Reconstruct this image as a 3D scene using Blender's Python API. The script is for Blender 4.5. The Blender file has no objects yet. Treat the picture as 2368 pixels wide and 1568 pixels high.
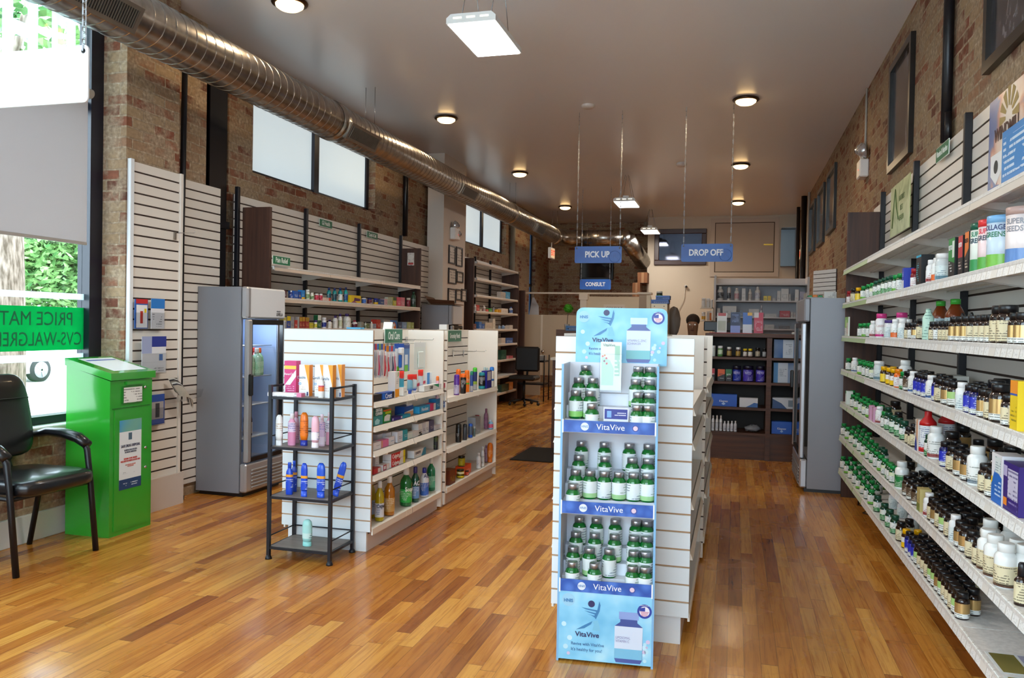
import bpy, math, random
import numpy as np
from mathutils import Matrix, Vector
random.seed(7)
SC = bpy.context.scene
COL = SC.collection
# ------------------------------------------------------------------ camera
CF = 1861.8
YAW, PIT, ROL = -0.26934868, -0.01591517, 0.01837223
CAM = np.array([0, 0, 1.376])
_f = np.array([math.sin(YAW)*math.cos(PIT), math.cos(YAW)*math.cos(PIT), math.sin(PIT)])
_r0 = np.array([math.cos(YAW), -math.sin(YAW), 0]); _u0 = np.cross(_r0, _f)
_r = _r0*math.cos(ROL)+_u0*math.sin(ROL); _u = np.cross(_r, _f)
_M = np.array([_r, _u, _f])
def hit(px, py, ax, v):
    """the point of a real plane (ax = v) that is seen at a pixel of the photograph"""
    d = np.array([(px-1184)/CF, -(py-784)/CF, 1]) @ _M
    i = 'xyz'.index(ax); t = (v-CAM[i])/d[i]
    return CAM+d*t
cd = bpy.data.cameras.new('camera'); cam = bpy.data.objects.new('camera', cd); COL.objects.link(cam)
cd.sensor_width = 36; cd.lens = CF/2368*36; cd.clip_start = .05; cd.clip_end = 300
cam.matrix_world = Matrix(((_r[0], _u[0], -_f[0], 0), (_r[1], _u[1], -_f[1], 0), (_r[2], _u[2], -_f[2], 1.376), (0, 0, 0, 1)))
SC.camera = cam
# ------------------------------------------------------------------ view, world, sun
SC.view_settings.view_transform = 'Standard'; SC.view_settings.look = 'None'
SC.view_settings.gamma = 1; SC.view_settings.use_curve_mapping = False
SC.view_settings.exposure = 0.0
SC.cycles.use_denoising = True
SC.cycles.max_bounces = 7; SC.cycles.diffuse_bounces = 4; SC.cycles.glossy_bounces = 3
SC.cycles.transmission_bounces = 5; SC.cycles.sample_clamp_indirect = 6
SC.cycles.caustics_reflective = False; SC.cycles.caustics_refractive = False
W = bpy.data.worlds.new('sky'); SC.world = W; W.use_nodes = True
WB = W.node_tree.nodes['Background']; WB.inputs[0].default_value = (.71, .86, 1.0, 1); WB.inputs[1].default_value = 9.6
def light(name, kind, loc, rot, energy, color=(1, 1, 1), **kw):
    d = bpy.data.lights.new(name, kind); d.energy = energy; d.color = color
    for k, v in kw.items():
        setattr(d, k, v) if not k.startswith('cy_') else setattr(d.cycles, k[3:], v)
    o = bpy.data.objects.new(name, d); o.location = loc; o.rotation_euler = rot; COL.objects.link(o)
    return o
D2R = math.pi/180
light('sun', 'SUN', (5, 5, 12), (38*D2R, 0, 105*D2R), 3.2, (1, .95, .86), angle=.01)   # high, from behind the building: it lights the street side only
light('street_window_portal', 'AREA', (-1.45, -1.55, 2.05), (-90*D2R, 0, 0), 1, shape='RECTANGLE', size=5.0, size_y=2.9, cy_is_portal=True)
light('left_window_portal', 'AREA', (-4.3, 2.5, 2.1), (0, -90*D2R, 0), 1, shape='RECTANGLE', size=2.9, size_y=4.2, cy_is_portal=True)

# ------------------------------------------------------------------ materials
def lin(h):
    h = h.lstrip('#'); h = h if len(h) == 6 else ''.join(q*2 for q in h); v = [int(h[i:i+2], 16)/255 for i in (0, 2, 4)]
    return tuple(c/12.92 if c <= .04045 else ((c+.055)/1.055)**2.4 for c in v)+(1,)
_MC = {}
def mat(hexc, rough=.5, metal=0, trans=0, spec=.5, emit=0, coat=0, name=None):
    k = (hexc, rough, metal, trans, spec, emit, coat, name)
    if k in _MC: return _MC[k]
    m = bpy.data.materials.new(name or 'paint_'+hexc.lstrip('#')); m.use_nodes = True
    b = m.node_tree.nodes['Principled BSDF']
    b.inputs['Base Color'].default_value = lin(hexc); b.inputs['Roughness'].default_value = rough
    b.inputs['Metallic'].default_value = metal; b.inputs['Specular IOR Level'].default_value = spec
    if trans: b.inputs['Transmission Weight'].default_value = trans
    if coat: b.inputs['Coat Weight'].default_value = coat; b.inputs['Coat Roughness'].default_value = .08
    if emit:
        b.inputs['Emission Color'].default_value = lin(hexc); b.inputs['Emission Strength'].default_value = emit
    _MC[k] = m
    return m
def nodes(name, rough=.5, spec=.5):
    m = bpy.data.materials.new(name); m.use_nodes = True; nt = m.node_tree
    b = nt.nodes['Principled BSDF']; b.inputs['Roughness'].default_value = rough; b.inputs['Specular IOR Level'].default_value = spec
    def N(t, **kw):
        n = nt.nodes.new(t)
        for a, v in kw.items():
            if a.startswith('i_'):
                kk = a[2:]
                n.inputs[int(kk) if kk.isdigit() else kk].default_value = v
            else: setattr(n, a, v)
        return n
    def Lk(a, b_): nt.links.new(a, b_)
    def mth(op, a, b_=None, c=None):
        n = N('ShaderNodeMath', operation=op)
        for i, v in enumerate((a, b_, c)):
            if v is None: continue
            if hasattr(v, 'links'): Lk(v, n.inputs[i])
            else: n.inputs[i].default_value = v
        return n.outputs[0]
    def ramp(fac, stops):
        n = N('ShaderNodeValToRGB'); e = n.color_ramp.elements
        while len(e) < len(stops): e.new(.5)
        for el, (p, c) in zip(e, stops): el.position = p; el.color = lin(c) if isinstance(c, str) else (c, c, c, 1)
        Lk(fac, n.inputs[0]); return n.outputs[0]
    def mix(f, a, b_, mode='MIX'):
        n = N('ShaderNodeMix', data_type='RGBA', blend_type=mode)
        if hasattr(f, 'links'): Lk(f, n.inputs[0])
        else: n.inputs[0].default_value = f
        for i, v in ((6, a), (7, b_)):
            if hasattr(v, 'links'): Lk(v, n.inputs[i])
            else: n.inputs[i].default_value = lin(v) if isinstance(v, str) else v
        return n.outputs[2]
    return m, b, N, Lk, mth, ramp, mix
def brick_mat():
    m, b, N, Lk, mth, ramp, mix = nodes('common_brick', .85, .2)
    g = N('ShaderNodeNewGeometry'); s = N('ShaderNodeSeparateXYZ'); Lk(g.outputs['Position'], s.inputs[0])
    u = mth('ADD', s.outputs[0], s.outputs[1]); v = s.outputs[2]
    c = N('ShaderNodeCombineXYZ'); Lk(u, c.inputs[0]); Lk(v, c.inputs[1])
    wob = N('ShaderNodeTexNoise', i_Scale=9.0, i_Detail=3.0); Lk(c.outputs[0], wob.inputs['Vector'])
    w2 = mix(.0, (0, 0, 0, 1), (0, 0, 0, 1))
    vadd = N('ShaderNodeVectorMath', operation='MULTIPLY_ADD'); Lk(wob.outputs['Color'], vadd.inputs[0])
    vadd.inputs[1].default_value = (.018, .018, 0); Lk(c.outputs[0], vadd.inputs[2])
    br = N('ShaderNodeTexBrick', i_Scale=1.0); br.inputs['Brick Width'].default_value = .215; br.inputs['Row Height'].default_value = .073
    br.inputs['Mortar Size'].default_value = .009; br.inputs['Mortar Smooth'].default_value = .6
    br.inputs['Color1'].default_value = (0, 0, 0, 1); br.inputs['Color2'].default_value = (1, 1, 1, 1); br.inputs['Mortar'].default_value = (.5, .5, .5, 1)
    Lk(vadd.outputs[0], br.inputs['Vector'])
    cb = ramp(br.outputs['Color'], [(0, '#7a4d3b'), (.12, '#8a5440'), (.24, '#9a765c'), (.42, '#a3886a'), (.75, '#a88f70'), (.86, '#93583f'), (1, '#654034')])
    n1 = N('ShaderNodeTexNoise', i_Scale=5.5, i_Detail=5.0, i_Roughness=.65); Lk(c.outputs[0], n1.inputs['Vector'])
    n2 = N('ShaderNodeTexNoise', i_Scale=38.0, i_Detail=4.0); Lk(c.outputs[0], n2.inputs['Vector'])
    smear = ramp(n1.outputs[0], [(.44, 0.0), (.6, .85)])
    mfac = mth('MAXIMUM', br.outputs['Fac'], smear)
    mort = ramp(n2.outputs[0], [(.3, '#94806a'), (.6, '#b19b82'), (.75, '#c6b49e')])
    col = mix(mfac, cb, mort)
    gr = ramp(n2.outputs[0], [(.3, .75), (.7, 1.0)])
    Lk(mix(1.0, col, gr, 'MULTIPLY'), b.inputs['Base Color'])
    bm = N('ShaderNodeBump', i_Strength=.5, i_Distance=.01); Lk(mth('SUBTRACT', mth('MULTIPLY', n2.outputs[0], .5), mfac), bm.inputs['Height']); Lk(bm.outputs[0], b.inputs['Normal'])
    return m
def floor_mat():
    m, b, N, Lk, mth, ramp, mix = nodes('oak_strip_floor', .22, .5)
    g = N('ShaderNodeNewGeometry'); s = N('ShaderNodeSeparateXYZ'); Lk(g.outputs['Position'], s.inputs[0])
    ci = mth('DIVIDE', s.outputs[0], .068); col = mth('FLOOR', ci)
    wn = N('ShaderNodeTexWhiteNoise', noise_dimensions='1D'); Lk(col, wn.inputs['W'])
    yo = mth('DIVIDE', mth('ADD', s.outputs[1], mth('MULTIPLY', wn.outputs[0], 7.3)), mth('ADD', .55, mth('MULTIPLY', wn.outputs[0], .5)))
    row = mth('FLOOR', yo)
    cc = N('ShaderNodeCombineXYZ'); Lk(col, cc.inputs[0]); Lk(row, cc.inputs[1])
    w2 = N('ShaderNodeTexWhiteNoise', noise_dimensions='2D'); Lk(cc.outputs[0], w2.inputs['Vector'])
    base = ramp(w2.outputs[0], [(0, '#93531f'), (.08, '#b06e2b'), (.35, '#c07e34'), (.6, '#cd8e3e'), (.85, '#d79e4b'), (.95, '#b4732c'), (1, '#87491b')])
    # grain
    gv = N('ShaderNodeCombineXYZ'); Lk(mth('MULTIPLY', s.outputs[0], 60.0), gv.inputs[0]); Lk(mth('MULTIPLY', s.outputs[1], 3.0), gv.inputs[1]); Lk(mth('MULTIPLY', w2.outputs[0], 40.0), gv.inputs[2])
    n1 = N('ShaderNodeTexNoise', i_Scale=1.0, i_Detail=6.0, i_Roughness=.65, i_Distortion=.5); Lk(gv.outputs[0], n1.inputs['Vector'])
    grain = ramp(n1.outputs[0], [(.3, '#b98f70'), (.55, '#ffffff')])
    col2 = mix(.75, base, grain, 'MULTIPLY')
    fx = mth('FRACT', ci); fy = mth('FRACT', yo)
    ex = mth('LESS_THAN', mth('MINIMUM', fx, mth('SUBTRACT', 1.0, fx)), .016)
    ey = mth('LESS_THAN', mth('MINIMUM', fy, mth('SUBTRACT', 1.0, fy)), .0025)
    gap = mth('MULTIPLY', mth('MAXIMUM', ex, ey), .55)
    Lk(mix(gap, col2, '#2c1408'), b.inputs['Base Color'])
    n3 = N('ShaderNodeTexNoise', i_Scale=2.2, i_Detail=3.0); Lk(g.outputs['Position'], n3.inputs['Vector'])
    rr = N('ShaderNodeMapRange', i_1=.3, i_2=.7, i_3=.16, i_4=.34); Lk(n3.outputs[0], rr.inputs[0]); Lk(rr.outputs[0], b.inputs['Roughness'])
    bm = N('ShaderNodeBump', i_Strength=.25, i_Distance=.004)
    Lk(mth('SUBTRACT', mth('MULTIPLY', w2.outputs[0], .25), gap), bm.inputs['Height']); Lk(bm.outputs[0], b.inputs['Normal'])
    return m
def wood_mat(name, c1, c2, axis='z', rough=.45):
    m, b, N, Lk, mth, ramp, mix = nodes(name, rough, .4)
    g = N('ShaderNodeNewGeometry'); mp = N('ShaderNodeMapping'); mp.inputs['Scale'].default_value = (30, 30, 1.5) if axis == 'z' else (1.5, 30, 30)
    Lk(g.outputs['Position'], mp.inputs[0]); n = N('ShaderNodeTexNoise', i_Scale=1.0, i_Detail=5.0, i_Roughness=.6); Lk(mp.outputs[0], n.inputs['Vector'])
    Lk(ramp(n.outputs[0], [(.3, c1), (.7, c2)]), b.inputs['Base Color']); return m
def speckle_mat(name, c1, c2, scale=400, rough=.5, metal=0):
    m, b, N, Lk, mth, ramp, mix = nodes(name, rough, .5); b.inputs['Metallic'].default_value = metal
    g = N('ShaderNodeTexCoord'); n = N('ShaderNodeTexNoise', i_Scale=float(scale), i_Detail=2.0); Lk(g.outputs['Object'], n.inputs['Vector'])
    Lk(ramp(n.outputs[0], [(.35, c1), (.65, c2)]), b.inputs['Base Color']); return m
def tag_mat(name, base, ink, paper, pitch=.062, fill=.8):
    """shelf channel carrying a row of printed price tags (runs along y)"""
    m, b, N, Lk, mth, ramp, mix = nodes(name, .35, .5)
    g = N('ShaderNodeNewGeometry'); s = N('ShaderNodeSeparateXYZ'); Lk(g.outputs['Position'], s.inputs[0])
    t = mth('DIVIDE', s.outputs[1], pitch); fr = mth('FRACT', t); cell = mth('FLOOR', t)
    wn = N('ShaderNodeTexWhiteNoise', noise_dimensions='1D'); Lk(cell, wn.inputs['W'])
    has = mth('MULTIPLY', mth('LESS_THAN', wn.outputs[0], fill), mth('LESS_THAN', mth('ABSOLUTE', mth('SUBTRACT', fr, .5)), .42))
    edge = mth('MULTIPLY', mth('MULTIPLY', mth('LESS_THAN', mth('ABSOLUTE', mth('SUBTRACT', fr, .93)), .028), .6), mth('LESS_THAN', wn.outputs[0], fill))
    n = N('ShaderNodeTexNoise', i_Scale=170.0, i_Detail=2.0); Lk(g.outputs['Position'], n.inputs['Vector'])
    inkf = mth('MULTIPLY', mth('GREATER_THAN', n.outputs[0], .57), mth('LESS_THAN', mth('ABSOLUTE', mth('SUBTRACT', fr, .5)), .3))
    c = mix(has, base, mix(mth('MULTIPLY', inkf, .28), paper, ink))
    Lk(mix(edge, c, '#5c5650'), b.inputs['Base Color']); return m
def label_mat(base, ink='#555555', scale=1.0, dens=.55, rough=.4, name='printed_label'):
    """paper label with lines of small unreadable print"""
    k = ('lab', base, ink, scale, dens)
    if k in _MC: return _MC[k]
    m, b, N, Lk, mth, ramp, mix = nodes(name, rough, .5)
    g = N('ShaderNodeTexCoord'); s = N('ShaderNodeSeparateXYZ'); Lk(g.outputs['Object'], s.inputs[0])
    line = mth('LESS_THAN', mth('FRACT', mth('MULTIPLY', s.outputs[2], 115.0*scale)), .42)
    mp = N('ShaderNodeMapping'); mp.inputs['Scale'].default_value = (210*scale, 210*scale, 45*scale); Lk(g.outputs['Object'], mp.inputs[0])
    n = N('ShaderNodeTexNoise', i_Scale=1.0, i_Detail=1.0); Lk(mp.outputs[0], n.inputs['Vector'])
    n2 = N('ShaderNodeTexNoise', i_Scale=28.0*scale, i_Detail=0.0); Lk(g.outputs['Object'], n2.inputs['Vector'])
    f = mth('MULTIPLY', mth('MULTIPLY', line, mth('GREATER_THAN', n.outputs[0], dens-.08)), mth('GREATER_THAN', n2.outputs[0], .47))
    Lk(mix(mth('MULTIPLY', f, .75), base, ink), b.inputs['Base Color']); _MC[k] = m
    return m
BRICK = brick_mat(); OAK = floor_mat()
WALNUT = wood_mat('dark_walnut_laminate', '#35211a', '#523428'); COUNTER = wood_mat('dark_stained_wood', '#3f2316', '#5e3823', 'x')
MAPLE = mat('#efe7dc', .35); WHITE = mat('#f2f2f0', .32); CREAM = mat('#e6dccb', .5); CREAMW = mat('#cbbca6', .6)
GROOVE = mat('#b08a68', .8); DGROOVE = mat('#3a2a22', .8); BLACK = mat('#0d0d10', .4); MBLACK = mat('#16151a', .35, .3)
CHROME = mat('#c8c8c8', .15, 1); STEEL = mat('#9a9a9c', .35, 1); CLEAR = mat('#ffffff', .03, 0, 1)
CEILING = mat('#ebebee', .28, spec=.7, name='ceiling_paint'); GREYP = speckle_mat('grey_hammered_paint', '#6f7078', '#8a8b92', 500, .45)
PLASTER = mat('#d9cbbd', .7)
# ------------------------------------------------------------------ geometry collector
class MB:
    def __init__(s): s.v = []; s.f = []; s.mi = []; s.sm = []
    def add(s, vs, fs, mi=0, smooth=False):
        o = len(s.v); s.v += [tuple(map(float, v)) for v in vs]
        for f in fs: s.f.append([i+o for i in f]); s.mi.append(mi); s.sm.append(smooth)
        return s
    def box(s, x0, x1, y0, y1, z0, z1, mi=0):
        v = [(x0, y0, z0), (x1, y0, z0), (x1, y1, z0), (x0, y1, z0), (x0, y0, z1), (x1, y0, z1), (x1, y1, z1), (x0, y1, z1)]
        return s.add(v, [(0, 3, 2, 1), (4, 5, 6, 7), (0, 1, 5, 4), (1, 2, 6, 5), (2, 3, 7, 6), (3, 0, 4, 7)], mi)
    def bbox(s, x0, x1, y0, y1, z0, z1, b=.003, mi=0):
        """box with chamfered vertical and horizontal edges"""
        if x0 > x1: x0, x1 = x1, x0
        if y0 > y1: y0, y1 = y1, y0
        b = min(b, (x1-x0)*.45, (y1-y0)*.45, (z1-z0)*.45)
        vs = []
        for z, i in ((z0, b), (z0+b, 0), (z1-b, 0), (z1, b)):
            c = b
            for x, y in ((x0+c+i*0, y0+i), (x1-c, y0+i), (x1-i, y0+c), (x1-i, y1-c), (x1-c, y1-i), (x0+c, y1-i), (x0+i, y1-c), (x0+i, y0+c)):
                vs.append((x, y, z))
        fs = [list(range(7, -1, -1)), list(range(24, 32))]
        for k in range(3):
            for j in range(8): fs.append((k*8+j, k*8+(j+1) % 8, (k+1)*8+(j+1) % 8, (k+1)*8+j))
        return s.add(vs, fs, mi)
    def lathe(s, prof, n=16, mi=0, c=(0, 0, 0), sy=1, smooth=True, cap=True):
        vs = []
        for r, z in prof:
            for j in range(n):
                a = 2*math.pi*j/n; vs.append((c[0]+r*math.cos(a), c[1]+sy*r*math.sin(a), c[2]+z))
        fs = [(k*n+j, k*n+(j+1) % n, (k+1)*n+(j+1) % n, (k+1)*n+j) for k in range(len(prof)-1) for j in range(n)]
        s.add(vs, fs, mi, smooth)
        if cap:
            o = len(s.v)-len(vs)
            for idx in (list(range(n-1, -1, -1)), list(range((len(prof)-1)*n, len(prof)*n))):
                s.f.append([i+o for i in idx]); s.mi.append(mi); s.sm.append(False)
        return s
    def tube(s, pts, r, n=8, mi=0, closed=False, smooth=True):
        pts = [Vector(p) for p in pts]; N = len(pts); rr = r if isinstance(r, (list, tuple)) else [r]*N
        vs = []; up = None
        for i, p in enumerate(pts):
            if closed: t = pts[(i+1) % N]-pts[i-1]
            else: t = pts[min(i+1, N-1)]-pts[max(i-1, 0)]
            t.normalize()
            if up is None: up = Vector((0, 0, 1)) if abs(t.z) < .9 else Vector((1, 0, 0))
            a = t.cross(up); a.normalize(); b = a.cross(t); b.normalize(); up = b
            for j in range(n):
                w = 2*math.pi*j/n; vs.append(p+a*math.cos(w)*rr[i]+b*math.sin(w)*rr[i])
        fs = []
        for k in range(N if closed else N-1):
            k2 = (k+1) % N
            for j in range(n): fs.append((k*n+j, k*n+(j+1) % n, k2*n+(j+1) % n, k2*n+j))
        if not closed: fs += [list(range(n-1, -1, -1)), list(range((N-1)*n, N*n))]
        return s.add(vs, fs, mi, smooth)
    def bar(s, p, q, w, mi=0):  # square bar between two points
        p = Vector(p); q = Vector(q); t = (q-p).normalized(); up = Vector((0, 0, 1)) if abs(t.z) < .9 else Vector((0, 1, 0))
        a = t.cross(up).normalized()*w/2; b = a.cross(t).normalized()*w/2
        vs = [e+x for e in (p, q) for x in (-a-b, a-b, a+b, -a+b)]
        return s.add(vs, [(0, 3, 2, 1), (4, 5, 6, 7), (0, 1, 5, 4), (1, 2, 6, 5), (2, 3, 7, 6), (3, 0, 4, 7)], mi)
    def prism(s, poly, a0, a1, ax='x', mi=0, smooth=False):
        """polygon extruded along an axis; poly in the two other axes, in xyz order"""
        def P(u, v, w): return {'x': (w, u, v), 'y': (u, w, v), 'z': (u, v, w)}[ax]
        n = len(poly); vs = [P(u, v, a0) for u, v in poly]+[P(u, v, a1) for u, v in poly]
        s.add(vs, [list(range(n-1, -1, -1)), list(range(n, 2*n))]+[(i, (i+1) % n, n+(i+1) % n, n+i) for i in range(n)], mi, smooth)
        return s
    def quad(s, a, b, c, d, mi=0): return s.add([a, b, c, d], [(0, 1, 2, 3)], mi)
    def ball(s, c, r, n=12, mi=0, sc=(1, 1, 1)):
        prof = [(max(.0001, math.cos(-math.pi/2+math.pi*k/(n//2))), math.sin(-math.pi/2+math.pi*k/(n//2))) for k in range(n//2+1)]
        vs = [(c[0]+r*sc[0]*q*math.cos(2*math.pi*j/n), c[1]+r*sc[1]*q*math.sin(2*math.pi*j/n), c[2]+r*sc[2]*z) for q, z in prof for j in range(n)]
        return s.add(vs, [(k*n+j, k*n+(j+1) % n, (k+1)*n+(j+1) % n, (k+1)*n+j) for k in range(len(prof)-1) for j in range(n)], mi, True)
    def mesh(s, name, mats):
        me = bpy.data.meshes.new(name); me.from_pydata(s.v, [], s.f)
        for m in (mats if isinstance(mats, (list, tuple)) else [mats]): me.materials.append(m)
        me.polygons.foreach_set('material_index', s.mi); me.polygons.foreach_set('use_smooth', s.sm); me.update()
        import bmesh
        bm = bmesh.new(); bm.from_mesh(me); bmesh.ops.recalc_face_normals(bm, faces=bm.faces); bm.to_mesh(me); bm.free()
        return me
    def build(s, name, mats, parent=None, loc=None, rot=None, **tags):
        return link(name, s.mesh(name, mats), parent, loc, rot, **tags)
def link(name, me, parent=None, loc=None, rot=None, **tags):
    o = bpy.data.objects.new(name, me); COL.objects.link(o)
    if parent: o.parent = parent
    if loc is not None: o.location = loc
    if rot is not None: o.rotation_euler = rot if isinstance(rot, tuple) else (0, 0, rot)
    for k, v in tags.items(): o[k] = v
    return o
def thing(name, label, category, loc=(0, 0, 0), rz=0, group=None, rot=None):
    o = bpy.data.objects.new(name, None); COL.objects.link(o); o.empty_display_size = .1
    o.location = loc; o.rotation_euler = rot or (0, 0, rz); o['label'] = label; o['category'] = category
    if group: o['group'] = group
    return o
def struct(mb, name, m): return mb.build(name, m, kind='structure')
_TC = {}
def text_mesh(t, size=.05, sx=1.0, align='CENTER', ext=.0004, m=None, mirror=False, bold=0, rows=1.0):
    k = (t, size, sx, align, ext, m.name, mirror, bold)
    if k in _TC: return _TC[k]
    cu = bpy.data.curves.new('lettering', 'FONT'); cu.body = t; cu.size = size; cu.align_x = align; cu.align_y = 'CENTER'
    cu.extrude = ext; cu.offset = bold; cu.space_line = rows; cu.resolution_u = 3; cu.fill_mode = 'BOTH'
    ob = bpy.data.objects.new('lettering', cu)
    me = bpy.data.meshes.new_from_object(ob); bpy.data.objects.remove(ob); bpy.data.curves.remove(cu)
    s = -1 if mirror else 1
    me.transform(Matrix(((s*sx, 0, 0, 0), (0, 0, -1, 0), (0, 1, 0, 0), (0, 0, 0, 1))))
    me.name = 'lettering'; me.materials.clear(); me.materials.append(m); _TC[k] = me
    return me
def text(t, parent, loc, m, size=.05, rot=None, name='lettering', **kw):
    """lettering standing in local xz, facing local -y"""
    return link(name, text_mesh(t, size, m=m, **kw), parent, loc, rot)
def disc(mb, x, z, r, y, mi=0, n=20, sx=1):
    mb.add([(x+sx*r*math.cos(2*math.pi*j/n), y, z+r*math.sin(2*math.pi*j/n)) for j in range(n)], [list(range(n))], mi); return mb
def rect(mb, x0, x1, z0, z1, y, mi=0):  # printed patch facing local -y
    return mb.quad((x0, y, z0), (x1, y, z0), (x1, y, z1), (x0, y, z1), mi)
def slat_mesh(w, h, pitch=.0727, gap=.012, top_first=None, board=None, groove=None, th=.018, name='slat_panel'):
    mb = MB(); mb.box(0, w, .006, th, 0, h, 1)
    z = h; first = top_first if top_first else pitch
    z1 = h; z0 = h-first+gap
    while z1 > 0:
        mb.box(0, w, 0, .006, max(z0, 0), z1, 0); z1 = z0-gap; z0 = z1-pitch+gap
    return mb.mesh(name, [board or MAPLE, groove or DGROOVE])
# ================================================================== the room
H = 3.75; YF = -1.6; YB = 18.1; XL = -4.15; XR = 1.20; YP = 17.35
struct(MB().box(-4.6, 1.5, YF, YB+.3, -.1, 0), 'floor', OAK)
struct(MB().box(-4.6, 1.5, YF-.2, YB+.3, H, H+.15), 'ceiling', CEILING)
struct(MB().box(XR, XR+.25, YF, YB+.3, 0, H), 'wall_right', BRICK)
# left wall: piers, niche, window openings
mb = MB()
mb.box(-4.5, XL, YF, 4.6, 0, .68); mb.box(-4.5, XL, YF, 4.6, 3.55, H); mb.box(-4.5, XL, YF, .3, .68, 3.55)
mb.box(-4.34, -4.02, 4.6, 5.14, 0, H); mb.box(-4.34, -4.125, 5.14, 5.6, 0, H); mb.box(-4.6, -4.32, 5.6, 6.0, 0, H)
def wall_open(y0, y1, holes, x=-4.2):
    y = y0
    for a, b, z0, z1 in holes:
        mb.box(-4.5, x, y, a, 0, H); mb.box(-4.5, x, a, b, 0, z0); mb.box(-4.5, x, a, b, z1, H); y = b
    mb.box(-4.5, x, y, y1, 0, H)
wall_open(6.0, 15.0, [(6.36, 8.91, 2.715, 3.50), (12.3, 14.66, 2.715, 3.50)])
mb.box(-4.5, -4.15, 15.0, 16.3, 0, H); mb.box(-4.5, -4.15, 16.3, 16.8, 0, 1.0); mb.box(-4.5, -4.15, 16.3, 16.8, 3.5, H); mb.box(-4.5, -4.15, 16.8, YB+.3, 0, H)
struct(mb, 'wall_left', BRICK)
struct(MB().box(-4.15, XR, YB, YB+.3, 0, H), 'wall_back', BRICK)
mb = MB()
for a in ((-4.6, -3.95, 0, H), (1.05, 1.5, 0, H)): mb.box(a[0], a[1], YF-.2, YF, a[2], a[3])
mb.box(-3.95, 1.05, YF-.2, YF, 0, .6); mb.box(-3.95, 1.05, YF-.2, YF, 3.5, H)
struct(mb, 'wall_front', BRICK)
# plaster partition closing the stock room at the back, and the boxed column on the left
struct(MB().box(-1.825, XR, YP, YP+.15, 0, H), 'wall_partition', CREAMW)
struct(MB().box(-4.15, -3.91, 10.5, 11.43, 0, H), 'wall_column', PLASTER)
# windows
FRAME = mat('#131625', .35)
GL = mat('#ffffff', .0, 0, 1, name='window_glass')
def glass_fast(name, tint=(1, 1, 1, 1)):
    m = bpy.data.materials.new(name); m.use_nodes = True; nt = m.node_tree; nt.nodes.remove(nt.nodes['Principled BSDF'])
    t = nt.nodes.new('ShaderNodeBsdfTransparent'); t.inputs[0].default_value = tint
    g = nt.nodes.new('ShaderNodeBsdfGlossy'); g.inputs['Roughness'].default_value = .02
    lw = nt.nodes.new('ShaderNodeLayerWeight'); f = nt.nodes.new('ShaderNodeMath'); f.operation = 'POWER'; f.inputs[1].default_value = 4; nt.links.new(lw.outputs['Facing'], f.inputs[0])
    f2 = nt.nodes.new('ShaderNodeMath'); f2.operation = 'MULTIPLY_ADD'; f2.inputs[1].default_value = .7; f2.inputs[2].default_value = .035; nt.links.new(f.outputs[0], f2.inputs[0]); mx = nt.nodes.new('ShaderNodeMixShader')
    nt.links.new(f2.outputs[0], mx.inputs[0]); nt.links.new(t.outputs[0], mx.inputs[1]); nt.links.new(g.outputs[0], mx.inputs[2])
    nt.links.new(mx.outputs[0], nt.nodes['Material Output'].inputs[0]); return m
PANE = glass_fast('clear_pane', (.96, .98, .97, 1)); PLASTICWRAP = glass_fast('clear_plastic', (.93, .94, .95, 1))
def translucent(name, c, mixf=.0, transp=0):
    m = bpy.data.materials.new(name); m.use_nodes = True; nt = m.node_tree; b = nt.nodes['Principled BSDF']
    b.inputs['Base Color'].default_value = lin(c); b.inputs['Roughness'].default_value = .6; b.inputs['Specular IOR Level'].default_value = .2
    t = nt.nodes.new('ShaderNodeBsdfTranslucent'); t.inputs[0].default_value = lin(c); mx = nt.nodes.new('ShaderNodeMixShader'); mx.inputs[0].default_value = mixf
    nt.links.new(b.outputs[0], mx.inputs[1]); nt.links.new(t.outputs[0], mx.inputs[2]); out = mx
    if transp:
        tp = nt.nodes.new('ShaderNodeBsdfTransparent'); tp.inputs[0].default_value = lin(c); m2 = nt.nodes.new('ShaderNodeMixShader'); m2.inputs[0].default_value = transp
        nt.links.new(out.outputs[0], m2.inputs[1]); nt.links.new(tp.outputs[0], m2.inputs[2]); out = m2
    nt.links.new(out.outputs[0], nt.nodes['Material Output'].inputs[0]); return m
FROST = mat('#c9d8de', .6, emit=.78, name='daylit_frosted_glass')
def upper_window(name, y0, y1, ym, z0=2.715, z1=3.50, x=-4.30):
    mb = MB(); mb.box(x-.03, x+.015, y0-.1, y1+.1, z0-.12, z0+.045); mb.box(x-.03, x+.015, y0, y1, z1-.04, z1+.1)
    mb.box(x-.03, x+.015, y1-.07, y1+.1, z0, z1); mb.box(x-.03, x+.03, ym-.05, ym+.05, z0, z1); mb.box(x-.03, x+.015, y0-.1, y0+.02, z0, z1)
    f = mb.build(name, FRAME, kind='structure')
    for a, b in ((y0, ym-.05), (ym+.05, y1-.07)): MB().box(x-.012, x-.006, a, b, z0+.03, z1).build('window_pane', FROST, f)
upper_window('window_2', 6.36, 8.91, 7.63); upper_window('window_3', 12.3, 14.66, 13.4)
mb = MB()
for y in (16.32, 16.55, 16.78): mb.box(-4.28, -4.22, y-.02, y+.02, 1, 3.5)
for z in (1.02, 2.25, 3.48): mb.box(-4.28, -4.22, 16.3, 16.8, z-.03, z+.03)
f = mb.build('window_4', FRAME, kind='structure'); MB().box(-4.255, -4.25, 16.3, 16.8, 1, 3.5).build('window_pane', mat('#3f6a96', .2, emit=.35, name='dusky_daylit_glass'), f)
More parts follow.
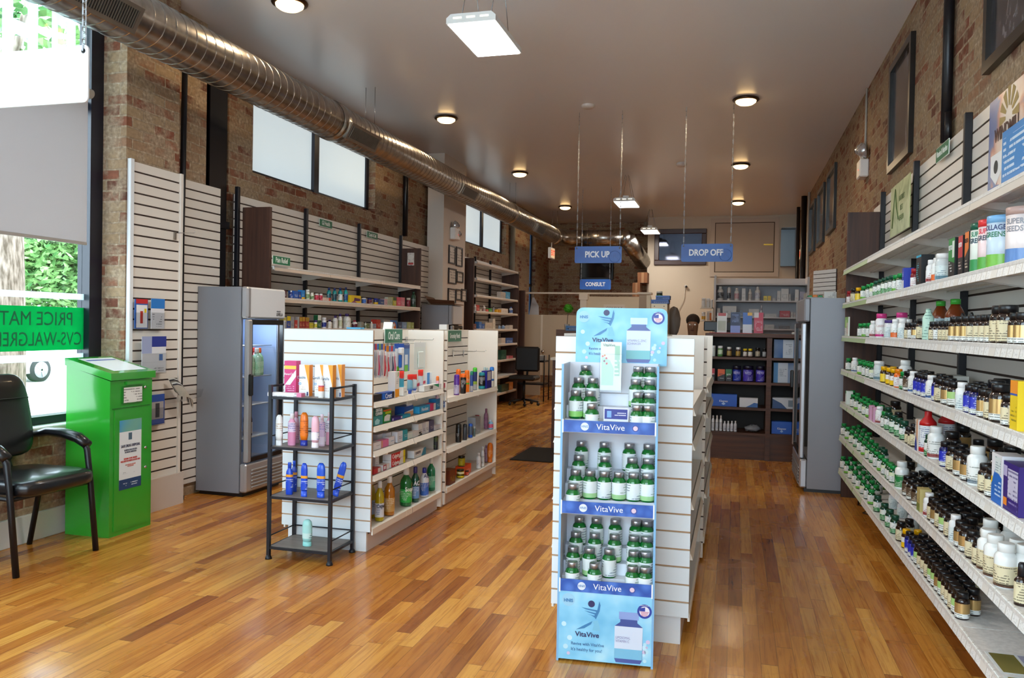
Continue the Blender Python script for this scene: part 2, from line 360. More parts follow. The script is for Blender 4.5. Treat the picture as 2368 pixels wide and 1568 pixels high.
# big storefront window on the left
mb = MB(); x = -4.27
mb.box(x-.04, x+.06, 4.49, 4.6, .68, 3.55); mb.box(x-.04, x+.06, .3, 4.6, .68, .75); mb.box(x-.04, x+.06, .3, 4.6, 3.48, 3.55)
mb.box(x-.04, x+.03, .3, .4, .68, 3.55); mb.box(x-.03, x+.02, .3, 4.49, 2.78, 2.84); mb.box(x-.04, x+.03, 2.35, 2.43, .68, 2.8)
f = mb.build('window_1', FRAME, kind='structure'); MB().box(x-.006, x, .4, 4.49, .75, 3.48).build('window_pane', PANE, f)
struct(MB().bbox(-4.3, -4.10, .2, 4.6, .655, .70, .006), 'trim_1', mat('#cfd6d2', .5))   # window sill
struct(MB().bbox(XL-.02, XL+.022, .0, 4.59, 0, .17, .004), 'baseboard_left', mat('#cfcac2', .45))
# front storefront window behind the camera
mb = MB(); y = YF-.08
for a, b in ((-3.95, -3.88), (-1.5, -1.42), (.98, 1.05)): mb.box(a, b, y-.04, y+.04, .6, 3.5)
for a, b in ((.6, .66), (2.75, 2.82), (3.44, 3.5)): mb.box(-3.95, 1.05, y-.04, y+.04, a, b)
f = mb.build('window_5', FRAME, kind='structure'); MB().box(-3.9, 1.0, y-.004, y, .62, 3.48).build('window_pane', PANE, f)
# baseboard pipe, cables and columns on the walls
def tag(o, label, category, group=None):
    o['label'] = label; o['category'] = category
    if group: o['group'] = group
    return o
tag(MB().tube([(-4.075, 5.25, 0), (-4.075, 5.25, 2), (-4.06, 5.25, 3.62)], .022, 10).tube([(-4.075, 5.25, 0), (-4.075, 5.25, .03)], .04, 12).build('vertical_pipe', MBLACK), 'thin black vertical pipe beside the nearest slatted wall panel', 'pipe')
tag(MB().box(-4.3, -4.285, 5.66, 5.93, 0, 3.64).box(-4.285, -4.16, 5.785, 5.805, 0, 3.64).box(-4.165, -4.15, 5.68, 5.91, 0, 3.64).box(-4.17, -4.13, 5.66, 5.93, 2.15, 2.21).build('steel_column', MBLACK), 'black painted steel column in the brick niche beyond the thin pipe', 'column')
tag(MB().tube([(-4.15, 9.72, 2.52), (-4.15, 9.72, 3.64)], .035, 10).build('vertical_pipe', MBLACK), 'black vertical pipe right of the first frosted window', 'pipe')
tag(MB().tube([(-4.14, 14.93, 0), (-4.14, 14.93, H)], .05, 10).build('vertical_pipe', mat('#8d8474', .6)), 'pale vertical pipe right of the far frosted window', 'pipe')
tag(MB().tube([(1.165, 5.22, 2.495), (1.165, 5.22, H)], .03, 12).tube([(1.165, 5.16, 2.495), (1.165, 5.175, 2.66)], .02, 8).build('vertical_pipe', MBLACK), 'black vertical pipe on the right brick wall between two framed pictures', 'pipe')
for k, (yy, r) in enumerate(((15.0, .05), (16.3, .035))):
    tag(MB().tube([(1.13, yy, 0), (1.13, yy, H)], r, 10).build('vertical_pipe', MBLACK), ['thicker black pipe in the far right corner of the shop', 'thinner black pipe in the far right corner, nearest the plaster wall'][k], 'pipe')
tag(MB().tube([(1.176, 14.6, 0), (1.176, 14.6, H)], .022, 8).build('vertical_pipe', mat('#b5b0a8', .4)), 'pale conduit left of the far right row of framed pictures', 'pipe')
# ------------------------------------------------------------------ duct
GALV = nodes('galvanised_steel', .27, .5)
m, b, N, Lk, mth, ramp, mix = GALV; b.inputs['Metallic'].default_value = 1
g = N('ShaderNodeNewGeometry'); n = N('ShaderNodeTexNoise', i_Scale=14.0, i_Detail=3.0); Lk(g.outputs['Position'], n.inputs['Vector'])
Lk(ramp(n.outputs[0], [(.3, '#8f8a85'), (.7, '#b3ada6')]), b.inputs['Base Color']); GALV = m
DX, DZ, DR = -3.58, 3.215, .168
t = thing('spiral_duct', 'long round galvanised spiral duct hanging along the left side of the ceiling', 'duct', (DX, .5, DZ))
mb = MB(); path = [(0, -.8+i*.6, 0) for i in range(28)]
path = [(0, y, 0) for y in (-1.9, 2, 6, 10, 15.35)]
mb.tube(path, DR, 32); yy = -1.8
while yy < 15.3:
    mb.lathe([(DR, -.004), (DR+.0032, -.0015), (DR+.0032, .0015), (DR, .004)], 32, 0, (0, 0, 0), cap=False)
    k = 4*32
    for i in range(len(mb.v)-k, len(mb.v)):
        vx, vy, vz = mb.v[i]; mb.v[i] = (vx, yy+vz+.03*vx/DR, vy)
    yy += .1
mb.build('duct_run', GALV, t)
mb = MB(); el = [(0, 15.35, 0), (.03, 15.55, 0), (.12, 15.72, 0), (.28, 15.84, 0), (.5, 15.9, 0)]; mb.tube(el, DR+.004, 32)
mb.build('elbow', GALV, t)
mb = MB(); mb.tube([(.5, 15.9, 0), (1.35, 15.9, 0)], DR, 32); xx = .55
while xx < 1.35:
    mb.tube([(xx-.003, 15.9, 0), (xx+.003, 15.9, 0)], DR+.004, 32, smooth=False); xx += .1
mb.tube([(1.3, 15.9, 0), (1.45, 15.95, -.02)], DR+.012, 32); mb.tube([(1.43, 15.95, -.02), (1.66, 16.9, -.42)], DR, 32)
mb.build('cross_run', GALV, t)
for yy in (2.9, 6.15, 12.1):
    MB().tube([(0, yy-.06, 0), (0, yy+.06, 0)], DR+.012, 32).build('coupling', GALV, t)
VENTD = mat('#2a2623', .5, .4)
for yy in (3.2, 6.5, 9.65, 13.7):
    a = -28*D2R; mb = MB(); L, Wd = .62, .16   # register on the lower right flank
    mb.box(-L/2, L/2, -.012, .03, -Wd/2, Wd/2, 0); mb.box(-L/2+.03, L/2-.03, -.014, -.011, -Wd/2+.025, Wd/2-.025, 1)
    for i in range(30): mb.box(-L/2+.04+i*.0185, -L/2+.045+i*.0185, -.02, -.012, -Wd/2+.025, Wd/2-.025, 0)
    me = mb.mesh('air_register', [mat('#8f857a', .35, .8), VENTD])
    nrm = Vector((math.cos(a), 0, math.sin(a)))
    M4 = Matrix(((0, -nrm.x, -nrm.z*-1*0+math.sin(-a), 0), (1, 0, 0, 0), (0, -nrm.z, math.cos(a), 0), (0, 0, 0, 1)))
    me.transform(M4); me.transform(Matrix.Translation(nrm*(DR+.004)+Vector((0, yy, 0))))
    o = link('air_register', me, t)
    pass
for yy in (1.5, 6.95, 12.35, 15.6):
    for sx in (-.05, .05): MB().tube([(sx, yy, DR-.01), (sx, yy, H-DZ)], .003, 5).build('hanger_wire', STEEL, t)
# ------------------------------------------------------------------ ceiling lamps
WARM = mat('#ffd493', .5, emit=8, name='warm_lamp_diffuser')
COOLL = mat('#ffffff', .5, emit=16, name='led_panel')
ds = [tuple(hit(px_, py_, 'z', H)[:2]) for px_, py_ in ((670, 3), (1032, 271), (1202, 399), (1307, 477))]+[(.063, 5.5)]+[tuple(hit(px_, py_, 'z', H)[:2]) for px_, py_ in ((1725, 228), (1713, 380), (1707, 466))]+[(-3.24, 2.0), (.06, 2.0)]
nm = ['top left by the big duct', 'second along the duct', 'third along the duct', 'farthest along the duct', 'nearest above the right aisle', 'near the right brick wall', 'middle of the right row', 'farthest of the right row', 'above the entrance by the duct', 'above the entrance on the right']
mb = MB().lathe([(.125, 0), (.135, -.012), (.13, -.022), (.10, -.026)], 28); ring = mb.mesh('trim_ring', mat('#4a3628', .3, .8))
mb = MB().lathe([(.104, -.022), (.10, -.04), (.075, -.058), (.035, -.068), (.001, -.07)], 28, cap=False); dome = mb.mesh('diffuser', WARM)
ds.pop(4); nm.pop(4)
for (x, y), n in zip(ds, nm):
    t = thing('dome_ceiling_light', 'small round dome ceiling light, '+n, 'ceiling light', (x, y, H), group='small dome ceiling lights')
    link('trim_ring', ring, t); link('diffuser', dome, t)
    light('dome_lamp', 'AREA', (x, y, H-.09), (0, 0, 0), 10, (1, .76, .48), shape='DISK', size=.16)
def highbay(y, label, chain):
    t = thing('high_bay_light', label, 'pendant light', (-1.655, y, 3.3), group='rectangular high bay lights')
    w, l = .165, .32
    mb = MB(); mb.prism([(-w, 0), (w, 0), (w, .035), (w-.03, .06), (-w+.03, .06), (-w, .035)], -l, l, 'y')
    mb.build('housing', mat('#dfe3e2', .35), t)
    mb = MB().box(-w+.012, w-.012, -l+.012, l-.012, -.006, -.0005); mb.build('diffuser', COOLL, t)
    MB().box(-.045, .045, -.12, .12, .06, .12).build('driver_box', mat('#e3e6e5', .4), t)
    for i in (-1, 0, 1): MB().box(-.028+i*.09, .028+i*.09, -l-.002, -l, .028, .038).build('vent_slot', mat('#fff6d8', .5, emit=2), t)
    top = H-3.3
    for sx in (-1, 1):
        for sy in (-1, 1): MB().tube([(sx*.1, sy*.22, .06), (sx*.02*(1 if chain else 5), sy*.05, top)], .003, 5).build('hanging_wire', STEEL, t)
    light('high_bay_lamp', 'AREA', (-1.655, y, 3.285), (0, 0, 0), 24 if chain else 34, (1, .93, .84), shape='RECTANGLE', size=.3, size_y=.6)
highbay(5.19, 'rectangular white high bay light nearest the camera, top centre', 0)
highbay(12.55, 'rectangular white high bay light, middle one of three', 1)
highbay(16.2, 'rectangular white high bay light, farthest one by the back wall', 1)
t = thing('smoke_detector', 'round white smoke detector on the ceiling, nearer one', 'smoke detector', tuple(hit(1360, 243, 'z', H))); MB().lathe([(.07, 0), (.07, -.02), (.05, -.035), (.001, -.037)], 24, cap=False).build('cover', mat('#d9cfc6', .5), t)
t = thing('smoke_detector', 'small round white smoke detector on the ceiling, farther one', 'smoke detector', tuple(hit(1576, 377, 'z', H))); MB().lathe([(.075, 0), (.075, -.03), (.055, -.05), (.001, -.052)], 24, cap=False).build('cover', mat('#d9cfc6', .5), t)
# ------------------------------------------------------------------ hanging signs
SIGNB = nodes('blue_sign_face', .35, .4)
m, b, N, Lk, mth, ramp, mix = SIGNB; g = N('ShaderNodeTexCoord'); n = N('ShaderNodeTexNoise', i_Scale=3.0); Lk(g.outputs['Object'], n.inputs['Vector'])
Lk(ramp(n.outputs[0], [(.3, '#1c4a9c'), (.7, '#2566bd')]), b.inputs['Base Color']); SIGNB = m
def chain(mb, x, y, z0, z1, r=.0022, step=.03):
    n = max(2, int((z1-z0)/step))
    for i in range(n):
        z = z0+(z1-z0)*(i+.5)/n; h = (z1-z0)/n*.62
        if i % 2: mb.tube([(x-r*2, y, z-h), (x-r*2, y, z+h), (x+r*2, y, z+h), (x+r*2, y, z-h)], r, 4, closed=True, smooth=False)
        else: mb.tube([(x, y-r*2, z-h), (x, y-r*2, z+h), (x, y+r*2, z+h), (x, y+r*2, z-h)], r, 4, closed=True, smooth=False)
def hang_sign(label, word, x0, x1, y, z0, z1, m, rz=0, tsize=.08, rx=True, cr=.0022, cstep=.045, wm=None):
    w = x1-x0; h = z1-z0; cx = (x0+x1)/2
    t = thing('hanging_sign', label, 'sign', (cx, y, z0), rz)
    r = .018; pts = []
    for qx, qz, a0 in ((w/2-r, r, -90), (w/2-r, h-r, 0), (-w/2+r, h-r, 90), (-w/2+r, r, 180)):
        for k in range(5): a = (a0+k*22.5)*D2R; pts.append((qx+r*math.cos(a), qz+r*math.sin(a)))
    MB().prism(pts, -.003, .003, 'y').build('board', m, t)
    if word: text(word, t, (0 if not wm else -.01, -.0035, h*.5), mat('#dfe3ea', .4), tsize, sx=.82, bold=.0028)
    if wm:
        mk = mat('#1c4c9a', .4); mb = MB(); cx2, cz2, rr = w/2-.075, h*.38, .062
        mb.tube([(cx2+rr*math.cos(a*D2R*15), -.0034, cz2+rr*math.sin(a*D2R*15)) for a in range(24)], .0022, 4, closed=True); mb.build('emblem_ring', mk, t)
        text('R', t, (cx2, -.0035, cz2+.008), mk, .075, sx=.9); text('x', t, (cx2+.032, -.0035, cz2-.02), mk, .05)
    xo = w/2-.022
    for s in (-1, 1):
        mb = MB().lathe([(.009, -.004), (.009, .004)], 12)
        mb.v = [(vx+s*xo, vz, vy+h-.022) for vx, vy, vz in mb.v]; mb.build('grommet', BLACK, t)
        mb = MB(); chain(mb, s*xo, 0, h-.02, H-z0, cr, cstep); mb.build('chain', mat('#b9bcc0', .3, .9), t)
hang_sign('blue hanging sign reading PICK UP', 'PICK UP', -1.725, -1.205, 8.8, 2.088, 2.272, SIGNB, .0, .092, wm=1)
hang_sign('blue hanging sign reading DROP OFF', 'DROP OFF', -.567, -.035, 8.8, 2.098, 2.288, SIGNB, .0, .092, wm=1)
hang_sign('smaller blue hanging sign reading CONSULT below the pick up sign', 'CONSULT', -2.55, -2.02, 13.5, 2.02, 2.195, SIGNB, .0, .09)
hang_sign('blank white hanging sign in front of the left window', None, -2.92, -2.31, 2.45, 2.172, 2.382, mat('#dde1e6', .4), .0, cr=.0035, cstep=.022)
# ------------------------------------------------------------------ wall devices
def emergency(label, loc, rz, heads=((-.06, .21), (.09, .17)), r=.075):
    t = thing('emergency_light', label, 'emergency light', loc, rz)
    MB().bbox(-.10, .10, -.085, 0, -.07, .10, .01).build('battery_case', mat('#e9e2dc', .4), t)
    for hx, hz in heads:
        mb = MB(); mb.tube([(hx*.6, -.045, .09), (hx, -.06, hz-.04)], .012, 8); mb.build('swivel_arm', mat('#d8d2cc', .4), t)
        MB().lathe([(.02, .04), (.05, .01), (r, -.03), (r*.9, -.035), (.001, -.045)], 20, cap=False).build('lamp_head', mat('#c9c9cc', .12, .7), t, (hx, -.07, hz), (100*D2R, 0, 0))
    MB().box(.02, .03, -.087, -.085, 0, .01).build('indicator', mat('#ff2020', .4, emit=2), t)
emergency('white two-headed emergency light on the right brick wall', (XR, 8.40, 2.935), -90*D2R)
tag(MB().tube([(1.187, 8.48, 3.03), (1.187, 8.48, H)], .010, 8).build('conduit', mat('#a9a39b', .4)), 'thin pale conduit rising from the emergency light on the right wall', 'conduit')
emergency('silver two-headed emergency light on the white column', (-3.91, 10.86, 2.66), 90*D2R, ((-.02, .13), (.07, .02)), .07)
def exit_sign(label, loc, rz):
    t = thing('exit_sign', label, 'exit sign', loc, rz)
    MB().bbox(-.15, .15, -.025, .03, -.1, .1, .006).build('housing', mat('#e8e3dd', .4), t)
    rect(MB(), -.135, .135, -.085, .085, -.0262).build('face_panel', mat('#ffd9a8', .4, emit=.5), t)
    text('EXIT', t, (0, -.027, 0), mat('#e03a1c', .4, emit=.9), .14, sx=.9, bold=.003)
    MB().tube([(0, 0, .1), (0, 0, .2)], .008, 8).build('mounting_stem', mat('#d7d2cc', .4), t)
exit_sign('small lit EXIT sign hanging below the duct bend', (-3.30, 14.6, 2.74), 88*D2R)
exit_sign('small lit EXIT sign high in the far right corner', (1.165, 15.8, 2.81), -90*D2R)
for k, ((ax, ay), (bx, by)) in enumerate((((1037, 566), (1051, 612)), ((1054, 570), (1067, 618)), ((1036, 619), (1053, 658)), ((1055, 627), (1069, 655)), ((1035, 666), (1052, 702)), ((1053, 668), (1065, 695)), ((1066, 668), (1077, 698)))):
    a = hit(ax, ay, 'x', -3.91); b = hit(bx, by, 'x', -3.91); w = b[1]-a[1]; h = a[2]-b[2]
    lab = ['upper left', 'upper right', 'middle left', 'smaller middle right', 'lower left', 'lower middle', 'lower right'][k]
    t = thing('framed_certificate', 'framed certificate on the white column, '+lab, 'framed certificate', (-3.91, a[1]+w/2, b[2]), 90*D2R, 'certificates on the column')
    mb = MB(); fw = .018
    mb.box(-w/2, w/2, -.02, 0, 0, fw).box(-w/2, w/2, -.02, 0, h-fw, h).box(-w/2, -w/2+fw, -.02, 0, fw, h-fw).box(w/2-fw, w/2, -.02, 0, fw, h-fw).build('frame', mat('#251a16', .35), t)
    rect(MB(), -w/2+fw, w/2-fw, fw, h-fw, -.006).build('document', label_mat('#cfc4b6', '#6b6259', .22, .5), t)
PHOTO = nodes('black_and_white_print', .12, .5)
m, b, N, Lk, mth, ramp, mix = PHOTO; g = N('ShaderNodeTexCoord'); mp = N('ShaderNodeMapping'); mp.inputs['Scale'].default_value = (2.4, 1, 1.1); Lk(g.outputs['Object'], mp.inputs[0]); n = N('ShaderNodeTexNoise', i_Scale=3.2, i_Detail=7.0, i_Roughness=.6, i_Distortion=1.2); Lk(mp.outputs[0], n.inputs['Vector'])
Lk(ramp(n.outputs[0], [(.35, '#141318'), (.55, '#37353c'), (.7, '#8a8890')]), b.inputs['Base Color']); PHOTO = m
for k, (y0, y1, z0, z1, lab) in enumerate(((3.4, 4.72, 2.73, 3.62, 'large dark framed picture at the top right corner'), (6.57, 7.45, 2.72, 3.62, 'dark framed picture above the slatted wall'), (11.3, 12.25, 2.74, 3.6, 'dark framed picture, nearest of the far three'), (12.65, 13.6, 2.7, 3.58, 'dark framed picture, middle of the far three'), (14.05, 15.0, 2.7, 3.56, 'dark framed picture, farthest of the far three'))):
    y0, y1, z0, z1 = y0*.96, y1*.96, 1.376+(z0-1.376)*.96, 1.376+(z1-1.376)*.96; w = y1-y0; h = z1-z0
    t = thing('framed_picture', lab+' on the right brick wall', 'framed picture', (XR, (y0+y1)/2, z0), -90*D2R, 'dark framed pictures on the right wall')
    fw = .055
    MB().box(-w/2, w/2, -.035, 0, 0, fw).box(-w/2, w/2, -.035, 0, h-fw, h).box(-w/2, -w/2+fw, -.035, 0, fw, h-fw).box(w/2-fw, w/2, -.035, 0, fw, h-fw).build('frame', mat('#17120f', .3), t)
    rect(MB(), -w/2+fw, w/2-fw, fw, h-fw, -.012).build('print', PHOTO, t)
# back wall: interior window frame, access door, electrical duct box, camera
t = thing('framed_mirror', 'wide carved dark wood mirror on the back plaster wall', 'mirror', (-1.14, YP, 2.73))
w, h, fw = 1.08, .76, .1
MB().bbox(-w/2, w/2, -.05, 0, 0, fw, .01).bbox(-w/2, w/2, -.05, 0, h-fw, h, .01).bbox(-w/2, -w/2+fw, -.05, 0, fw, h-fw, .01).bbox(w/2-fw, w/2, -.05, 0, fw, h-fw, .01).build('frame', mat('#3a1d14', .4), t)
MB().box(-w/2+fw, w/2-fw, -.015, -.01, fw, h-fw).build('mirror_glass', mat('#34363e', .06, 1), t)
t = thing('access_door', 'wide cream painted access hatch door high on the back wall', 'hatch door', (.17, YP, 2.55))
a, b2 = hit(1641, 640, 'y', YP), hit(1803, 503, 'y', YP); w = b2[0]-a[0]; h = b2[2]-a[2]; t.location = ((a[0]+b2[0])/2, YP-.002, a[2])
CD = mat('#c4b4a2', .6)
MB().box(-w/2+.088, w/2-.088, -.008, -.001, .088, h-.088).build('door_gap', mat('#4a3c32', .8), t)
MB().box(-w/2, w/2, -.03, 0, 0, .09).box(-w/2, w/2, -.03, 0, h-.09, h).box(-w/2, -w/2+.09, -.03, 0, .09, h-.09).box(w/2-.09, w/2, -.03, 0, .09, h-.09).build('casing', CD, t)
MB().box(-w/2+.105, w/2-.105, -.022, -.008, .105, h-.105).build('door_leaf', mat('#b3a290', .6), t); MB().box(w/2-.3, w/2-.12, -.035, -.022, h*.53, h*.53+.03).build('latch', mat('#b08a35', .3, .8), t)
t = thing('metal_duct_box', 'open galvanised metal duct box on the back wall by the right corner', 'duct box', (1.0, YP, 2.66))
a, b2 = hit(1804, 618, 'y', YP), hit(1840, 530, 'y', YP); w = b2[0]-a[0]; h = b2[2]-a[2]; t.location = ((a[0]+b2[0])/2, YP, a[2])
ST = mat('#747e86', .4, .7)
MB().box(-w/2, w/2, -.03, 0, 0, h).build('back_plate', ST, t); MB().box(-w/2, w/2, -.3, -.03, 0, .012).box(-w/2, w/2, -.3, -.03, h-.012, h).box(w/2-.012, w/2, -.3, -.03, 0, h).build('side_flange', ST, t)
a = hit(1585, 662, 'y', YP)
t = thing('security_camera', 'small white security camera on the back plaster wall', 'security camera', tuple(a))
MB().tube([(0, 0, 0), (.02, -.08, -.01)], .03, 12).build('camera_body', mat('#d8d0c6', .4), t); MB().tube([(.02, -.08, -.01), (.022, -.088, -.011)], .022, 12).build('lens', BLACK, t)
mb = MB().tube([(0, -.02, -.03), (-.02, -.02, -.3), (-.12, -.02, -.5), (-.18, -.02, -.62)], .006, 5); mb.build('cable', mat('#bdb2a4', .5), t)
for z in (hit(1600, 692, 'y', YP)[2], hit(1600, 705, 'y', YP)[2]):
    pass
# ================================================================== outside the left window
OB = lambda mb, n, m, lab, cat, **k: tag(mb.build(n, m), lab, cat)
struct(MB().box(-60, -4.6, -25, 45, -.5, -.45), 'ground', mat('#b9b8b4', .9)).name = 'trim_9'
BARK = nodes('tree_bark', .9, .1)
m, b, N, Lk, mth, ramp, mix = BARK; g = N('ShaderNodeTexCoord'); mp = N('ShaderNodeMapping'); mp.inputs['Scale'].default_value = (14, 14, 3); Lk(g.outputs['Object'], mp.inputs[0]); n = N('ShaderNodeTexNoise', i_Scale=2.0, i_Detail=6.0); Lk(mp.outputs[0], n.inputs['Vector'])
Lk(ramp(n.outputs[0], [(.35, '#5d5348'), (.65, '#a3968a')]), b.inputs['Base Color']); BARK = m
def leafy(name, c1, c2):
    m, b, N, Lk, mth, ramp, mix = nodes(name, .6, .2); g = N('ShaderNodeNewGeometry'); n = N('ShaderNodeTexNoise', i_Scale=1.6, i_Detail=3.0); Lk(g.outputs['Position'], n.inputs['Vector'])
    Lk(ramp(n.outputs[0], [(.35, c1), (.65, c2)]), b.inputs['Base Color']); return m
LEAF = leafy('tree_leaves', '#3a6a34', '#8fb870')
def foliage(mb, c, r, n, s, rnd, sq=(1, 1, 1)):
    for _ in range(n):
        d = Vector((rnd.gauss(0, 1), rnd.gauss(0, 1), rnd.gauss(0, 1))).normalized()*r*(.35+.65*rnd.random())
        p = Vector(c)+Vector((d.x*sq[0], d.y*sq[1], d.z*sq[2])); a = Vector((rnd.gauss(0, 1), rnd.gauss(0, 1), rnd.gauss(0, .6))).normalized(); q = a.cross(Vector((rnd.gauss(0, 1), rnd.gauss(0, 1), rnd.gauss(0, 1)))).normalized()
        a = a*s*(.7+.6*rnd.random()); q = q*s*.45
        mb.add([p-a, p+q, p+a, p-q], [(0, 1, 2, 3)])
def tree(label, p, h, r, blobs, seed, trunk=True):
    rnd = random.Random(seed); t = thing('street_tree', label, 'tree', (p[0], p[1], -.45))
    MB().tube([(0, 0, 0), (.05, .03, h*.4), (-.05, .1, h*.8), (.1, .2, h)], [r*1.25, r, r*.9, r*.6], 14).build('trunk', BARK, t)
    mb = MB()
    for q in blobs: mb.tube([(0, .1, h*.75), (q[0]*.5, q[1]*.5, h*.75+(q[2]-h*.75)*.6), (q[0], q[1], q[2])], [r*.4, r*.22, r*.08], 7)
    mb.build('branches', BARK, t); mb = MB()
    for q in blobs: foliage(mb, q[:3], q[3], q[4], q[5], rnd)
    mb.build('foliage', LEAF, t, kind='stuff')
a = hit(8, 800, 'x', -8.2)
tree('large street tree trunk close outside the left window', (-8.2, a[1]-.18), 4.5, .30, [(0, 1.6, 5.2, 1.2, 500, .11), (-1, 3.0, 5.6, 1.3, 500, .11), (.3, .2, 5.5, 1.2, 400, .11)], 3)
for k, (px, d, hh, lab) in enumerate(((60, -24, 4.2, 'leafy green street tree across the street, left one in the window'), (150, -26, 4.4, 'leafy green street tree across the street, right one in the window'), (300, -25, 4.2, 'leafy street tree across the street, hidden edge behind the window frame'))):
    a = hit(px, 700, 'x', d)
    tree(lab, (a[0]-1.5, a[1]+1), 3.4, .25, [(rx, ry, rz, 2.3, 1700, .15) for rx, ry, rz in ((0, 0, 4.6), (1.5, 1.7, 5.2), (1, -2.0, 4.9), (0, 1, 7), (.6, -1, 7.4), (1.7, .3, 3.6), (1.3, 2.5, 3.6), (1.3, -2.6, 3.4))], 10+k)
# parked car: body, windows, wheels
w = hit(93, 861, 'x', -19.0)
t = thing('parked_car', 'white car parked across the street, only its wheel and flank showing', 'car', (-19.0-.9, w[1]-1.35, -.45))
CARP = mat('#eceef0', .2, coat=.5); sec = [(-.85, .25), (.85, .25), (.92, .5), (.88, .85), (.62, 1.4), (-.62, 1.4), (-.88, .85), (-.92, .5)]
prof = [(-2.2, .3), (-2.25, .65), (-2.1, .9), (-1.2, .98), (-.6, 1.42), (1.1, 1.45), (1.9, 1.0), (2.25, .85), (2.3, .4), (2.2, .25), (-2.15, .25)]
MB().prism(prof, -.88, .88, 'x').build('car_body', CARP, t)
MB().prism([(-1.05, .98), (-.55, 1.36), (1.05, 1.38), (1.7, 1.0)], -.885, .885, 'x').build('side_glass', mat('#20262b', .1), t)
for sx in (-1, 1):
    for yy in (-1.4, 1.35):
        wl = MB().tube([(-.11, 0, 0), (.11, 0, 0)], .34, 24).build('wheel', mat('#1c1c1e', .7), t, (sx*.82, yy, .34))
        mb = MB().tube([(sx*.105, 0, 0), (sx*.125, 0, 0)], .23, 20)
        for k in range(5): mb.bar((sx*.12, 0, 0), (sx*.12, .2*math.cos(k*1.257), .2*math.sin(k*1.257)), .05)
        mb.build('rim', mat('#a9adb2', .3, .7), wl)
# decals on the window glass
GF = translucent('green_window_film', '#12b070', .6, .25); WF = translucent('white_window_film', '#e4f2f2', .6, .35)
t = thing('window_decal', 'green band decal with reversed price match lettering on the left window', 'decal', (-4.255, 0, 0))
MB().box(-.002, 0, .45, 4.49, 1.165, 1.447).build('green_band', GF, t)
INK = mat('#0a6b48', .5)
def wtext(s, yr, z, size, sx):  # lettering seen from inside, reversed; reads from the right end
    text(s, t, (.001, yr, z), INK, size, 90*D2R, sx=sx, align='LEFT', mirror=True, bold=0)
wtext('PRICE MATCH', 4.40, 1.365, .125, .92); wtext('CVS-WALGREENS-WALMART', 4.475, 1.235, .125, .80)
MB().box(-.002, 0, .45, 4.49, 1.50, 1.54).build('white_stripe', WF, t); MB().box(-.002, 0, .45, 4.49, 1.095, 1.14).build('white_stripe', WF, t)
t = thing('window_decal', 'pale frosted lettering decal on the upper left window pane', 'decal', (-4.255, 0, 0))
def hz(px, py): p = hit(px, py, 'x', -4.255); return p[1], p[2]
mb = MB(); y0, z0 = 3.2, 2.86; xs = [(-30, 5), (30, 64), (88, 120), (134, 154), (175, 191)]
cols = [hz(x, 90)[0] for p in xs for x in p]; z1 = 3.47; prev = 1.0
for i in range(0, len(cols), 2):
    mb.box(-.002, 0, prev, cols[i], z0, z1); prev = cols[i+1]
mb.box(-.002, 0, prev, 4.485, z0, z1)
zb = hz(47, 60)[1]; mb.box(-.002, 0, cols[2], cols[3], zb-.06, zb+.03); zb = hz(144, 62)[1]; mb.box(-.002, 0, cols[6], cols[7], zb, z1); mb.box(-.002, 0, cols[6], cols[7], z0, zb-.12)
mb.build('frosted_lettering', WF, t)
# roller blind
BL = translucent('blind_fabric', '#ccc8c8', .3)
t = thing('roller_blind', 'grey roller blind pulled half way down the left window', 'roller blind', (-4.19, 0, 0))
MB().box(-.002, 0, .45, 4.44, 1.885, 2.88).build('fabric', BL, t); MB().bbox(-.012, .006, .45, 4.44, 1.865, 1.885, .003).build('bottom_rail', mat('#a79f98', .5), t)
MB().tube([(-.005, .42, 2.88), (-.005, 4.47, 2.88)], .032, 14).build('roller', mat('#c9c4bf', .5), t)
# ================================================================== wall shelving
SHW = mat('#ded8d0', .3); SHU = speckle_mat('worn_white_shelf', '#d8d6d3', '#e8e6e3', 60, .4)
TAGW = tag_mat('price_tag_channel', '#e8e4dd', '#3b3b3b', '#f4f4f2'); TAGG = tag_mat('green_tag_channel', '#9fc07a', '#3c5a2c', '#dfe8cf', .05, .75)
PLAING = mat('#a8c084', .35); POST = mat('#15141b', .4, .2)
def wall_shelf(parent, x_in, x_out, y0, y1, z, chan, z_lip=.042, thick=.03):
    """steel shelf with a folded front lip, a price channel and two brackets; x_out is the aisle side"""
    s = 1 if x_out > x_in else -1; mb = MB()
    mb.box(x_in, x_out-s*.004, y0, y1, z-.012, z)
    mb.box(x_out-s*.03, x_out-s*.012, y0, y1, z-thick, z-.012); mb.box(x_in+s*.07, x_in+s*.1, y0, y1, z-.022, z-.012); mb.box(x_in+s*.16, x_in+s*.18, y0, y1, z-.018, z-.012)
    sh = mb.build('shelf', SHU, parent)
    MB().add([(x_out, y0, z-z_lip), (x_out, y1, z-z_lip), (x_out-s*.008, y1, z+.003), (x_out-s*.008, y0, z+.003), (x_out-s*.012, y0, z-z_lip), (x_out-s*.012, y1, z-z_lip), (x_out-s*.014, y1, z+.003), (x_out-s*.014, y0, z+.003)],
             [(0, 1, 2, 3), (7, 6, 5, 4), (3, 2, 6, 7), (0, 4, 5, 1), (0, 3, 7, 4), (1, 5, 6, 2)]).build('price_channel', chan, sh)
    for yy in (y0+.02, y1-.02):
        MB().prism([(x_in, z-.075), (x_in, z-.012), (x_out-s*.03, z-.012), (x_out-s*.03, z-.028)], yy-.003, yy+.003, 'y').build('bracket', SHW, sh)
    return sh
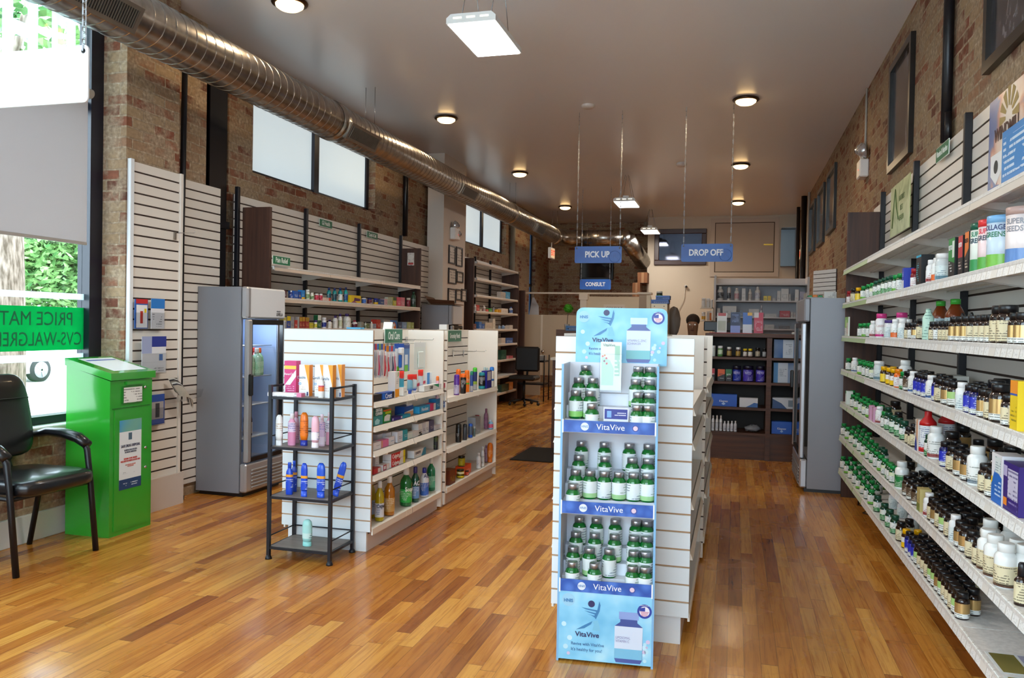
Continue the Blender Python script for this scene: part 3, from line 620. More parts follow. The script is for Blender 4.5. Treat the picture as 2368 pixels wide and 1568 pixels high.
def slat_wall(parent, x, y0, y1, z0, z1, face, pitch, gap=.012, first=None, board=None, groove=None):
    me = slat_mesh(y1-y0, z1-z0, pitch, gap, first, board, groove)
    if face > 0: return link('slat_panel', me, parent, (x, y0, z0), 90*D2R)
    return link('slat_panel', me, parent, (x, y1, z0), -90*D2R)
RBOARD = mat('#dfd9d2', .35)
# right wall: four bays, seven shelves
RS = [.245, .52, .80, 1.07, 1.345, 1.615, 1.89]
rb = [(5.94, 7.19), (4.70, 5.94), (3.46, 4.70), (2.22, 3.46)]
names = ['farthest bay, against the dark end panel', 'second bay from the dark end panel', 'third bay from the dark end panel', 'nearest bay at the right photo edge']
for k, (y0, y1) in enumerate(rb):
    t = thing('wall_shelving', 'right wall slatted shelving with seven white shelves, '+names[k], 'shelving', (0, 0, 0), group='right wall shelving bays')
    slat_wall(t, 1.168, y0+.0, y1, .12, 2.49, -1, .0765, board=RBOARD)
    MB().bbox(1.13, 1.168, y1-.032, y1, .02, 2.53, .003).build('upright_post', POST, t)
    MB().box(1.13, 1.17, y0, y1, 0, .12).build('kick_plate', WALNUT if k == 0 else SHW, t)
    for i, z in enumerate(RS):
        wall_shelf(t, 1.165, .858, y0+.003, y1-.003, z, (PLAING if i in (4, 5, 6) else TAGG) if k == 0 else (SHW if i == 6 else TAGW))
    if k == 0: MB().bbox(.886, 1.17, 7.195, 7.225, 0, 2.372, .002).build('end_panel', WALNUT, t)
    if k == 0: slat_wall(t, 1.168, 7.23, 7.75, 2.0, 2.47, -1, .0765, board=RBOARD)
    if k == 3: MB().bbox(1.13, 1.168, y0, y0+.032, .02, 2.53, .003).build('upright_post', POST, t)
# left wall: panel with literature, second panel, four-bay run, and far run
LB = mat('#ddd6cd', .4)
t = thing('slat_wall_panel', 'tall slatted wall panel behind the green bin holding brochures', 'slat wall panel')
slat_wall(t, -4.0, 4.64, 5.13, .235, 2.46, 1, .0727, board=LB, first=.0727)
MB().bbox(-4.02, -3.988, 4.61, 4.645, .0, 2.475, .003).build('edge_trim', mat('#dfe3e6', .4), t); MB().bbox(-4.02, -3.988, 5.125, 5.155, .0, 2.465, .003).build('edge_trim', LB, t)
MB().box(-4.02, -3.975, 4.645, 5.175, 0, .235).build('plinth', mat('#c9beb5', .45), t)
t = thing('slat_wall_panel', 'narrower slatted wall panel between the thin pipe and the steel column', 'slat wall panel')
slat_wall(t, -4.10, 5.17, 5.76, .1, 2.46, 1, .0727, board=LB)
fb = [(5.98, 7.12), (7.12, 8.29), (8.29, 9.465), (9.465, 10.5)]
fn = ['nearest bay by the tall cooler', 'second bay from the cooler', 'third bay, beside the far dark panel', 'last bay before the white column']
LS = [1.03, 1.32, 1.588, 1.858]
for k, (y0, y1) in enumerate(fb):
    t = thing('wall_shelving', 'left wall slatted shelving, '+fn[k], 'shelving', group='left wall shelving bays')
    slat_wall(t, -4.12, y0, y1, .12, 2.455, 1, .0715, board=LB)
    MB().bbox(-4.12, -4.085, y0, y0+.035, .02, 2.52 if k == 0 else 2.50, .003).build('upright_post', POST, t)
    if k < 3:
        for z in LS: wall_shelf(t, -4.118, -3.815, y0+.003 if k else 6.14, y1-.003, z, mat('#cdb9a6', .35), .04)
    if k == 0: MB().bbox(-4.13, -3.85, 6.10, 6.13, 0, 2.36, .002).build('end_panel', WALNUT, t)
    if k == 3: MB().bbox(-4.12, -3.83, 9.475, 9.505, 0, 2.335, .002).build('end_panel', WALNUT, t)
t = thing('paper_notice', 'small white paper notice taped on the dark end panel', 'notice', (-3.96, 9.474, 2.12)); MB().box(-.045, .045, -.003, 0, 0, .16).build('sheet', label_mat('#d8d0c8', '#7a6a60', .5), t); MB().box(-.035, .035, -.004, -.003, .01, .035).build('red_stripe', mat('#b03a3a', .5), t)
t = thing('wall_shelving', 'far left dark-ended shelving with nine shelves beyond the white column', 'shelving')
slat_wall(t, -4.12, 11.65, 14.16, .1, 2.46, 1, .0765, board=LB)
for yy in (11.68, 12.5, 13.35): MB().bbox(-4.12, -4.085, yy, yy+.035, .02, 2.5, .003).build('upright_post', POST, t)
FS = [.24, .52, .80, 1.075, 1.325, 1.60, 1.85, 2.105, 2.36]
for z in FS: wall_shelf(t, -4.118, -3.80, 11.72, 14.14, z, mat('#bda993', .4), .035)
MB().bbox(-4.13, -3.83, 11.62, 11.66, 0, 2.40, .002).build('end_panel', WALNUT, t); MB().bbox(-4.13, -3.80, 14.15, 14.19, 0, 2.36, .002).build('end_panel', WALNUT, t); MB().bbox(-4.13, -3.80, 14.6, 14.66, 0, 2.05, .002).build('end_panel', WALNUT, t)
# green category signs
SGN = mat('#1f6f4b', .5); SGW = mat('#e5ebe5', .5)
def cat_sign(word, loc, rz, w, h, label, size, sx=.62, tilt=0, col=None):
    t = thing('category_sign', label, 'category sign', loc, rot=(tilt, 0, rz))
    mb = MB().box(-w/2-.004, w/2+.004, -.001, .003, -h/2-.004, h/2+.004, 1).box(-w/2, w/2, -.003, -.001, -h/2, h/2, 0); mb.build('sign_board', [col or SGN, SGW], t)
    text(word, t, (0, -.0035, 0), SGW, size, sx=sx, bold=.001)
cat_sign('Pain Relief', (-3.79, 6.19, 1.905), 90*D2R, .27, .068, 'green sign reading Pain Relief on the left upper shelf', .062, .75)
cat_sign('GI Health', (-4.10, 7.53, 2.40), 90*D2R, .26, .07, 'green sign reading GI Health on the left slatted wall', .062, .7)
cat_sign('Cough & Cold', (-4.10, 8.64, 2.405), 90*D2R, .28, .07, 'green sign reading Cough and Cold on the left slatted wall', .055, .62)
cat_sign('Vitamins & Nutrition', (1.145, 5.20, 2.44), -90*D2R, .29, .08, 'green sign reading Vitamins and Nutrition on the right slatted wall', .05, .6)
# posters leaning on the top right shelf
t = thing('leafy_poster', 'green leafy tall poster leaning on the right slatted wall', 'poster', (1.1, 6.18, 2.08), -90*D2R)
GP = nodes('leafy_print', .35, .4); m, b, N, Lk, mth, ramp, mix = GP; g = N('ShaderNodeTexCoord'); n = N('ShaderNodeTexNoise', i_Scale=5.0, i_Detail=4.0, i_Distortion=1.5); Lk(g.outputs['Object'], n.inputs['Vector'])
Lk(ramp(n.outputs[0], [(.3, '#7f9150'), (.5, '#aebb82'), (.7, '#c3cb9c')]), b.inputs['Base Color']); GP = m
mb = MB(); mb.box(-.33, .35, -.004, 0, 0, .36, 0); mb.build('poster_sheet', [GP], t)
IK = mat('#5f7344', .5)
for i in range(3): text(['NATURE\'S', 'BEST', 'HEALTH'][i], t, (.08, -.005, .24-.07*i), IK, .055, sx=.8)
MB().tube([(-.15, -.006, .33), (-.2, -.006, .2), (-.24, -.006, .06)], .004, 5).build('plant_stem', IK, t); MB().tube([(-.15, -.006, .33), (-.1, -.006, .2), (-.02, -.006, .1)], .004, 5).build('plant_stem', IK, t)
t = thing('windmill_poster', 'large vitamin poster with sunrise windmill emblem on the top right shelf', 'poster', (1.12, 3.85, 1.99), -90*D2R)
WP = nodes('sunrise_print', .3, .4); m, b, N, Lk, mth, ramp, mix = WP; g = N('ShaderNodeTexCoord'); n = N('ShaderNodeTexNoise', i_Scale=4.0, i_Detail=5.0, i_Distortion=.8); s_ = N('ShaderNodeSeparateXYZ'); Lk(g.outputs['Object'], n.inputs['Vector']); Lk(g.outputs['Object'], s_.inputs[0])
dist = mth('ABSOLUTE', mth('SUBTRACT', s_.outputs[0], -.06)); Lk(ramp(mth('ADD', mth('MULTIPLY', dist, 2.4), mth('MULTIPLY', mth('SUBTRACT', n.outputs[0], .5), 1.2)), [(.15, '#eae0d6'), (.34, '#e4c8b8'), (.46, '#c9907e'), (.55, '#6a7fae'), (.8, '#3f5d9c')]), b.inputs['Base Color']); WP = m
MB().box(-.34, .6, -.004, 0, 0, .455).build('poster_sheet', WP, t); GOLD = mat('#a8905a', .5)
for k in range(7):
    a = (180-k*30)*D2R; mb = MB(); p = lambda rr, da: (-.06+rr*math.cos(a+da), -.005, .33+rr*math.sin(a+da)); mb.quad(p(.045, -.16), p(.13, -.17), p(.13, .17), p(.045, .16)); mb.build('windmill_blade', GOLD, t)
text('WINDMILL', t, (-.25, -.006, .277), mat('#4a2a26', .5), .082, sx=.86, bold=.002, align='LEFT'); text('VITAMINS', t, (-.05, -.006, .226), mat('#6b5550', .5), .036, sx=.9, align='LEFT')
mb = MB(); mb.add([(-.3, -.005, .2), (-.3, -.005, .11), (-.22, -.005, .06), (-.14, -.005, .11), (-.14, -.005, .2)], [(0, 1, 2, 3, 4)]); mb.build('shield', mat('#eef0f2', .5), t); disc(MB(), -.22, .14, .03, -.006).build('shield_mark', mat('#26343a', .5), t)
MB().box(-.335, -.18, -.005, -.004, 0, .055).build('blue_print', mat('#2f6cb8', .4), t)
t = thing('display_carton', 'bright blue printed carton in front of the windmill poster', 'carton', (1.0, 3.38, 1.893), -90*D2R)
BB = mat('#1f86cf', .35); MB().bbox(-.20, .25, 0, .1, 0, .28, .002).build('carton', BB, t); w_ = mat('#e8f0f6', .4)
rect(MB(), -.18, .1, .10, .25, -.001).build('printed_text', label_mat('#1f86cf', '#e8f4ff', .35, .45), t); rect(MB(), -.18, -.09, .01, .06, -.001).build('picture', mat('#d6cfe0', .4), t); rect(MB(), -.05, .04, .01, .06, -.001).build('picture', mat('#cfd6e8', .4), t)
# ================================================================== gondolas
GW = mat('#dfe6ea', .3); GCR = mat('#ece5da', .35); KICK = mat('#d6ccc6', .4); DECK = mat('#e8e4dc', .4)
CHAN = tag_mat('island_price_channel', '#e9e2d6', '#6a5a3a', '#f2ecdf', .13, .12)
def gondola(name_l, x0, x1, y0, y1, side, shelves, front, deck=.135):
    """one 1.2 m bay seen from its +x (side=1) or both faces; centre slat panel at xm"""
    t = thing('gondola_shelf', name_l, 'gondola'); xm = (x0+x1)/2 if not isinstance(side, float) else side
    if front:
        me = slat_mesh(x1-x0, 1.335-.125, .0765, .008, .0765, GW, GROOVE); link('end_slat_panel', me, t, (x0, y0-.02, .125))
        MB().box(x0+.034, x1-.034, y0, y0+.02, 0, .125).build('end_kick_plate', mat('#e3e7ea', .4), t)
    for s in (-1, 1):
        xo = x1 if s > 0 else x0
        me = slat_mesh(y1-y0-.02, 1.335-deck, .0765, .008, .0765, GCR, DGROOVE)
        link('back_slat_panel', me, t, (xm+s*.012, (y0+.02) if s > 0 else y1, deck), 90*D2R*s)
        MB().box(xo-s*.05, xo-s*.034, y0+(.02 if front else 0), y1, 0, deck-.035).build('kick_plate', KICK, t)
        MB().box(xm, xo, y0+.0, y1, deck-.015, deck).build('deck_shelf', DECK, t)
        MB().box(xo-s*.006, xo+s*.004, y0+.01, y1-.01, deck-.035, deck+.003).build('deck_channel', CHAN, t)
        for z in shelves:
            mb = MB(); mb.box(xm+s*.015, xo-s*.006, y0+.03, y1-.03, z-.012, z); mb.box(xo-s*.02, xo-s*.006, y0+.03, y1-.03, z-.026, z-.012); sh = mb.build('shelf', DECK, t)
            MB().add([(xo+s*.012, y0+.01, z-.03), (xo+s*.012, y1-.01, z-.03), (xo, y1-.01, z+.004), (xo, y0+.01, z+.004), (xo-s*.006, y0+.01, z-.03), (xo-s*.006, y1-.01, z-.03)], [(0, 1, 2, 3), (3, 2, 5, 4), (0, 4, 5, 1), (0, 3, 4), (1, 5, 2)]).build('price_channel', CHAN, sh)
            for q in (.18, .58, .95): MB().bbox(xm+s*.02, xo-s*.0, y0+(y1-y0)*q-.012, y0+(y1-y0)*q+.012, z-.045, z-.026, .004).build('bracket', mat('#f0f0ee', .4), sh)
    mb = MB(); mb.box(x0+.004, x1-.004, y1, y1+.018, deck*0+.02, 1.333, 0)
    mb.build('end_divider', GCR, t)
    if not front:
        mb = MB(); mb.box(x0+.004, x1-.004, y0-.02, y0, .02, 1.333, 0)
        for i in range(1, 17): mb.box(x1-.03, x1-.0035, y0-.021, y0-.018, 1.333-i*.0765, 1.341-i*.0765, 1)
        mb.build('start_divider', [GCR, DGROOVE], t)
    return t
SA = [.455, .602, .752, .90]
gondola('white gondola bay under the Oral Care sign, left island, near half', -2.674, -2.078, 4.43, 5.63, 1, SA, True)
gondola('white gondola bay with deodorants, left island, far half', -2.674, -2.078, 5.73, 7.05, 1, [.435, .82], False)
for wd, px, py, lb, sz in (('Oral Care', 911, 777, 'green sign reading Oral Care on the left island', .078), ('Grooming Needs', 1052, 777, 'green sign reading Grooming Needs on the left island', .06)):
    q = hit(px, py, 'x', -2.35); cat_sign(wd, (-2.352, max(q[1], 5.92) if px > 1000 else q[1], q[2]), 90*D2R, .30 if px < 1000 else .34, .095, lb, sz, .62, col=mat('#3b7a5f', .5))
# right island
t = gondola('white slatted gondola behind the supplement display, right island, near half', -.774, -.165, 3.57, 4.82, 1, [.40, .62, .88, 1.03], True)
gondola('white gondola bay of the right island, far half', -.774, -.150, 4.92, 6.15, 1, [.40, .62, .88, 1.03], False)
# ================================================================== products
_PC = {}
def proto(key, fn):
    if key not in _PC: _PC[key] = fn()
    return _PC[key]
def place(name, label, cat, parts, loc, rz=0, group=None, rot=None):
    """a thing and its parts: parts is [(part name, mesh, index of the part it belongs to or None), ...]"""
    t = thing(name, label, cat, loc, rz, group, rot); obs = []
    for pn, me, par in parts: obs.append(link(pn, me, t if par is None else obs[par]))
    return t
def P_pill(R, Hh, capR, capH, body, cap, bands, seg=14, sho=.16, neck=None, trans=0, metalcap=0):
    """pill bottle: R radius, Hh full height; bands = [(z0, z1, material), ...] as fractions of the body"""
    def f():
        hb = Hh-capH; nk = neck or capR*.86
        m = mat(body, .12 if trans else .22, trans=0, coat=.6 if trans else 0)
        prof = [(R*.9, 0), (R, R*.12), (R, hb*(1-sho)-.0), (R*.93, hb*(1-sho*.6)), (nk*1.08, hb*(1-sho*.18)), (nk, hb)]
        out = [('bottle', MB().lathe(prof, seg).mesh('bottle', m), None)]
        cm = mat(cap, .3, .9 if metalcap else 0)
        out.append(('cap', MB().lathe([(capR, hb-.002), (capR, hb+capH*.85), (capR*.93, hb+capH)], seg).mesh('cap', cm), None))
        if bands:
            mb = MB(); ms = []
            zt = hb*(1-sho)
            for a, b, c in bands:
                ms.append(c if not isinstance(c, str) else mat(c, .35)); mb.lathe([(R+.0006, a*zt), (R+.0006, b*zt)], seg, len(ms)-1, cap=False)
            out.append(('label', mb.mesh('label', ms), None))
        return out
    return proto(('pill', R, Hh, capR, capH, body, cap, str(bands), sho, trans), f)
def P_prof(key, prof, body, extra=(), seg=16, sy=1.0, rough=.25, bandm=None, trans=0, sx=1.0, metal=0):
    """free-form bottle: prof and extra [(part, prof, colour)] are lathe profiles"""
    def f():
        def L(p, m, nm):
            mb = MB().lathe(p, seg, sy=sy); return mb.mesh(nm, m)
        bm_ = mat(body, rough, metal, coat=.5 if trans else 0) if isinstance(body, str) else body
        out = [('bottle', L(prof, bm_, 'bottle'), None)]
        for pn, p, c in extra:
            mb = MB().lathe(p, seg, sy=sy, cap=(pn != 'label')); out.append((pn, mb.mesh(pn, c if not isinstance(c, str) else mat(c, .3)), None))
        return out
    return proto(('prof', key), f)
def rp(R, z0, z1): return [(R, z0), (R, z1)]
def P_box(key, w, d, h, col, patches=(), side=None, texts=(), top=None, rough=.4):
    """carton: front faces -y; patches (x0,x1,z0,z1,colour) as fractions; side = colour of both flanks"""
    def f():
        ms = [mat(col, rough) if isinstance(col, str) else col]; mb = MB().box(-w/2, w/2, 0, d, 0, h)
        def mi(c):
            m = mat(c, rough) if isinstance(c, str) else c
            if m not in ms: ms.append(m)
            return ms.index(m)
        for i, p in enumerate(patches):
            if len(p) == 5: rect(mb, -w/2+p[0]*w, -w/2+p[1]*w, p[2]*h, p[3]*h, -.0004-.0002*i, mi(p[4]))
            else: mb.add([(-w/2+x*w, -.0004-.0002*i, z*h) for x, z in p[0]], [list(range(len(p[0])))], mi(p[1]))
        if side:
            k = mi(side)
            for s in (-1, 1): mb.quad((s*(w/2+.0004), 0, 0), (s*(w/2+.0004), d, 0), (s*(w/2+.0004), d, h), (s*(w/2+.0004), 0, h), k)
        if top: mb.quad((-w/2, 0, h+.0004), (w/2, 0, h+.0004), (w/2, d, h+.0004), (-w/2, d, h+.0004), mi(top))
        out = [('carton', mb.mesh('carton', ms), None)]
        for s, x, z, size, c, sx in texts:
            me = text_mesh(s, size, sx=sx, m=mat(c, .4), bold=.0003).copy(); me.transform(Matrix.Translation((x, -.0018, z))); out.append(('lettering', me, 0))
        return out
    return proto(('box', key), f)
LW = label_mat('#e9ebe8', '#4b5a4b', 1.0, .5); LC = label_mat('#ddd2ae', '#3d3020', 1.0, .5); LG = mat('#c8a368', .25, .55, name='gold_foil_label')
LGr = label_mat('#1d7a3c', '#d8ead0', 1.0, .5); LB2 = label_mat('#2b35b8', '#c8d0f4', 1.0, .52); LBr = label_mat('#5d4a38', '#e0d4c0', 1.0, .5); LWr = label_mat('#eeeeee', '#9a2222', 1.0, .5)
LP = label_mat('#d9e4e4', '#5a7a8a', 1.0, .5)
GB = '#0c4a22'; BR = '#22120c'; GCAP = '#139043'; DGC = '#0d4a34'
SP = {
 'g': lambda v=0: P_pill(.0245, .098, .019, .02, GB, GCAP, [[(.12, .92, LW)], [(.3, .95, LW), (.08, .3, '#6fae3c')], [(.1, .35, LGr), (.35, .92, LW)], [(.12, .6, LW), (.6, .92, '#dfe6c4')]][v % 4], trans=1),
 'd': lambda v=0: P_pill(.026, .104, .021, .02, '#0b3a28', DGC, [[(.1, .45, LGr), (.45, .92, LW)], [(.1, .55, LGr), (.55, .95, '#e8ece4')]][v % 2], trans=1),
 'k': lambda v=0: P_pill(.027, .106, .022, .021, BR, '#121216', [[(.1, .32, LW), (.32, .9, LC)], [(.12, .92, LC)], [(.1, .34, LW), (.34, .9, LG)], [(.1, .3, LW), (.3, .92, LBr)], [(.12, .5, LW), (.5, .9, '#a8cf7e')]][v % 5], trans=1),
 'ks': lambda v=0: P_pill(.021, .088, .0175, .02, BR, '#14141a', [[(.12, .88, LC)], [(.1, .4, LW), (.4, .88, LG)], [(.12, .88, LW)]][v % 3], trans=1),
 'kb': lambda v=0: P_pill(.036, .135, .03, .026, BR, '#121216', [[(.1, .34, LW), (.34, .9, LG)], [(.1, .9, LC)]][v % 2], trans=1),
 'w': lambda v=0: P_pill(.026, .112, .019, .02, '#eceeee', '#f2f2f2', [[(.1, .8, LW), (.1, .22, '#1d6fc4')], [(.12, .8, LWr), (.12, .3, '#c83232')], [(.1, .8, LP)], [(.1, .45, '#e06a2a'), (.45, .8, LW)]][v % 4]),
 'wb': lambda v=0: P_pill(.036, .150, .026, .028, '#eef0ee', '#f2f4f2', [[(.1, .75, LC), (.05, .16, '#5a3a2a')], [(.1, .75, LGr)], [(.1, .8, LW), (.1, .25, '#c43030')], [(.1, .72, LW), (.1, .24, '#1d7fa8')]][v % 4]),
 'b': lambda v=0: P_pill(.024, .108, .019, .02, '#141a5a', '#101018', [(.32, .92, LB2), (.08, .32, LW)]),
 'y': lambda v=0: P_pill(.023, .10, .019, .022, '#3a2410', '#f0b400', [[(.1, .5, '#f0c21e'), (.5, .9, LWr)], [(.1, .85, '#f4d23a')]][v % 2]),
 'o': lambda v=0: P_pill(.024, .105, .02, .022, '#e86a18', '#f08a10', [(.1, .85, LWr)]),
 'pk': lambda v=0: P_pill(.036, .155, .031, .028, '#f0eef2', '#d43a86', [(.08, .22, '#c02878'), (.22, .8, LWr)]),
 'gy': lambda v=0: P_pill(.033, .125, .031, .022, '#cfd6d8', '#f0f0f0', [(.1, .8, LP), (.1, .28, '#7fb6cc')]),
 'pu': lambda v=0: P_pill(.031, .11, .029, .016, '#dfe0e4', '#3f2a78', [(.1, .85, LP)]),
 'rd': lambda v=0: P_pill(.022, .098, .019, .022, '#7a1420', '#a01422', [(.1, .8, LWr)]),
 'dr': lambda v=0: P_prof('drop', [(.0185, 0), (.019, .003), (.019, .055), (.010, .07), (.010, .074)], BR, [('cap', [(.012, .072), (.012, .09), (.009, .092)], '#121216'), ('rubber_bulb', [(.007, .092), (.0075, .115), (.004, .124)], '#17171b'), ('label', rp(.0195, .008, .05), LC)], trans=1),
 'am': lambda v=0: P_prof('am', [(.042, 0), (.045, .006), (.045, .115), (.043, .13), (.022, .17), (.02, .178)], '#7a3208', [('cap', [(.023, .176), (.023, .2), (.021, .202)], '#3fae3a'), ('label', rp(.0456, .03, .112), label_mat('#b8ccd2', '#55707c', .8, .5))], trans=1),
 'rt': lambda v=0: P_prof('rt', [(.037, 0), (.039, .006), (.039, .13), (.037, .135)], '#e4e6ea', [('label', rp(.0396, .012, .128), label_mat('#e4e8ec', '#4a5a9a', .9, .5)), ('cap', [(.039, .135), (.037, .15), (.017, .175), (.016, .2), (.0155, .202)], '#c41c20'), ('stripe', rp(.0397, .008, .03), '#c41c20')]),
 'tg': lambda v=0: P_prof('tg', [(.024, 0), (.026, .005), (.026, .11), (.012, .135), (.012, .15), (.010, .152)], label_mat('#bfe0d0', '#6f9a8a', .6, .5)),
 'sp': lambda v=0: P_prof('sp', [(.02, 0), (.021, .004), (.021, .08), (.01, .095)], '#2a1810', [('cap', [(.013, .093), (.011, .13), (.008, .135)], '#19191e'), ('label', rp(.0215, .01, .075), LC)], trans=1),
 'can1': lambda v=0: P_prof(('can', v), [(.05, 0), (.05, .165)], ['#e6efe8', '#f4dde0', '#cfe3f4', '#e9e1ee', '#eee3e2'][v], [('lid', [(.0508, .163), (.0508, .188), (.048, .19)], ['#0f5c46', '#e0383c', '#7fb8e8', '#8a2a6a', '#b89a92'][v]), ('label', rp(.0503, .002, .05), ['#3f9a5a', '#5fae4a', '#7cc04a', '#c0486a', '#5f86c0'][v])], seg=24),
}
# cartons by key
BX = {
 'blue': ('blue', .05, .05, .115, '#2c3fb0', [(0, 1, 0, .42, '#d8dce4'), (.15, .85, .5, .9, label_mat('#2c3fb0', '#b8c4f4', 1, .5))]),
 'teal': ('teal', .11, .06, .15, '#101014', [(0, .62, .0, 1, '#101014'), (.05, .55, .1, .85, label_mat('#101014', '#58c8e0', .8, .5)), (0, 1, .93, 1, '#1fa8cc')]),
 'ketog': ('ketog', .10, .05, .165, '#17181a', [([(0, .45), (1, .35), (1, 1), (0, 1)], '#1f8a3c'), (.1, .6, .05, .4, label_mat('#17181a', '#f0f0f0', .7, .5)), (.62, .95, .5, .92, '#dfe8df')], None, [('KETO', -.015, .125, .028, '#f2f2f2', .8)]),
 'ketor': ('ketor', .065, .05, .16, '#1a1416', [(0, 1, .45, 1, '#c42a34'), (.1, .8, .05, .4, label_mat('#1a1416', '#f0d8d8', .7, .5))], None, [('KETO', 0, .122, .026, '#f2f2f2', .7)]),
 'ketoo': ('ketoo', .055, .05, .165, '#17161a', [([(0, .4), (1, .6), (1, 1), (0, 1)], '#e87a1e'), (.1, .8, .05, .35, label_mat('#17161a', '#f0e0c8', .7, .5))], None, [('KETO', 0, .13, .024, '#2a2a2a', .7)]),
 'greenbk': ('greenbk', .18, .07, .10, '#dfe0d8', [(0, 1, .72, 1, '#6f9a4a'), (.05, .95, .05, .65, label_mat('#dfe0d8', '#8a8a80', .6, .5))]),
 'yel': ('yel', .07, .05, .16, '#f0d020', [(0, 1, .74, 1, '#f49a28'), (.1, .9, .1, .5, label_mat('#f0d020', '#6a5a10', .6, .5)), (0, 1, .7, .74, '#3a5ab8')]),
 'pink': ('pink', .05, .03, .095, '#e0a8c8', [(.1, .9, .1, .9, label_mat('#e0a8c8', '#8a3a6a', .8, .5))]),
 'whgr': ('whgr', .055, .05, .105, '#dfe8df', [(0, 1, .8, 1, '#2f8a4a'), (.1, .9, .1, .7, LW)]),
 'whbl': ('whbl', .06, .045, .155, '#e9e2dc', [([(0, 0), (.9, 0), (.45, .5), (0, .25)], '#2438a0'), ([(.5, .5), (1, .25), (1, 1), (.5, 1)], '#efb68a'), (.08, .4, .55, .95, label_mat('#e9e2dc', '#333', .9, .5))]),
 'blwh': ('blwh', .11, .075, .17, '#e6e6ea', [([(0, 0), (1, 0), (1, .55), (.35, .7), (0, .35)], '#1f6ac4'), (.35, .95, .1, .5, label_mat('#1f6ac4', '#d8e8f8', .6, .5)), (.35, .9, .62, .95, LP), ([(0, .35), (.12, .42), (.12, .52), (0, .5)], '#f0c830')]),
 'purp': ('purp', .15, .09, .16, '#352278', [(.3, .95, .28, .88, label_mat('#c8c4dc', '#4a4080', .6, .5)), (.3, .95, .08, .22, label_mat('#352278', '#8f86c0', .6, .5)), (.03, .27, .1, .26, '#e8882a'), (.03, .27, .7, .92, '#b8b0d8')]),
 'yegr': ('yegr', .065, .05, .11, '#c8b878', [(0, 1, 0, .35, '#7c8a3a'), (.1, .9, .4, .9, label_mat('#c8b878', '#5a4a20', .7, .5))]),
 'brochure': ('brochure', .20, .012, .155, '#e4e6dc', [([(0, .45), (1, .4), (1, 1), (0, 1)], '#86b84a'), (.25, .6, .5, .85, '#b8d878'), (.6, .95, .1, .7, label_mat('#e4d8cc', '#c06a5a', .6, .5)), (.05, .5, .08, .4, LW)]),
}
def bx(key): return P_box(*BX[key])
# words used in the labels
TW = {'g': 'green-capped supplement bottle', 'd': 'dark-green-capped supplement bottle', 'k': 'black-capped brown bottle', 'ks': 'small black-capped brown bottle', 'kb': 'large black-capped brown bottle',
      'w': 'small white supplement bottle', 'wb': 'large white supplement bottle', 'b': 'blue-labelled black-capped bottle', 'y': 'yellow-capped vitamin bottle', 'o': 'orange vitamin bottle', 'pk': 'white bottle with pink cap',
      'gy': 'clear white-lidded bottle', 'pu': 'purple-capped pale jar', 'rd': 'dark red capped bottle', 'dr': 'black-bulbed dropper bottle', 'am': 'big green-capped amber bottle', 'rt': 'tall red-shouldered bottle',
      'tg': 'tall pale green bottle', 'sp': 'small dark spray bottle', 'can1': 'tall round powder canister'}
SHN = {1: 'top', 2: 'second', 3: 'third', 4: 'fourth', 5: 'fifth', 6: 'sixth', 7: 'bottom'}
ORD = ['first', 'second', 'third', 'fourth', 'fifth', 'sixth', 'seventh', 'eighth', 'ninth', 'tenth', 'eleventh', 'twelfth'] + ['%dth' % i for i in range(13, 90)]
ORD = [('%dst' % (i+1) if (i+1) % 10 == 1 and i > 12 else '%dnd' % (i+1) if (i+1) % 10 == 2 and i > 12 else '%drd' % (i+1) if (i+1) % 10 == 3 and i > 12 else w) for i, w in enumerate(ORD)]
RW = {0: 'front row', 1: 'second row', 2: 'third row', 3: 'back row'}
_cnt = {}
_taken = {}
def rput(shelf, px, code, row=0, v=0, dx=None, y=None, lab=None, turn=0):
    """stand an item on a right-hand shelf; px is the column where the photograph shows it"""
    zs = RS[7-shelf]; R = {'g': .0245, 'd': .026, 'k': .027, 'ks': .021, 'kb': .036, 'w': .026, 'wb': .036, 'am': .045, 'rt': .039, 'can1': .0508, 'pk': .036, 'gy': .033, 'pu': .031, 'dr': .0195, 'tg': .026}.get(code, .025)
    isb = code in BX
    x = .872+R+row*.056 if dx is None else dx
    if y is None:
        py = 765+(px-1690)*{1: -.45, 2: -.27, 3: 0.0, 4: .25, 5: .5, 6: .8, 7: 1.15}[shelf]
        y = hit(px, py, 'x', x)[1]
    if isb: x = .875+row*.056
    ky = (shelf, 'x')
    for (oy, ox, oR) in _taken.get(ky, []):   # never let two items touch: slide the new one along the shelf
        if not isb and (y-oy)**2+(x-ox)**2 < (R+oR+.0008)**2: y = oy-math.sqrt(max(0, (R+oR+.0012)**2-(x-ox)**2))
    _taken.setdefault(ky, []).append((y, x, R))
    k = (shelf, row, code); _cnt[k] = _cnt.get(k, 0)+1
    what = TW.get(code)
    if isb: parts = bx(code)
    else: parts = SP[code](v)
    name = 'product_carton' if isb else {'can1': 'powder_canister', 'dr': 'dropper_bottle', 'sp': 'spray_bottle', 'pu': 'supplement_jar'}.get(code, 'supplement_bottle')
    cat = 'carton' if isb else {'can1': 'canister'}.get(code, 'bottle')
    rl = lab or '%s, %s, %s from end panel, %s right shelf' % (what, RW[row], ORD[_cnt[k]-1], SHN[shelf])
    t = place(name, rl, cat, parts, (x, y, zs), -90*D2R+turn, group=None if lab else 'supplement bottles on the right wall shelves')
    return t
R_ = rput
def seq(shelf, items, row=0):
    for it in items: R_(shelf, it[0], it[1], row, *(it[2:]))
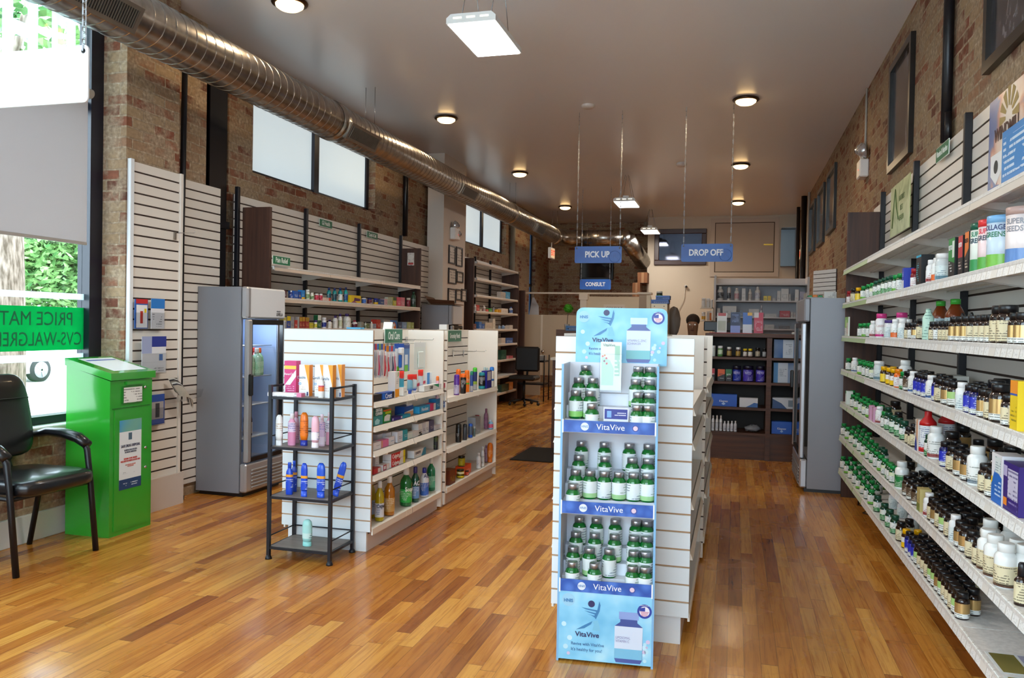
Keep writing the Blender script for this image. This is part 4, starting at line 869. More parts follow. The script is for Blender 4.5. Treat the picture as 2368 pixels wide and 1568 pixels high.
# ---- shelf 2
seq(2, [(1964, 'rd'), (1975, 'k', 1), (1985, 'y', 1)]); R_(2, 1998, 'g', 0, 1)
seq(2, [(2010, 'g', 0), (2019, 'g', 3), (2028, 'd', 0), (2038, 'd', 0), (2047, 'd', 1), (2056, 'd', 0), (2064, 'd', 0), (2073, 'g', 1), (2083, 'g', 0)])
seq(2, [(2030, 'd', 0), (2041, 'd', 1), (2051, 'd', 0), (2061, 'd', 0), (2072, 'g', 0)], 1)
R_(2, 2098, 'blue', lab='small blue and white carton on the second shelf beside green bottles')
R_(2, 2116, 'rd', 0, 0); R_(2, 2135, 'teal', lab='black carton with turquoise top on the second shelf')
seq(2, [(2155, 'w', 1), (2168, 'w', 3)]); R_(2, 2181, 'gy'); 
R_(2, 2213, 'ketog', lab='black and green carton on the second shelf'); R_(2, 2234, 'ketor', lab='black and red carton on the second shelf'); R_(2, 2249, 'ketoo', lab='black and orange carton on the second shelf')
for px, v, r, words in ((2266, 0, 0, (('SUPER', .145, '#2f8a6a'), ('GREENS', .12, '#17405a'))), (2287, 1, 0, (('SUPER', .145, '#e0485a'), ('GREENS', .12, '#34495e'))), (2317, 2, 0, (('COLLAGEN', .145, '#3a4a7a'), ('GREENS', .12, '#2f7a5a'))), (2348, 3, 1, (('GREENS', .15, '#ee7a20'), ('CLEANSE', .128, '#4a2a5a'))), (2364, 4, 0, (('SUPER', .14, '#8a8a92'), ('SEEDS', .115, '#8a8a92')))):
    lid = ['dark green', 'red', 'light blue', 'purple', 'beige'][v]
    t = R_(2, px, 'can1', r, v, None, None, 'tall powder canister with %s lid on the second shelf, upper right' % lid)
    for s, z, c in words:
        w0 = text_mesh(s, .026, sx=.85, m=mat(c, .4), bold=.0006, ext=.0002).copy()
        for vt in w0.vertices:   # wrap the word round the canister
            a = vt.co.x/.0506; rr = .0506-vt.co.y*1.0; vt.co = Vector((rr*math.sin(a), -rr*math.cos(a), vt.co.z+z))
        link('lettering', w0, t, rot=42*D2R)
# ---- shelf 3
t = R_(3, 1966, 'brochure', lab='green and white brochure pack standing at the far end of the third shelf', y=7.02)
seq(3, [(1991, 'g', 0), (2001, 'g', 1), (2011, 'g', 0)]); seq(3, [(1998, 'g', 0), (2006, 'g', 0)], 1)
seq(3, [(2020, 'w', 1), (2038, 'pk'), (2057, 'pu', 0), (2071, 'w', 3), (2087, 'w', 2)]); R_(3, 2081, 'pk', 1)
seq(3, [(2101, 'ks', 0), (2109, 'ks', 2), (2118, 'ks', 1), (2132, 'k', 1), (2146, 'tg'), (2159, 'ks', 0), (2170, 'ks', 2), (2181, 'ks', 0), (2190, 'ks', 0), (2199, 'ks', 0), (2208, 'k', 2), (2223, 'k', 2), (2237, 'k', 2), (2252, 'k', 0), (2268, 'k', 0), (2281, 'k', 0), (2295, 'k', 0), (2309, 'kb', 1), (2331, 'kb', 1), (2352, 'k', 2), (2366, 'k', 2)])
seq(3, [(2174, 'am'), (2208, 'am')], 2); seq(3, [(2225, 'dr'), (2246, 'dr')], 1)
seq(3, [(2100, 'w', 2), (2125, 'k', 1), (2186, 'ks', 0), (2198, 'ks', 0), (2262, 'k', 1), (2275, 'k', 1), (2290, 'k', 1), (2305, 'k', 1), (2318, 'k', 0), (2340, 'k', 0), (2358, 'k', 0)], 1)
# ---- shelf 4
seq(4, [(1963, 'g', 0), (1977, 'w', 0), (1991, 'g', 1), (2001, 'g', 0), (2010, 'g', 0), (2019, 'g', 3), (2033, 'gy'), (2045, 'y', 1), (2058, 'y', 0), (2068, 'y', 0), (2078, 'o'), (2091, 'g', 2), (2101, 'k', 3), (2113, 'w', 0), (2124, 'b'), (2133, 'b'), (2142, 'b'), (2155, 'w', 0), (2168, 'b'), (2176, 'k', 1), (2192, 'k', 2), (2207, 'k', 4), (2226, 'w', 2), (2244, 'b'), (2258, 'b'), (2278, 'k', 2), (2295, 'k', 1), (2314, 'kb', 0), (2336, 'k', 0), (2350, 'sp')])
R_(4, 2362, 'yel', 0, lab='bright yellow carton at the right edge of the fourth shelf')
seq(4, [(1985, 'g', 0), (1996, 'g', 0), (2007, 'g', 3), (2017, 'g', 0), (2066, 'y', 0), (2093, 'wb', 1), (2108, 'k', 0), (2119, 'k', 0), (2130, 'k', 1), (2143, 'k', 0), (2160, 'k', 2), (2180, 'k', 0), (2200, 'k', 1), (2224, 'k', 0), (2250, 'k', 1), (2266, 'k', 0), (2284, 'k', 2), (2304, 'kb', 1), (2328, 'k', 0)], 1)
seq(4, [(2136, 'k', 0), (2150, 'k', 0), (2176, 'k', 0), (2192, 'k', 0), (2262, 'k', 0), (2280, 'k', 0), (2316, 'kb', 0)], 2)
R_(4, 2204, 'greenbk', 3, lab='pale carton with green top at the back of the fourth shelf')
# ---- shelf 5
R_(5, 1963, 'whgr', lab='white and green carton at the far end of the fifth shelf')
seq(5, [(1974, 'g', 0), (1983, 'g', 1), (1993, 'g', 0), (2002, 'g', 3), (2011, 'g', 1)]); seq(5, [(1972, 'g', 0), (1984, 'g', 0), (2000, 'g', 0), (2008, 'g', 2), (2018, 'g', 0)], 1)
R_(5, 2019, 'pink', lab='pink carton on the fifth shelf, left of its twin'); R_(5, 2027, 'pink', lab='pink carton on the fifth shelf, right of its twin')
seq(5, [(2035, 'w', 1), (2047, 'g', 0), (2056, 'd', 0), (2068, 'd', 1), (2080, 'd', 1), (2092, 'd', 0), (2103, 'ks', 0), (2110, 'ks', 0), (2118, 'k', 1)])
R_(5, 2131, 'whbl', lab='white carton with blue wedge beside the red-capped bottle, fifth shelf')
seq(5, [(2146, 'rt'), (2152, 'd', 0), (2165, 'wb', 2), (2187, 'b'), (2205, 'k', 1), (2222, 'k', 2), (2239, 'k', 2), (2261, 'wb', 3), (2282, 'k', 1), (2298, 'k', 0)])
R_(5, 2322, 'blwh', lab='tall blue and white carton on the fifth shelf, lower right'); R_(5, 2356, 'purp', lab='large purple carton on the fifth shelf at the right edge')
seq(5, [(2026, 'g', 0), (2039, 'g', 0), (2054, 'd', 0), (2078, 'k', 1), (2114, 'ks', 0), (2191, 'kb', 0), (2210, 'k', 0), (2226, 'k', 0), (2246, 'k', 1), (2268, 'k', 0), (2290, 'kb', 0), (2310, 'kb', 1)], 1); seq(5, [(2070, 'kb', 1), (2188, 'rt')], 2)
seq(5, [(2226, 'kb', 0), (2262, 'k', 0), (2300, 'kb', 0), (2340, 'kb', 0)], 3)
# ---- shelf 6
seq(6, [(1952+i*9.6, 'g', (0, 1, 3, 2)[i % 4]) for i in range(12)]); seq(6, [(2057, 'g', 0), (2067, 'g', 3)])
seq(6, [(1955+i*10, 'g', (1, 0, 0)[i % 3]) for i in range(9)], 1); seq(6, [(1964+i*11.5, 'g', 0) for i in range(5)], 2)
seq(6, [(2034, 'd', 0), (2045, 'd', 0)], 1); R_(6, 2086, 'wb', 0, 1); R_(6, 2132, 'wb', 2, 2)
seq(6, [(2100, 'k', 3), (2110, 'k', 3), (2122, 'k', 3)]); R_(6, 2136, 'yegr', lab='pale yellow and green carton on the sixth shelf'); seq(6, [(2150, 'w', 1), (2160, 'k', 1), (2168, 'k', 2), (2178, 'k', 1), (2188, 'k', 4), (2200, 'k', 1), (2211, 'w', 2), (2224, 'k', 2), (2236, 'k', 2), (2251, 'k', 1), (2268, 'k', 1), (2285, 'wb', 0), (2302, 'wb', 0), (2327, 'wb', 0)])
R_(6, 2364, 'sp', 0)
seq(6, [(2098+i*15, 'k', (3, 3, 0, 1, 2)[i % 5]) for i in range(11)]+[(2272, 'k', 0), (2290, 'wb', 0), (2318, 'wb', 0), (2350, 'wb', 0)], 1)
seq(6, [(2106+i*17, 'k', (0, 1, 2)[i % 3]) for i in range(10)]+[(2290, 'k', 1), (2322, 'wb', 0)], 2); seq(6, [(2160+i*20, 'k', 0) for i in range(7)]+[(2322, 'k', 0), (2348, 'k', 1)], 3)
# ---- shelf 7
seq(7, [(1950+i*9.4, 'g', (0, 1, 3)[i % 3]) for i in range(8)]+[(2030, 'd', 0), (2046, 'd', 1), (2058, 'd', 0)])
seq(7, [(1956+i*10, 'g', (0, 2)[i % 2]) for i in range(8)], 1); seq(7, [(1966+i*11, 'g', 0) for i in range(7)], 2); seq(7, [(1990+i*13, 'g', 1) for i in range(5)], 3)
seq(7, [(2070, 'd', 0), (2084, 'k', 1), (2096, 'y', 0), (2104, 'b'), (2112, 'b'), (2119, 'b')]+[(2127+i*8.2, 'k', (4, 0, 0, 1, 4, 4, 2)[i % 7]) for i in range(12)]); seq(7, [(2222, 'k', 2)])
seq(7, [(2066, 'pu'), (2086, 'pu'), (2111, 'pu')], 2); seq(7, [(2102, 'k', 0), (2122, 'y', 1)], 1); seq(7, [(2134+i*10.6, 'k', (0, 1, 2)[i % 3]) for i in range(12)], 1)
seq(7, [(2158+i*12.5, 'k', (0, 1)[i % 2]) for i in range(8)], 2); seq(7, [(2205, 'k', 0)], 3)
_LF = leafy('leaflet_print', '#4a4a1a', '#b8a860')
for k in range(3):
    y = 3.02-.21*k; t = thing('leaflet', 'glossy printed leaflet lying on the bottom shelf, '+['farthest', 'middle', 'nearest'][k]+' of three', 'leaflet', (.885, y, .2458), group='leaflets on the bottom shelf')
    mb = MB().box(0, .2, 0, .19, 0, .001, 0); mb.box(.01, .09, .01, .18, .001, .0014, 1).box(.1, .19, .09, .18, .001, .0014, 2).box(.10, .18, .02, .08, .001, .0014, 3); mb.build('printed_sheet', [mat('#d8dcdc', .3), _LF, mat('#9a9cb8', .3), mat('#d8a888', .3)], t)
# ================================================================== things fitted to a shelf edge
_oc = {}
KW = {'box': ('product_carton', 'carton', 'carton'), 'bottle': ('product_bottle', 'bottle', 'bottle'), 'jar': ('product_jar', 'jar', 'jar'), 'can': ('spray_can', 'spray can', 'can'), 'tube': ('lotion_tube', 'tube', 'tube'), 'jug': ('mouthwash_bottle', 'bottle', 'bottle'), 'bag': ('product_bag', 'bag', 'bag')}
def round_parts(kind, R, h, body, cap, lab, sy=1.0, trans=0):
    if kind == 'jug': R *= 1.12
    if kind == 'jar': prof = [(R*.92, 0), (R, .04*h), (R, .74*h), (R*.9, .78*h)]; cp = [(R*.97, .76*h), (R*.97, .97*h), (R*.9, h)]
    elif kind == 'can': prof = [(R*.95, 0), (R, .02*h), (R, .78*h), (R*.9, .81*h)]; cp = [(R*.92, .79*h), (R*.95, .82*h), (R*.93, .94*h), (R*.7, .99*h), (R*.3, h)]
    elif kind == 'tube': prof = [(R*.82, .16*h), (R, .3*h), (R, .8*h), (R*.85, .93*h), (R*.45, h)]; cp = [(R*.9, 0), (R*.93, .02*h), (R*.88, .17*h)]
    elif kind == 'jug': prof = [(R*.9, 0), (R, .03*h), (R, .60*h), (R*.9, .68*h), (R*.6, .755*h), (R*.44, .79*h), (R*.42, .84*h)]; cp = [(R*.46, .82*h), (R*.5, .86*h), (R*.46, .98*h), (R*.4, h)]
    else: prof = [(R*.93, 0), (R, .03*h), (R, .62*h), (R*.9, .72*h), (R*.5, .81*h), (R*.46, .84*h)]; cp = [(R*.52, .82*h), (R*.52, .97*h), (R*.46, h)]
    seg = 18; bm_ = mat(body, .1 if trans else .28, coat=.6 if trans else 0)
    out = [('bottle' if kind != 'can' else 'canister', MB().lathe(prof, seg, sy=sy).mesh('bottle', bm_), None), ('cap', MB().lathe(cp, seg, sy=sy).mesh('cap', mat(cap, .3)), None)]
    if lab:
        labs = lab if isinstance(lab, list) else [(.14, .56, lab)]
        mb = MB(); ms = []
        for a, b, c in labs: ms.append(c if not isinstance(c, str) else mat(c, .35)); mb.lathe([(R+.0006, a*h), (R+.0006, b*h)], seg, len(ms)-1, sy=sy, cap=False)
        out.append(('label', mb.mesh('label', ms), None))
    return out
def fit(ax, v, z, p0, p1, pt, kind, cols, word, where, group=None, d=None, texts=(), patches=None, lab=None, back=0, sy=1.0, trans=0, hh=None, fwd=None, rz=0, ymax=None, side=None):
    """stand a product with its front on the plane ax=v, on a shelf at height z; extents read off the photograph"""
    pc = (p0+p1)/2; a = hit(p0, pt, ax, v); b = hit(p1, pt, ax, v); c = hit(pc, pt, ax, v)
    i = 1 if ax == 'x' else 0; w = abs(b[i]-a[i]); h = hh or max(.02, c[2]-z)
    base = 90*D2R if ax == 'x' else 0
    nm, kw, cat = KW[kind]
    _oc[where] = _oc.get(where, 0)+1
    label = lab or '%s %s on %s, %s in the row' % (word, kw, where, ORD[_oc[where]-1])
    if kind in ('box', 'bag'):
        d = d or min(.07, max(.025, w*.7)); mid = (a+b)/2
        key = ('fit', round(w, 3), round(h, 3), d, cols[0], str(patches), str(texts))
        parts = P_box(key+(side,), w*.97, d, h, cols[0], side=side, texts=texts, patches=patches if patches is not None else ([(.12, .88, .15, .55, label_mat(cols[0], cols[1] if len(cols) > 1 else '#eeeeee', .8, .5))]+([(0, 1, .62, 1, cols[2])] if len(cols) > 2 else [])))
        loc = (v-back, mid[1], z) if ax == 'x' else (mid[0], v+back, z)
    else:
        dr = hit(pc, pt, ax, v)-CAM; dr[2] = 0; dr /= np.linalg.norm(dr); R = w*abs(dr[0 if ax == 'x' else 1])/2*.97
        if fwd is None: fwd = R*sy
        q = hit(pc, pt, ax, v-fwd-back if ax == 'x' else v+fwd+back)
        parts = round_parts(kind, R, h, cols[0], cols[1], cols[2] if len(cols) > 2 else None, sy, trans)
        loc = (v-fwd-back, min(q[1], ymax-R) if ymax else q[1], z) if ax == 'x' else (q[0], v+fwd+back, z)
    t = place(nm, label, cat, parts, loc, base+rz, group)
    return t
LL = lambda b, i='#555555', s=.8: label_mat(b, i, s, .5)
def zz(ox, oy, s): return lambda x, y=None: (ox+x/s) if y is None else (ox+x/s, oy+y/s)
# ---- left wall shelf, upper product row (z=1.588) and the row below (z=1.32)
g1 = 'products on the left wall shelves'; X0 = -3.85; A = lambda x: 640+x/6.578; B = lambda y: 640+y/6.578
def lw(z, rows, where):
    for r in rows:
        x0, x1, yt, kind, cols, word = r[:6]; kw = r[6] if len(r) > 6 else {}
        fit('x', X0, z, A(x0), A(x1), B(yt), kind, cols, word, where, g1, **kw)
lw(1.588, [(100, 150, 200, 'box', ('#4a1c2a', '#d8d8e8'), 'dark red'), (190, 245, 210, 'bottle', ('#1c2f7a', '#e6e8ee', LL('#2a4a9a', '#e8e8f4')), 'navy blue'), (258, 328, 215, 'box', ('#2a5db4', '#e4ecf8'), 'blue'), (335, 372, 225, 'box', ('#224a9c', '#f0d040'), 'dark blue'),
 (380, 430, 205, 'box', ('#2486d4', '#f4f4f4'), 'bright blue', dict(patches=[(0, 1, 0, .25, '#f0c020'), (.2, .8, .4, .8, LL('#2486d4', '#e8f4ff'))])), (440, 503, 195, 'jar', ('#dfe4d6', '#e8e8e2', LL('#7a9a6a', '#f0f4ec')), 'white and green'), (508, 565, 240, 'jar', ('#dfe4d6', '#e8e8e2', LL('#6a8f5a', '#f0f4ec')), 'shorter green-labelled'),
 (575, 640, 255, 'jar', ('#c42a48', '#e6dfe0', LL('#c42a48', '#f4dce0')), 'red'), (642, 700, 258, 'jar', ('#c42a48', '#e6dfe0', LL('#b82440', '#f4dce0')), 'red lidded'), (705, 822, 318, 'box', ('#e2c8be', '#a03a3a'), 'pale pink', dict(patches=[(.75, 1, 0, 1, '#d04a2a'), (.1, .7, .2, .8, LL('#e2c8be', '#a03a3a'))])),
 (760, 832, 165, 'bottle', ('#128a8c', '#182a6a', LL('#0c4a5c', '#c8e8e8')), 'teal'), (846, 916, 168, 'bottle', ('#128a8c', '#182a6a', LL('#0c3c4c', '#c8e8e8')), 'dark-labelled teal'), (930, 1005, 165, 'bottle', ('#149294', '#182a6a', LL('#e0e4e4', '#2a5a6a')), 'white-labelled teal'), (1020, 1085, 158, 'bottle', ('#16a09c', '#182a6a', LL('#1a4a8a', '#c8e8e8')), 'bright teal'),
 (1125, 1285, 285, 'bag', ('#e8c81e', '#7a4a1a'), 'yellow', dict(patches=[([(.3, .25), (.9, .3), (.95, .6), (.35, .7)], '#5a1e5c'), ([(.0, .0), (.7, .0), (.3, .3)], '#8a3a6a')], d=.05)), (1292, 1362, 320, 'jar', ('#2a62b8', '#e4e4e8', LL('#2a62b8', '#e8e8f4')), 'blue and white'),
 (1375, 1450, 325, 'jar', ('#6a2432', '#1c2c7c', LL('#5a2030', '#d8d0e0')), 'dark red blue-lidded'), (1470, 1545, 328, 'jar', ('#30306a', '#1c2c8c', [(.1, .4, '#d8b020'), (.4, .7, LL('#28306a', '#d8d8e8'))]), 'navy blue-lidded'), (1560, 1635, 345, 'box', ('#274a86', '#d8e0c0'), 'slate blue'), (1640, 1685, 338, 'box', ('#c9a8b0', '#8a3a4a'), 'dusty pink'),
 (1692, 1725, 312, 'box', ('#aeb4a0', '#5a6a5a'), 'grey green'), (1730, 1765, 315, 'box', ('#a8b098', '#5a6a5a'), 'pale sage'), (1772, 1822, 312, 'box', ('#b8b028', '#f0f0d0', '#3a5a3a'), 'olive yellow'), (1830, 1888, 312, 'box', ('#d0506a', '#f4e0e4'), 'rose'), (1893, 1950, 316, 'box', ('#cf7a8c', '#f4e8ea'), 'light rose'), (1970, 2035, 320, 'jar', ('#7a1c34', '#c8c0b0', LL('#7a1c34', '#e0c8d0')), 'wine red'),
 (2045, 2120, 222, 'bottle', ('#2a4a34', '#15402a', LL('#2a3a34', '#b8c8c0')), 'dark green capped'), (2128, 2195, 232, 'bottle', ('#34503c', '#1a5030', LL('#c8ccc8', '#4a5a50')), 'grey-labelled green capped')], 'the left wall upper product shelf')
lw(1.32, [(95, 150, 610, 'box', ('#b8b464', '#3a4a9a'), 'yellow green'), (155, 212, 600, 'box', ('#2c4a9c', '#e8d040', '#d8c020'), 'blue topped yellow'), (218, 268, 608, 'box', ('#9a9aa0', '#5a5a68'), 'grey'), (275, 316, 660, 'box', ('#b4362e', '#f0d8d0'), 'short red'), (318, 345, 610, 'box', ('#a8a8a8', '#6a6a6a'), 'slim grey'), (350, 388, 615, 'box', ('#96302c', '#e8b890', '#b89030'), 'brick red'), (392, 430, 612, 'box', ('#8c2c2a', '#e8b890', '#b89030'), 'dark brick red'), (440, 496, 618, 'box', ('#a03430', '#e8b890', '#a88830'), 'wider brick red'),
 (510, 560, 700, 'box', ('#c8bc3c', '#5a4a7a'), 'yellow'), (562, 618, 662, 'jar', ('#e2ddd0', '#3c2470', LL('#d0c83c', '#5a5a2a')), 'purple-lidded cream'), (625, 676, 585, 'box', ('#1c5c34', '#dfe8df', '#d8dcd4'), 'tall green'), (682, 758, 620, 'jar', ('#e8e8ee', '#e0e0e6', LL('#28348c', '#d0d4f0')), 'white and blue'), (768, 842, 655, 'bottle', ('#e4e2e0', '#3a2468', LL('#d8d4cc', '#7a3a3a')), 'purple-capped small white'), (850, 932, 590, 'bottle', ('#e4e2e0', '#3c246c', LL('#e0dcd8', '#8a5a6a')), 'purple-capped white'),
 (932, 1000, 562, 'bottle', ('#e4e2de', '#3c246c', LL('#c8ccb0', '#5a6a3a')), 'tall purple-capped white'), (1006, 1132, 560, 'bottle', ('#e6e4e0', '#3c246c', LL('#e6e4e0', '#8a8a2a')), 'broad purple-capped white'), (1142, 1228, 662, 'bottle', ('#dcd4d4', '#9a1c44', LL('#5a1c34', '#e8d8e0')), 'wine-capped'), (1285, 1325, 688, 'box', ('#98988e', '#5a5a54'), 'slim grey green'), (1332, 1370, 695, 'bottle', ('#d8dad4', '#b8bab4', LL('#5a6a4a', '#e0e4dc')), 'pale slim'),
 (1376, 1412, 715, 'box', ('#6a7a4a', '#dfe4d6'), 'moss green'), (1420, 1465, 685, 'bottle', ('#dedcd6', '#e8e6e2'), 'white slim'), (1475, 1515, 715, 'box', ('#8a90a4', '#e0e0e8'), 'grey blue'), (1522, 1580, 650, 'box', ('#b83428', '#f0ded8', '#b03428'), 'tall red'), (1585, 1620, 700, 'box', ('#d8c8c0', '#b03428'), 'red and white'), (1625, 1730, 650, 'box', ('#8a8884', '#d8d4d0'), 'wide grey'), (1738, 1832, 662, 'box', ('#2c6ab8', '#e8e8f0'), 'blue orange-starred', dict(patches=[([(.15, 0), (.85, 0), (.8, .5), (.5, .8), (.2, .5)], '#e07828'), (.35, .65, .3, .6, '#d8d8e8')])),
 (1842, 1905, 692, 'box', ('#3a4a68', '#d0d4e0'), 'slate'), (1910, 1978, 690, 'box', ('#7a98c0', '#e8ecf4'), 'pale blue'), (1990, 2040, 690, 'box', ('#a8b078', '#e8ecd8'), 'pale green'), (2045, 2088, 695, 'box', ('#98a45c', '#e8ecd8'), 'lime green')], 'the left wall lower product shelf')
# ---- far left shelving
g2 = 'products on the far left shelving'; A3 = lambda x: 960+x/3.92; B3 = lambda y: 560+y/3.92
def fw(z, rows, where):
    for x0, x1, yt, kind, cols, word in rows: fit('x', -3.83, z, A3(x0), A3(x1), B3(yt), kind, cols, word, where, g2)
fw(1.85, [(776, 822, 452, 'box', ('#b4aaa0', '#6a645c'), 'grey'), (824, 862, 452, 'box', ('#3f9ac4', '#e0ecf4'), 'sky blue')], 'the far left third shelf')
fw(1.60, [(530, 556, 560, 'bottle', ('#e0dad4', '#e8e4de', LL('#c8beb4')), 'white'), (558, 584, 570, 'box', ('#b8403a', '#f0dcd4'), 'red'), (588, 606, 610, 'box', ('#d0c4b8', '#6a5a50'), 'beige'), (610, 640, 572, 'bottle', ('#d8d0c8', '#e8e0d8', LL('#b89a92')), 'pale'), (644, 666, 608, 'box', ('#c85048', '#f0dcd4'), 'light red'), (672, 698, 600, 'box', ('#4a9a4a', '#dcecd8'), 'green'), (702, 720, 580, 'bottle', ('#9a9aa0', '#3a3a4a'), 'grey dark-capped'), (738, 752, 612, 'box', ('#e8b020', '#a06010'), 'yellow'), (764, 780, 610, 'box', ('#e09a20', '#a06010'), 'orange'), (784, 842, 602, 'box', ('#ddd0c4', '#7a6a5a'), 'cream'), (850, 886, 585, 'bottle', ('#dcdce0', '#3a5a9a', LL('#4a6aa8', '#e8e8f0')), 'blue-capped')], 'the far left fourth shelf')
fw(1.325, [(530, 555, 740, 'box', ('#6a3a3a', '#d8c8c0'), 'maroon'), (580, 604, 722, 'box', ('#3a72b8', '#e4ecf4'), 'blue'), (606, 630, 740, 'box', ('#2c5ca8', '#e4ecf4'), 'dark blue'), (636, 700, 728, 'box', ('#c8b8a4', '#6a5a50'), 'tan'), (704, 728, 694, 'box', ('#d8ccb8', '#6a5a50'), 'tall cream'), (752, 776, 752, 'bottle', ('#8aa0bc', '#b8c4d0'), 'small blue'), (780, 812, 752, 'bottle', ('#7a94b8', '#c0c8d4'), 'small slate'), (818, 850, 758, 'box', ('#b8b0a8', '#5a6a9a'), 'small grey'), (856, 886, 752, 'box', ('#c8bcb0', '#5a6a9a'), 'small cream')], 'the far left fifth shelf')
fw(1.075, [(782, 820, 868, 'box', ('#c8b8a8', '#a06a5a'), 'beige'), (824, 886, 868, 'box', ('#1f5296', '#d8e4f4'), 'deep blue')], 'the far left sixth shelf')
fw(.80, [(780, 828, 978, 'box', ('#1f4a34', '#a8c8b4'), 'dark green'), (830, 852, 1030, 'box', ('#c87a84', '#f0e0e0'), 'pink'), (856, 888, 1030, 'box', ('#c4545c', '#f0e0e0'), 'pink and white')], 'the far left seventh shelf')
fw(.24, [(782, 850, 1290, 'box', ('#1d3c2a', '#8aa894'), 'large dark green'), (852, 888, 1270, 'box', ('#c8782c', '#f0d8b8'), 'orange')], 'the far left bottom shelf')
# ---- left island, near bay
FXI = -2.092; gi = 'products on the left island'
C = zz(840, 760, 6.532); D_ = zz(840, 980, 6.03)
def isl(z, rows, where, T=C, xf=FXI):
    for r in rows:
        x0, x1, yt, kind, cols, word = r[:6]; kw = r[6] if len(r) > 6 else {}
        kw = dict(kw); kw.setdefault('ymax', 7.01 if x0 is not None and T(x0) > 1043 else 5.59)
        fit('x', xf, z, T(x0), T(x1), T(0, yt)[1], kind, cols, word, where, gi, **kw)
W1 = 'the top shelf under Oral Care'; W2 = 'the second shelf under Oral Care'; W3 = 'the third shelf under Oral Care'; W4 = 'the fourth shelf under Oral Care'; W5 = 'the bottom shelf under Oral Care'
isl(.904, [(148, 280, 1040, 'box', ('#2a2628', '#b8b4b8'), 'charcoal', dict(d=.05, hh=.04)), (286, 470, 1020, 'box', ('#1f4fa8', '#e8ecf8'), 'long blue', dict(d=.05, hh=.042, patches=[(.82, 1, 0, 1, '#3a3438'), (.02, .2, .1, .9, '#2f74d4')], texts=[('Crest', .0, .019, .042, '#f4f4f8', 1.0)])),
 (484, 548, 632, 'box', ('#eeece8', '#8a8a9a'), 'tall white', dict(d=.05, hh=.165, patches=[(0, 1, 0, .32, '#f0a028'), (.3, .8, .4, .85, LL('#eeece8', '#7a7a8a')), (.6, .8, .82, .98, '#8aa04a')])), (604, 664, 890, 'box', ('#efeeea', '#3a3a44'), 'small white', dict(hh=.055))], W1)
def tstand(x0, x1, yt, yb, cols, lab, back=.0):   # toothpaste tube standing on its cap
    px = C((x0+x1)/2); v = FXI-.03-back; c = hit(px, 760+yt/6.532, 'x', v); h = min(.17, c[2]-.904); R = .02
    t = thing('toothpaste_tube', lab, 'tube', (v, c[1], .904), 60*D2R, gi)
    mb = MB(); n = 14; rings = []
    for fz, a, b in ((.12, .6, .6), (.2, 1, .95), (.55, 1.05, .7), (.85, 1.15, .3), (1, 1.2, .06)):
        rings.append([(R*a*math.cos(2*math.pi*j/n), R*b*math.sin(2*math.pi*j/n), fz*h) for j in range(n)])
    mb.add([p for r in rings for p in r], [(k*n+j, k*n+(j+1) % n, (k+1)*n+(j+1) % n, (k+1)*n+j) for k in range(4) for j in range(n)], 0, True); mb.f.append(list(range(4*n, 5*n))); mb.mi.append(0); mb.sm.append(False)
    m, b, N, Lk, mth, ramp, mix = nodes('tube_print', .3, .5); g = N('ShaderNodeTexCoord'); s = N('ShaderNodeSeparateXYZ'); Lk(g.outputs['Object'], s.inputs[0]); nn = N('ShaderNodeTexNoise', i_Scale=30.0); Lk(g.outputs['Object'], nn.inputs['Vector'])
    Lk(ramp(mth('ADD', mth('DIVIDE', s.outputs[2], h), mth('MULTIPLY', mth('SUBTRACT', nn.outputs[0], .5), .25)), [(.15, cols[0]), (.3, cols[1]), (.70, cols[1]), (.74, cols[2]), (1, cols[2])]), b.inputs['Base Color'])
    mb.build('tube_body', m, t); MB().lathe([(R*.62, 0), (R*.62, h*.12), (R*.5, h*.13)], 14).build('cap', mat(cols[3], .3), t)
tstand(555, 595, 640, 970, ('#2a50b0', '#3a9ab8', '#d8342c', '#e8e8ec'), 'slim red and blue toothpaste tube standing behind the tall white carton')
tstand(672, 745, 690, 960, ('#2450b4', '#7ab0c8', '#d42a24', '#1f4fc0'), 'toothpaste tube with red top, left of three standing tubes', 0)
tstand(742, 802, 690, 945, ('#2450b4', '#c8dce4', '#cf2f2a', '#e8ecf4'), 'pale toothpaste tube with red top, middle of three standing tubes', .01)
tstand(830, 905, 620, 960, ('#2a50b4', '#c4ccd4', '#d4302a', '#2a58c8'), 'taller grey toothpaste tube with red top, right of three standing tubes', .02)
isl(.904, [(905, 1040, 812, 'box', ('#e4dcdc', '#9a3a4a'), 'upper white pink-striped', dict(hh=.07, d=.04, back=.05, patches=[([(0, .8), (1, 1), (1, .7), (0, .5)], '#c43a58'), (.05, .5, .1, .5, LL('#e4dcdc', '#4a2a3a'))])), (918, 1145, 880, 'box', ('#e8e6e2', '#3a3a3a'), 'long white green-striped', dict(hh=.04, d=.04, patches=[([(.6, 1), (1, 1), (1, .3)], '#2f9a6a')], texts=[('GRIP', -.01, .02, .032, '#3a3a3a', 1.0)])), (1155, 1255, 862, 'box', ('#d8d0d0', '#5a3a4a'), 'white red-ended', dict(hh=.036, d=.04, patches=[(.6, 1, 0, 1, '#b8284a'), (.05, .5, .2, .8, LL('#d8d0d0', '#333333'))])),
 (1118, 1190, 668, 'box', ('#dfe6ee', '#5a6a8a'), 'upright blue', dict(d=.02, back=.08, patches=[(0, .55, 0, 1, '#1f8ad8'), (.6, .95, .05, .6, LL('#dfe6ee', '#4a5a7a'))])), (1200, 1256, 668, 'box', ('#dfe6ee', '#5a6a8a'), 'second upright blue', dict(d=.02, back=.08, patches=[(0, .55, 0, 1, '#1f8ad8'), (.6, .95, .05, .6, LL('#dfe6ee', '#4a5a7a'))]))], W1)
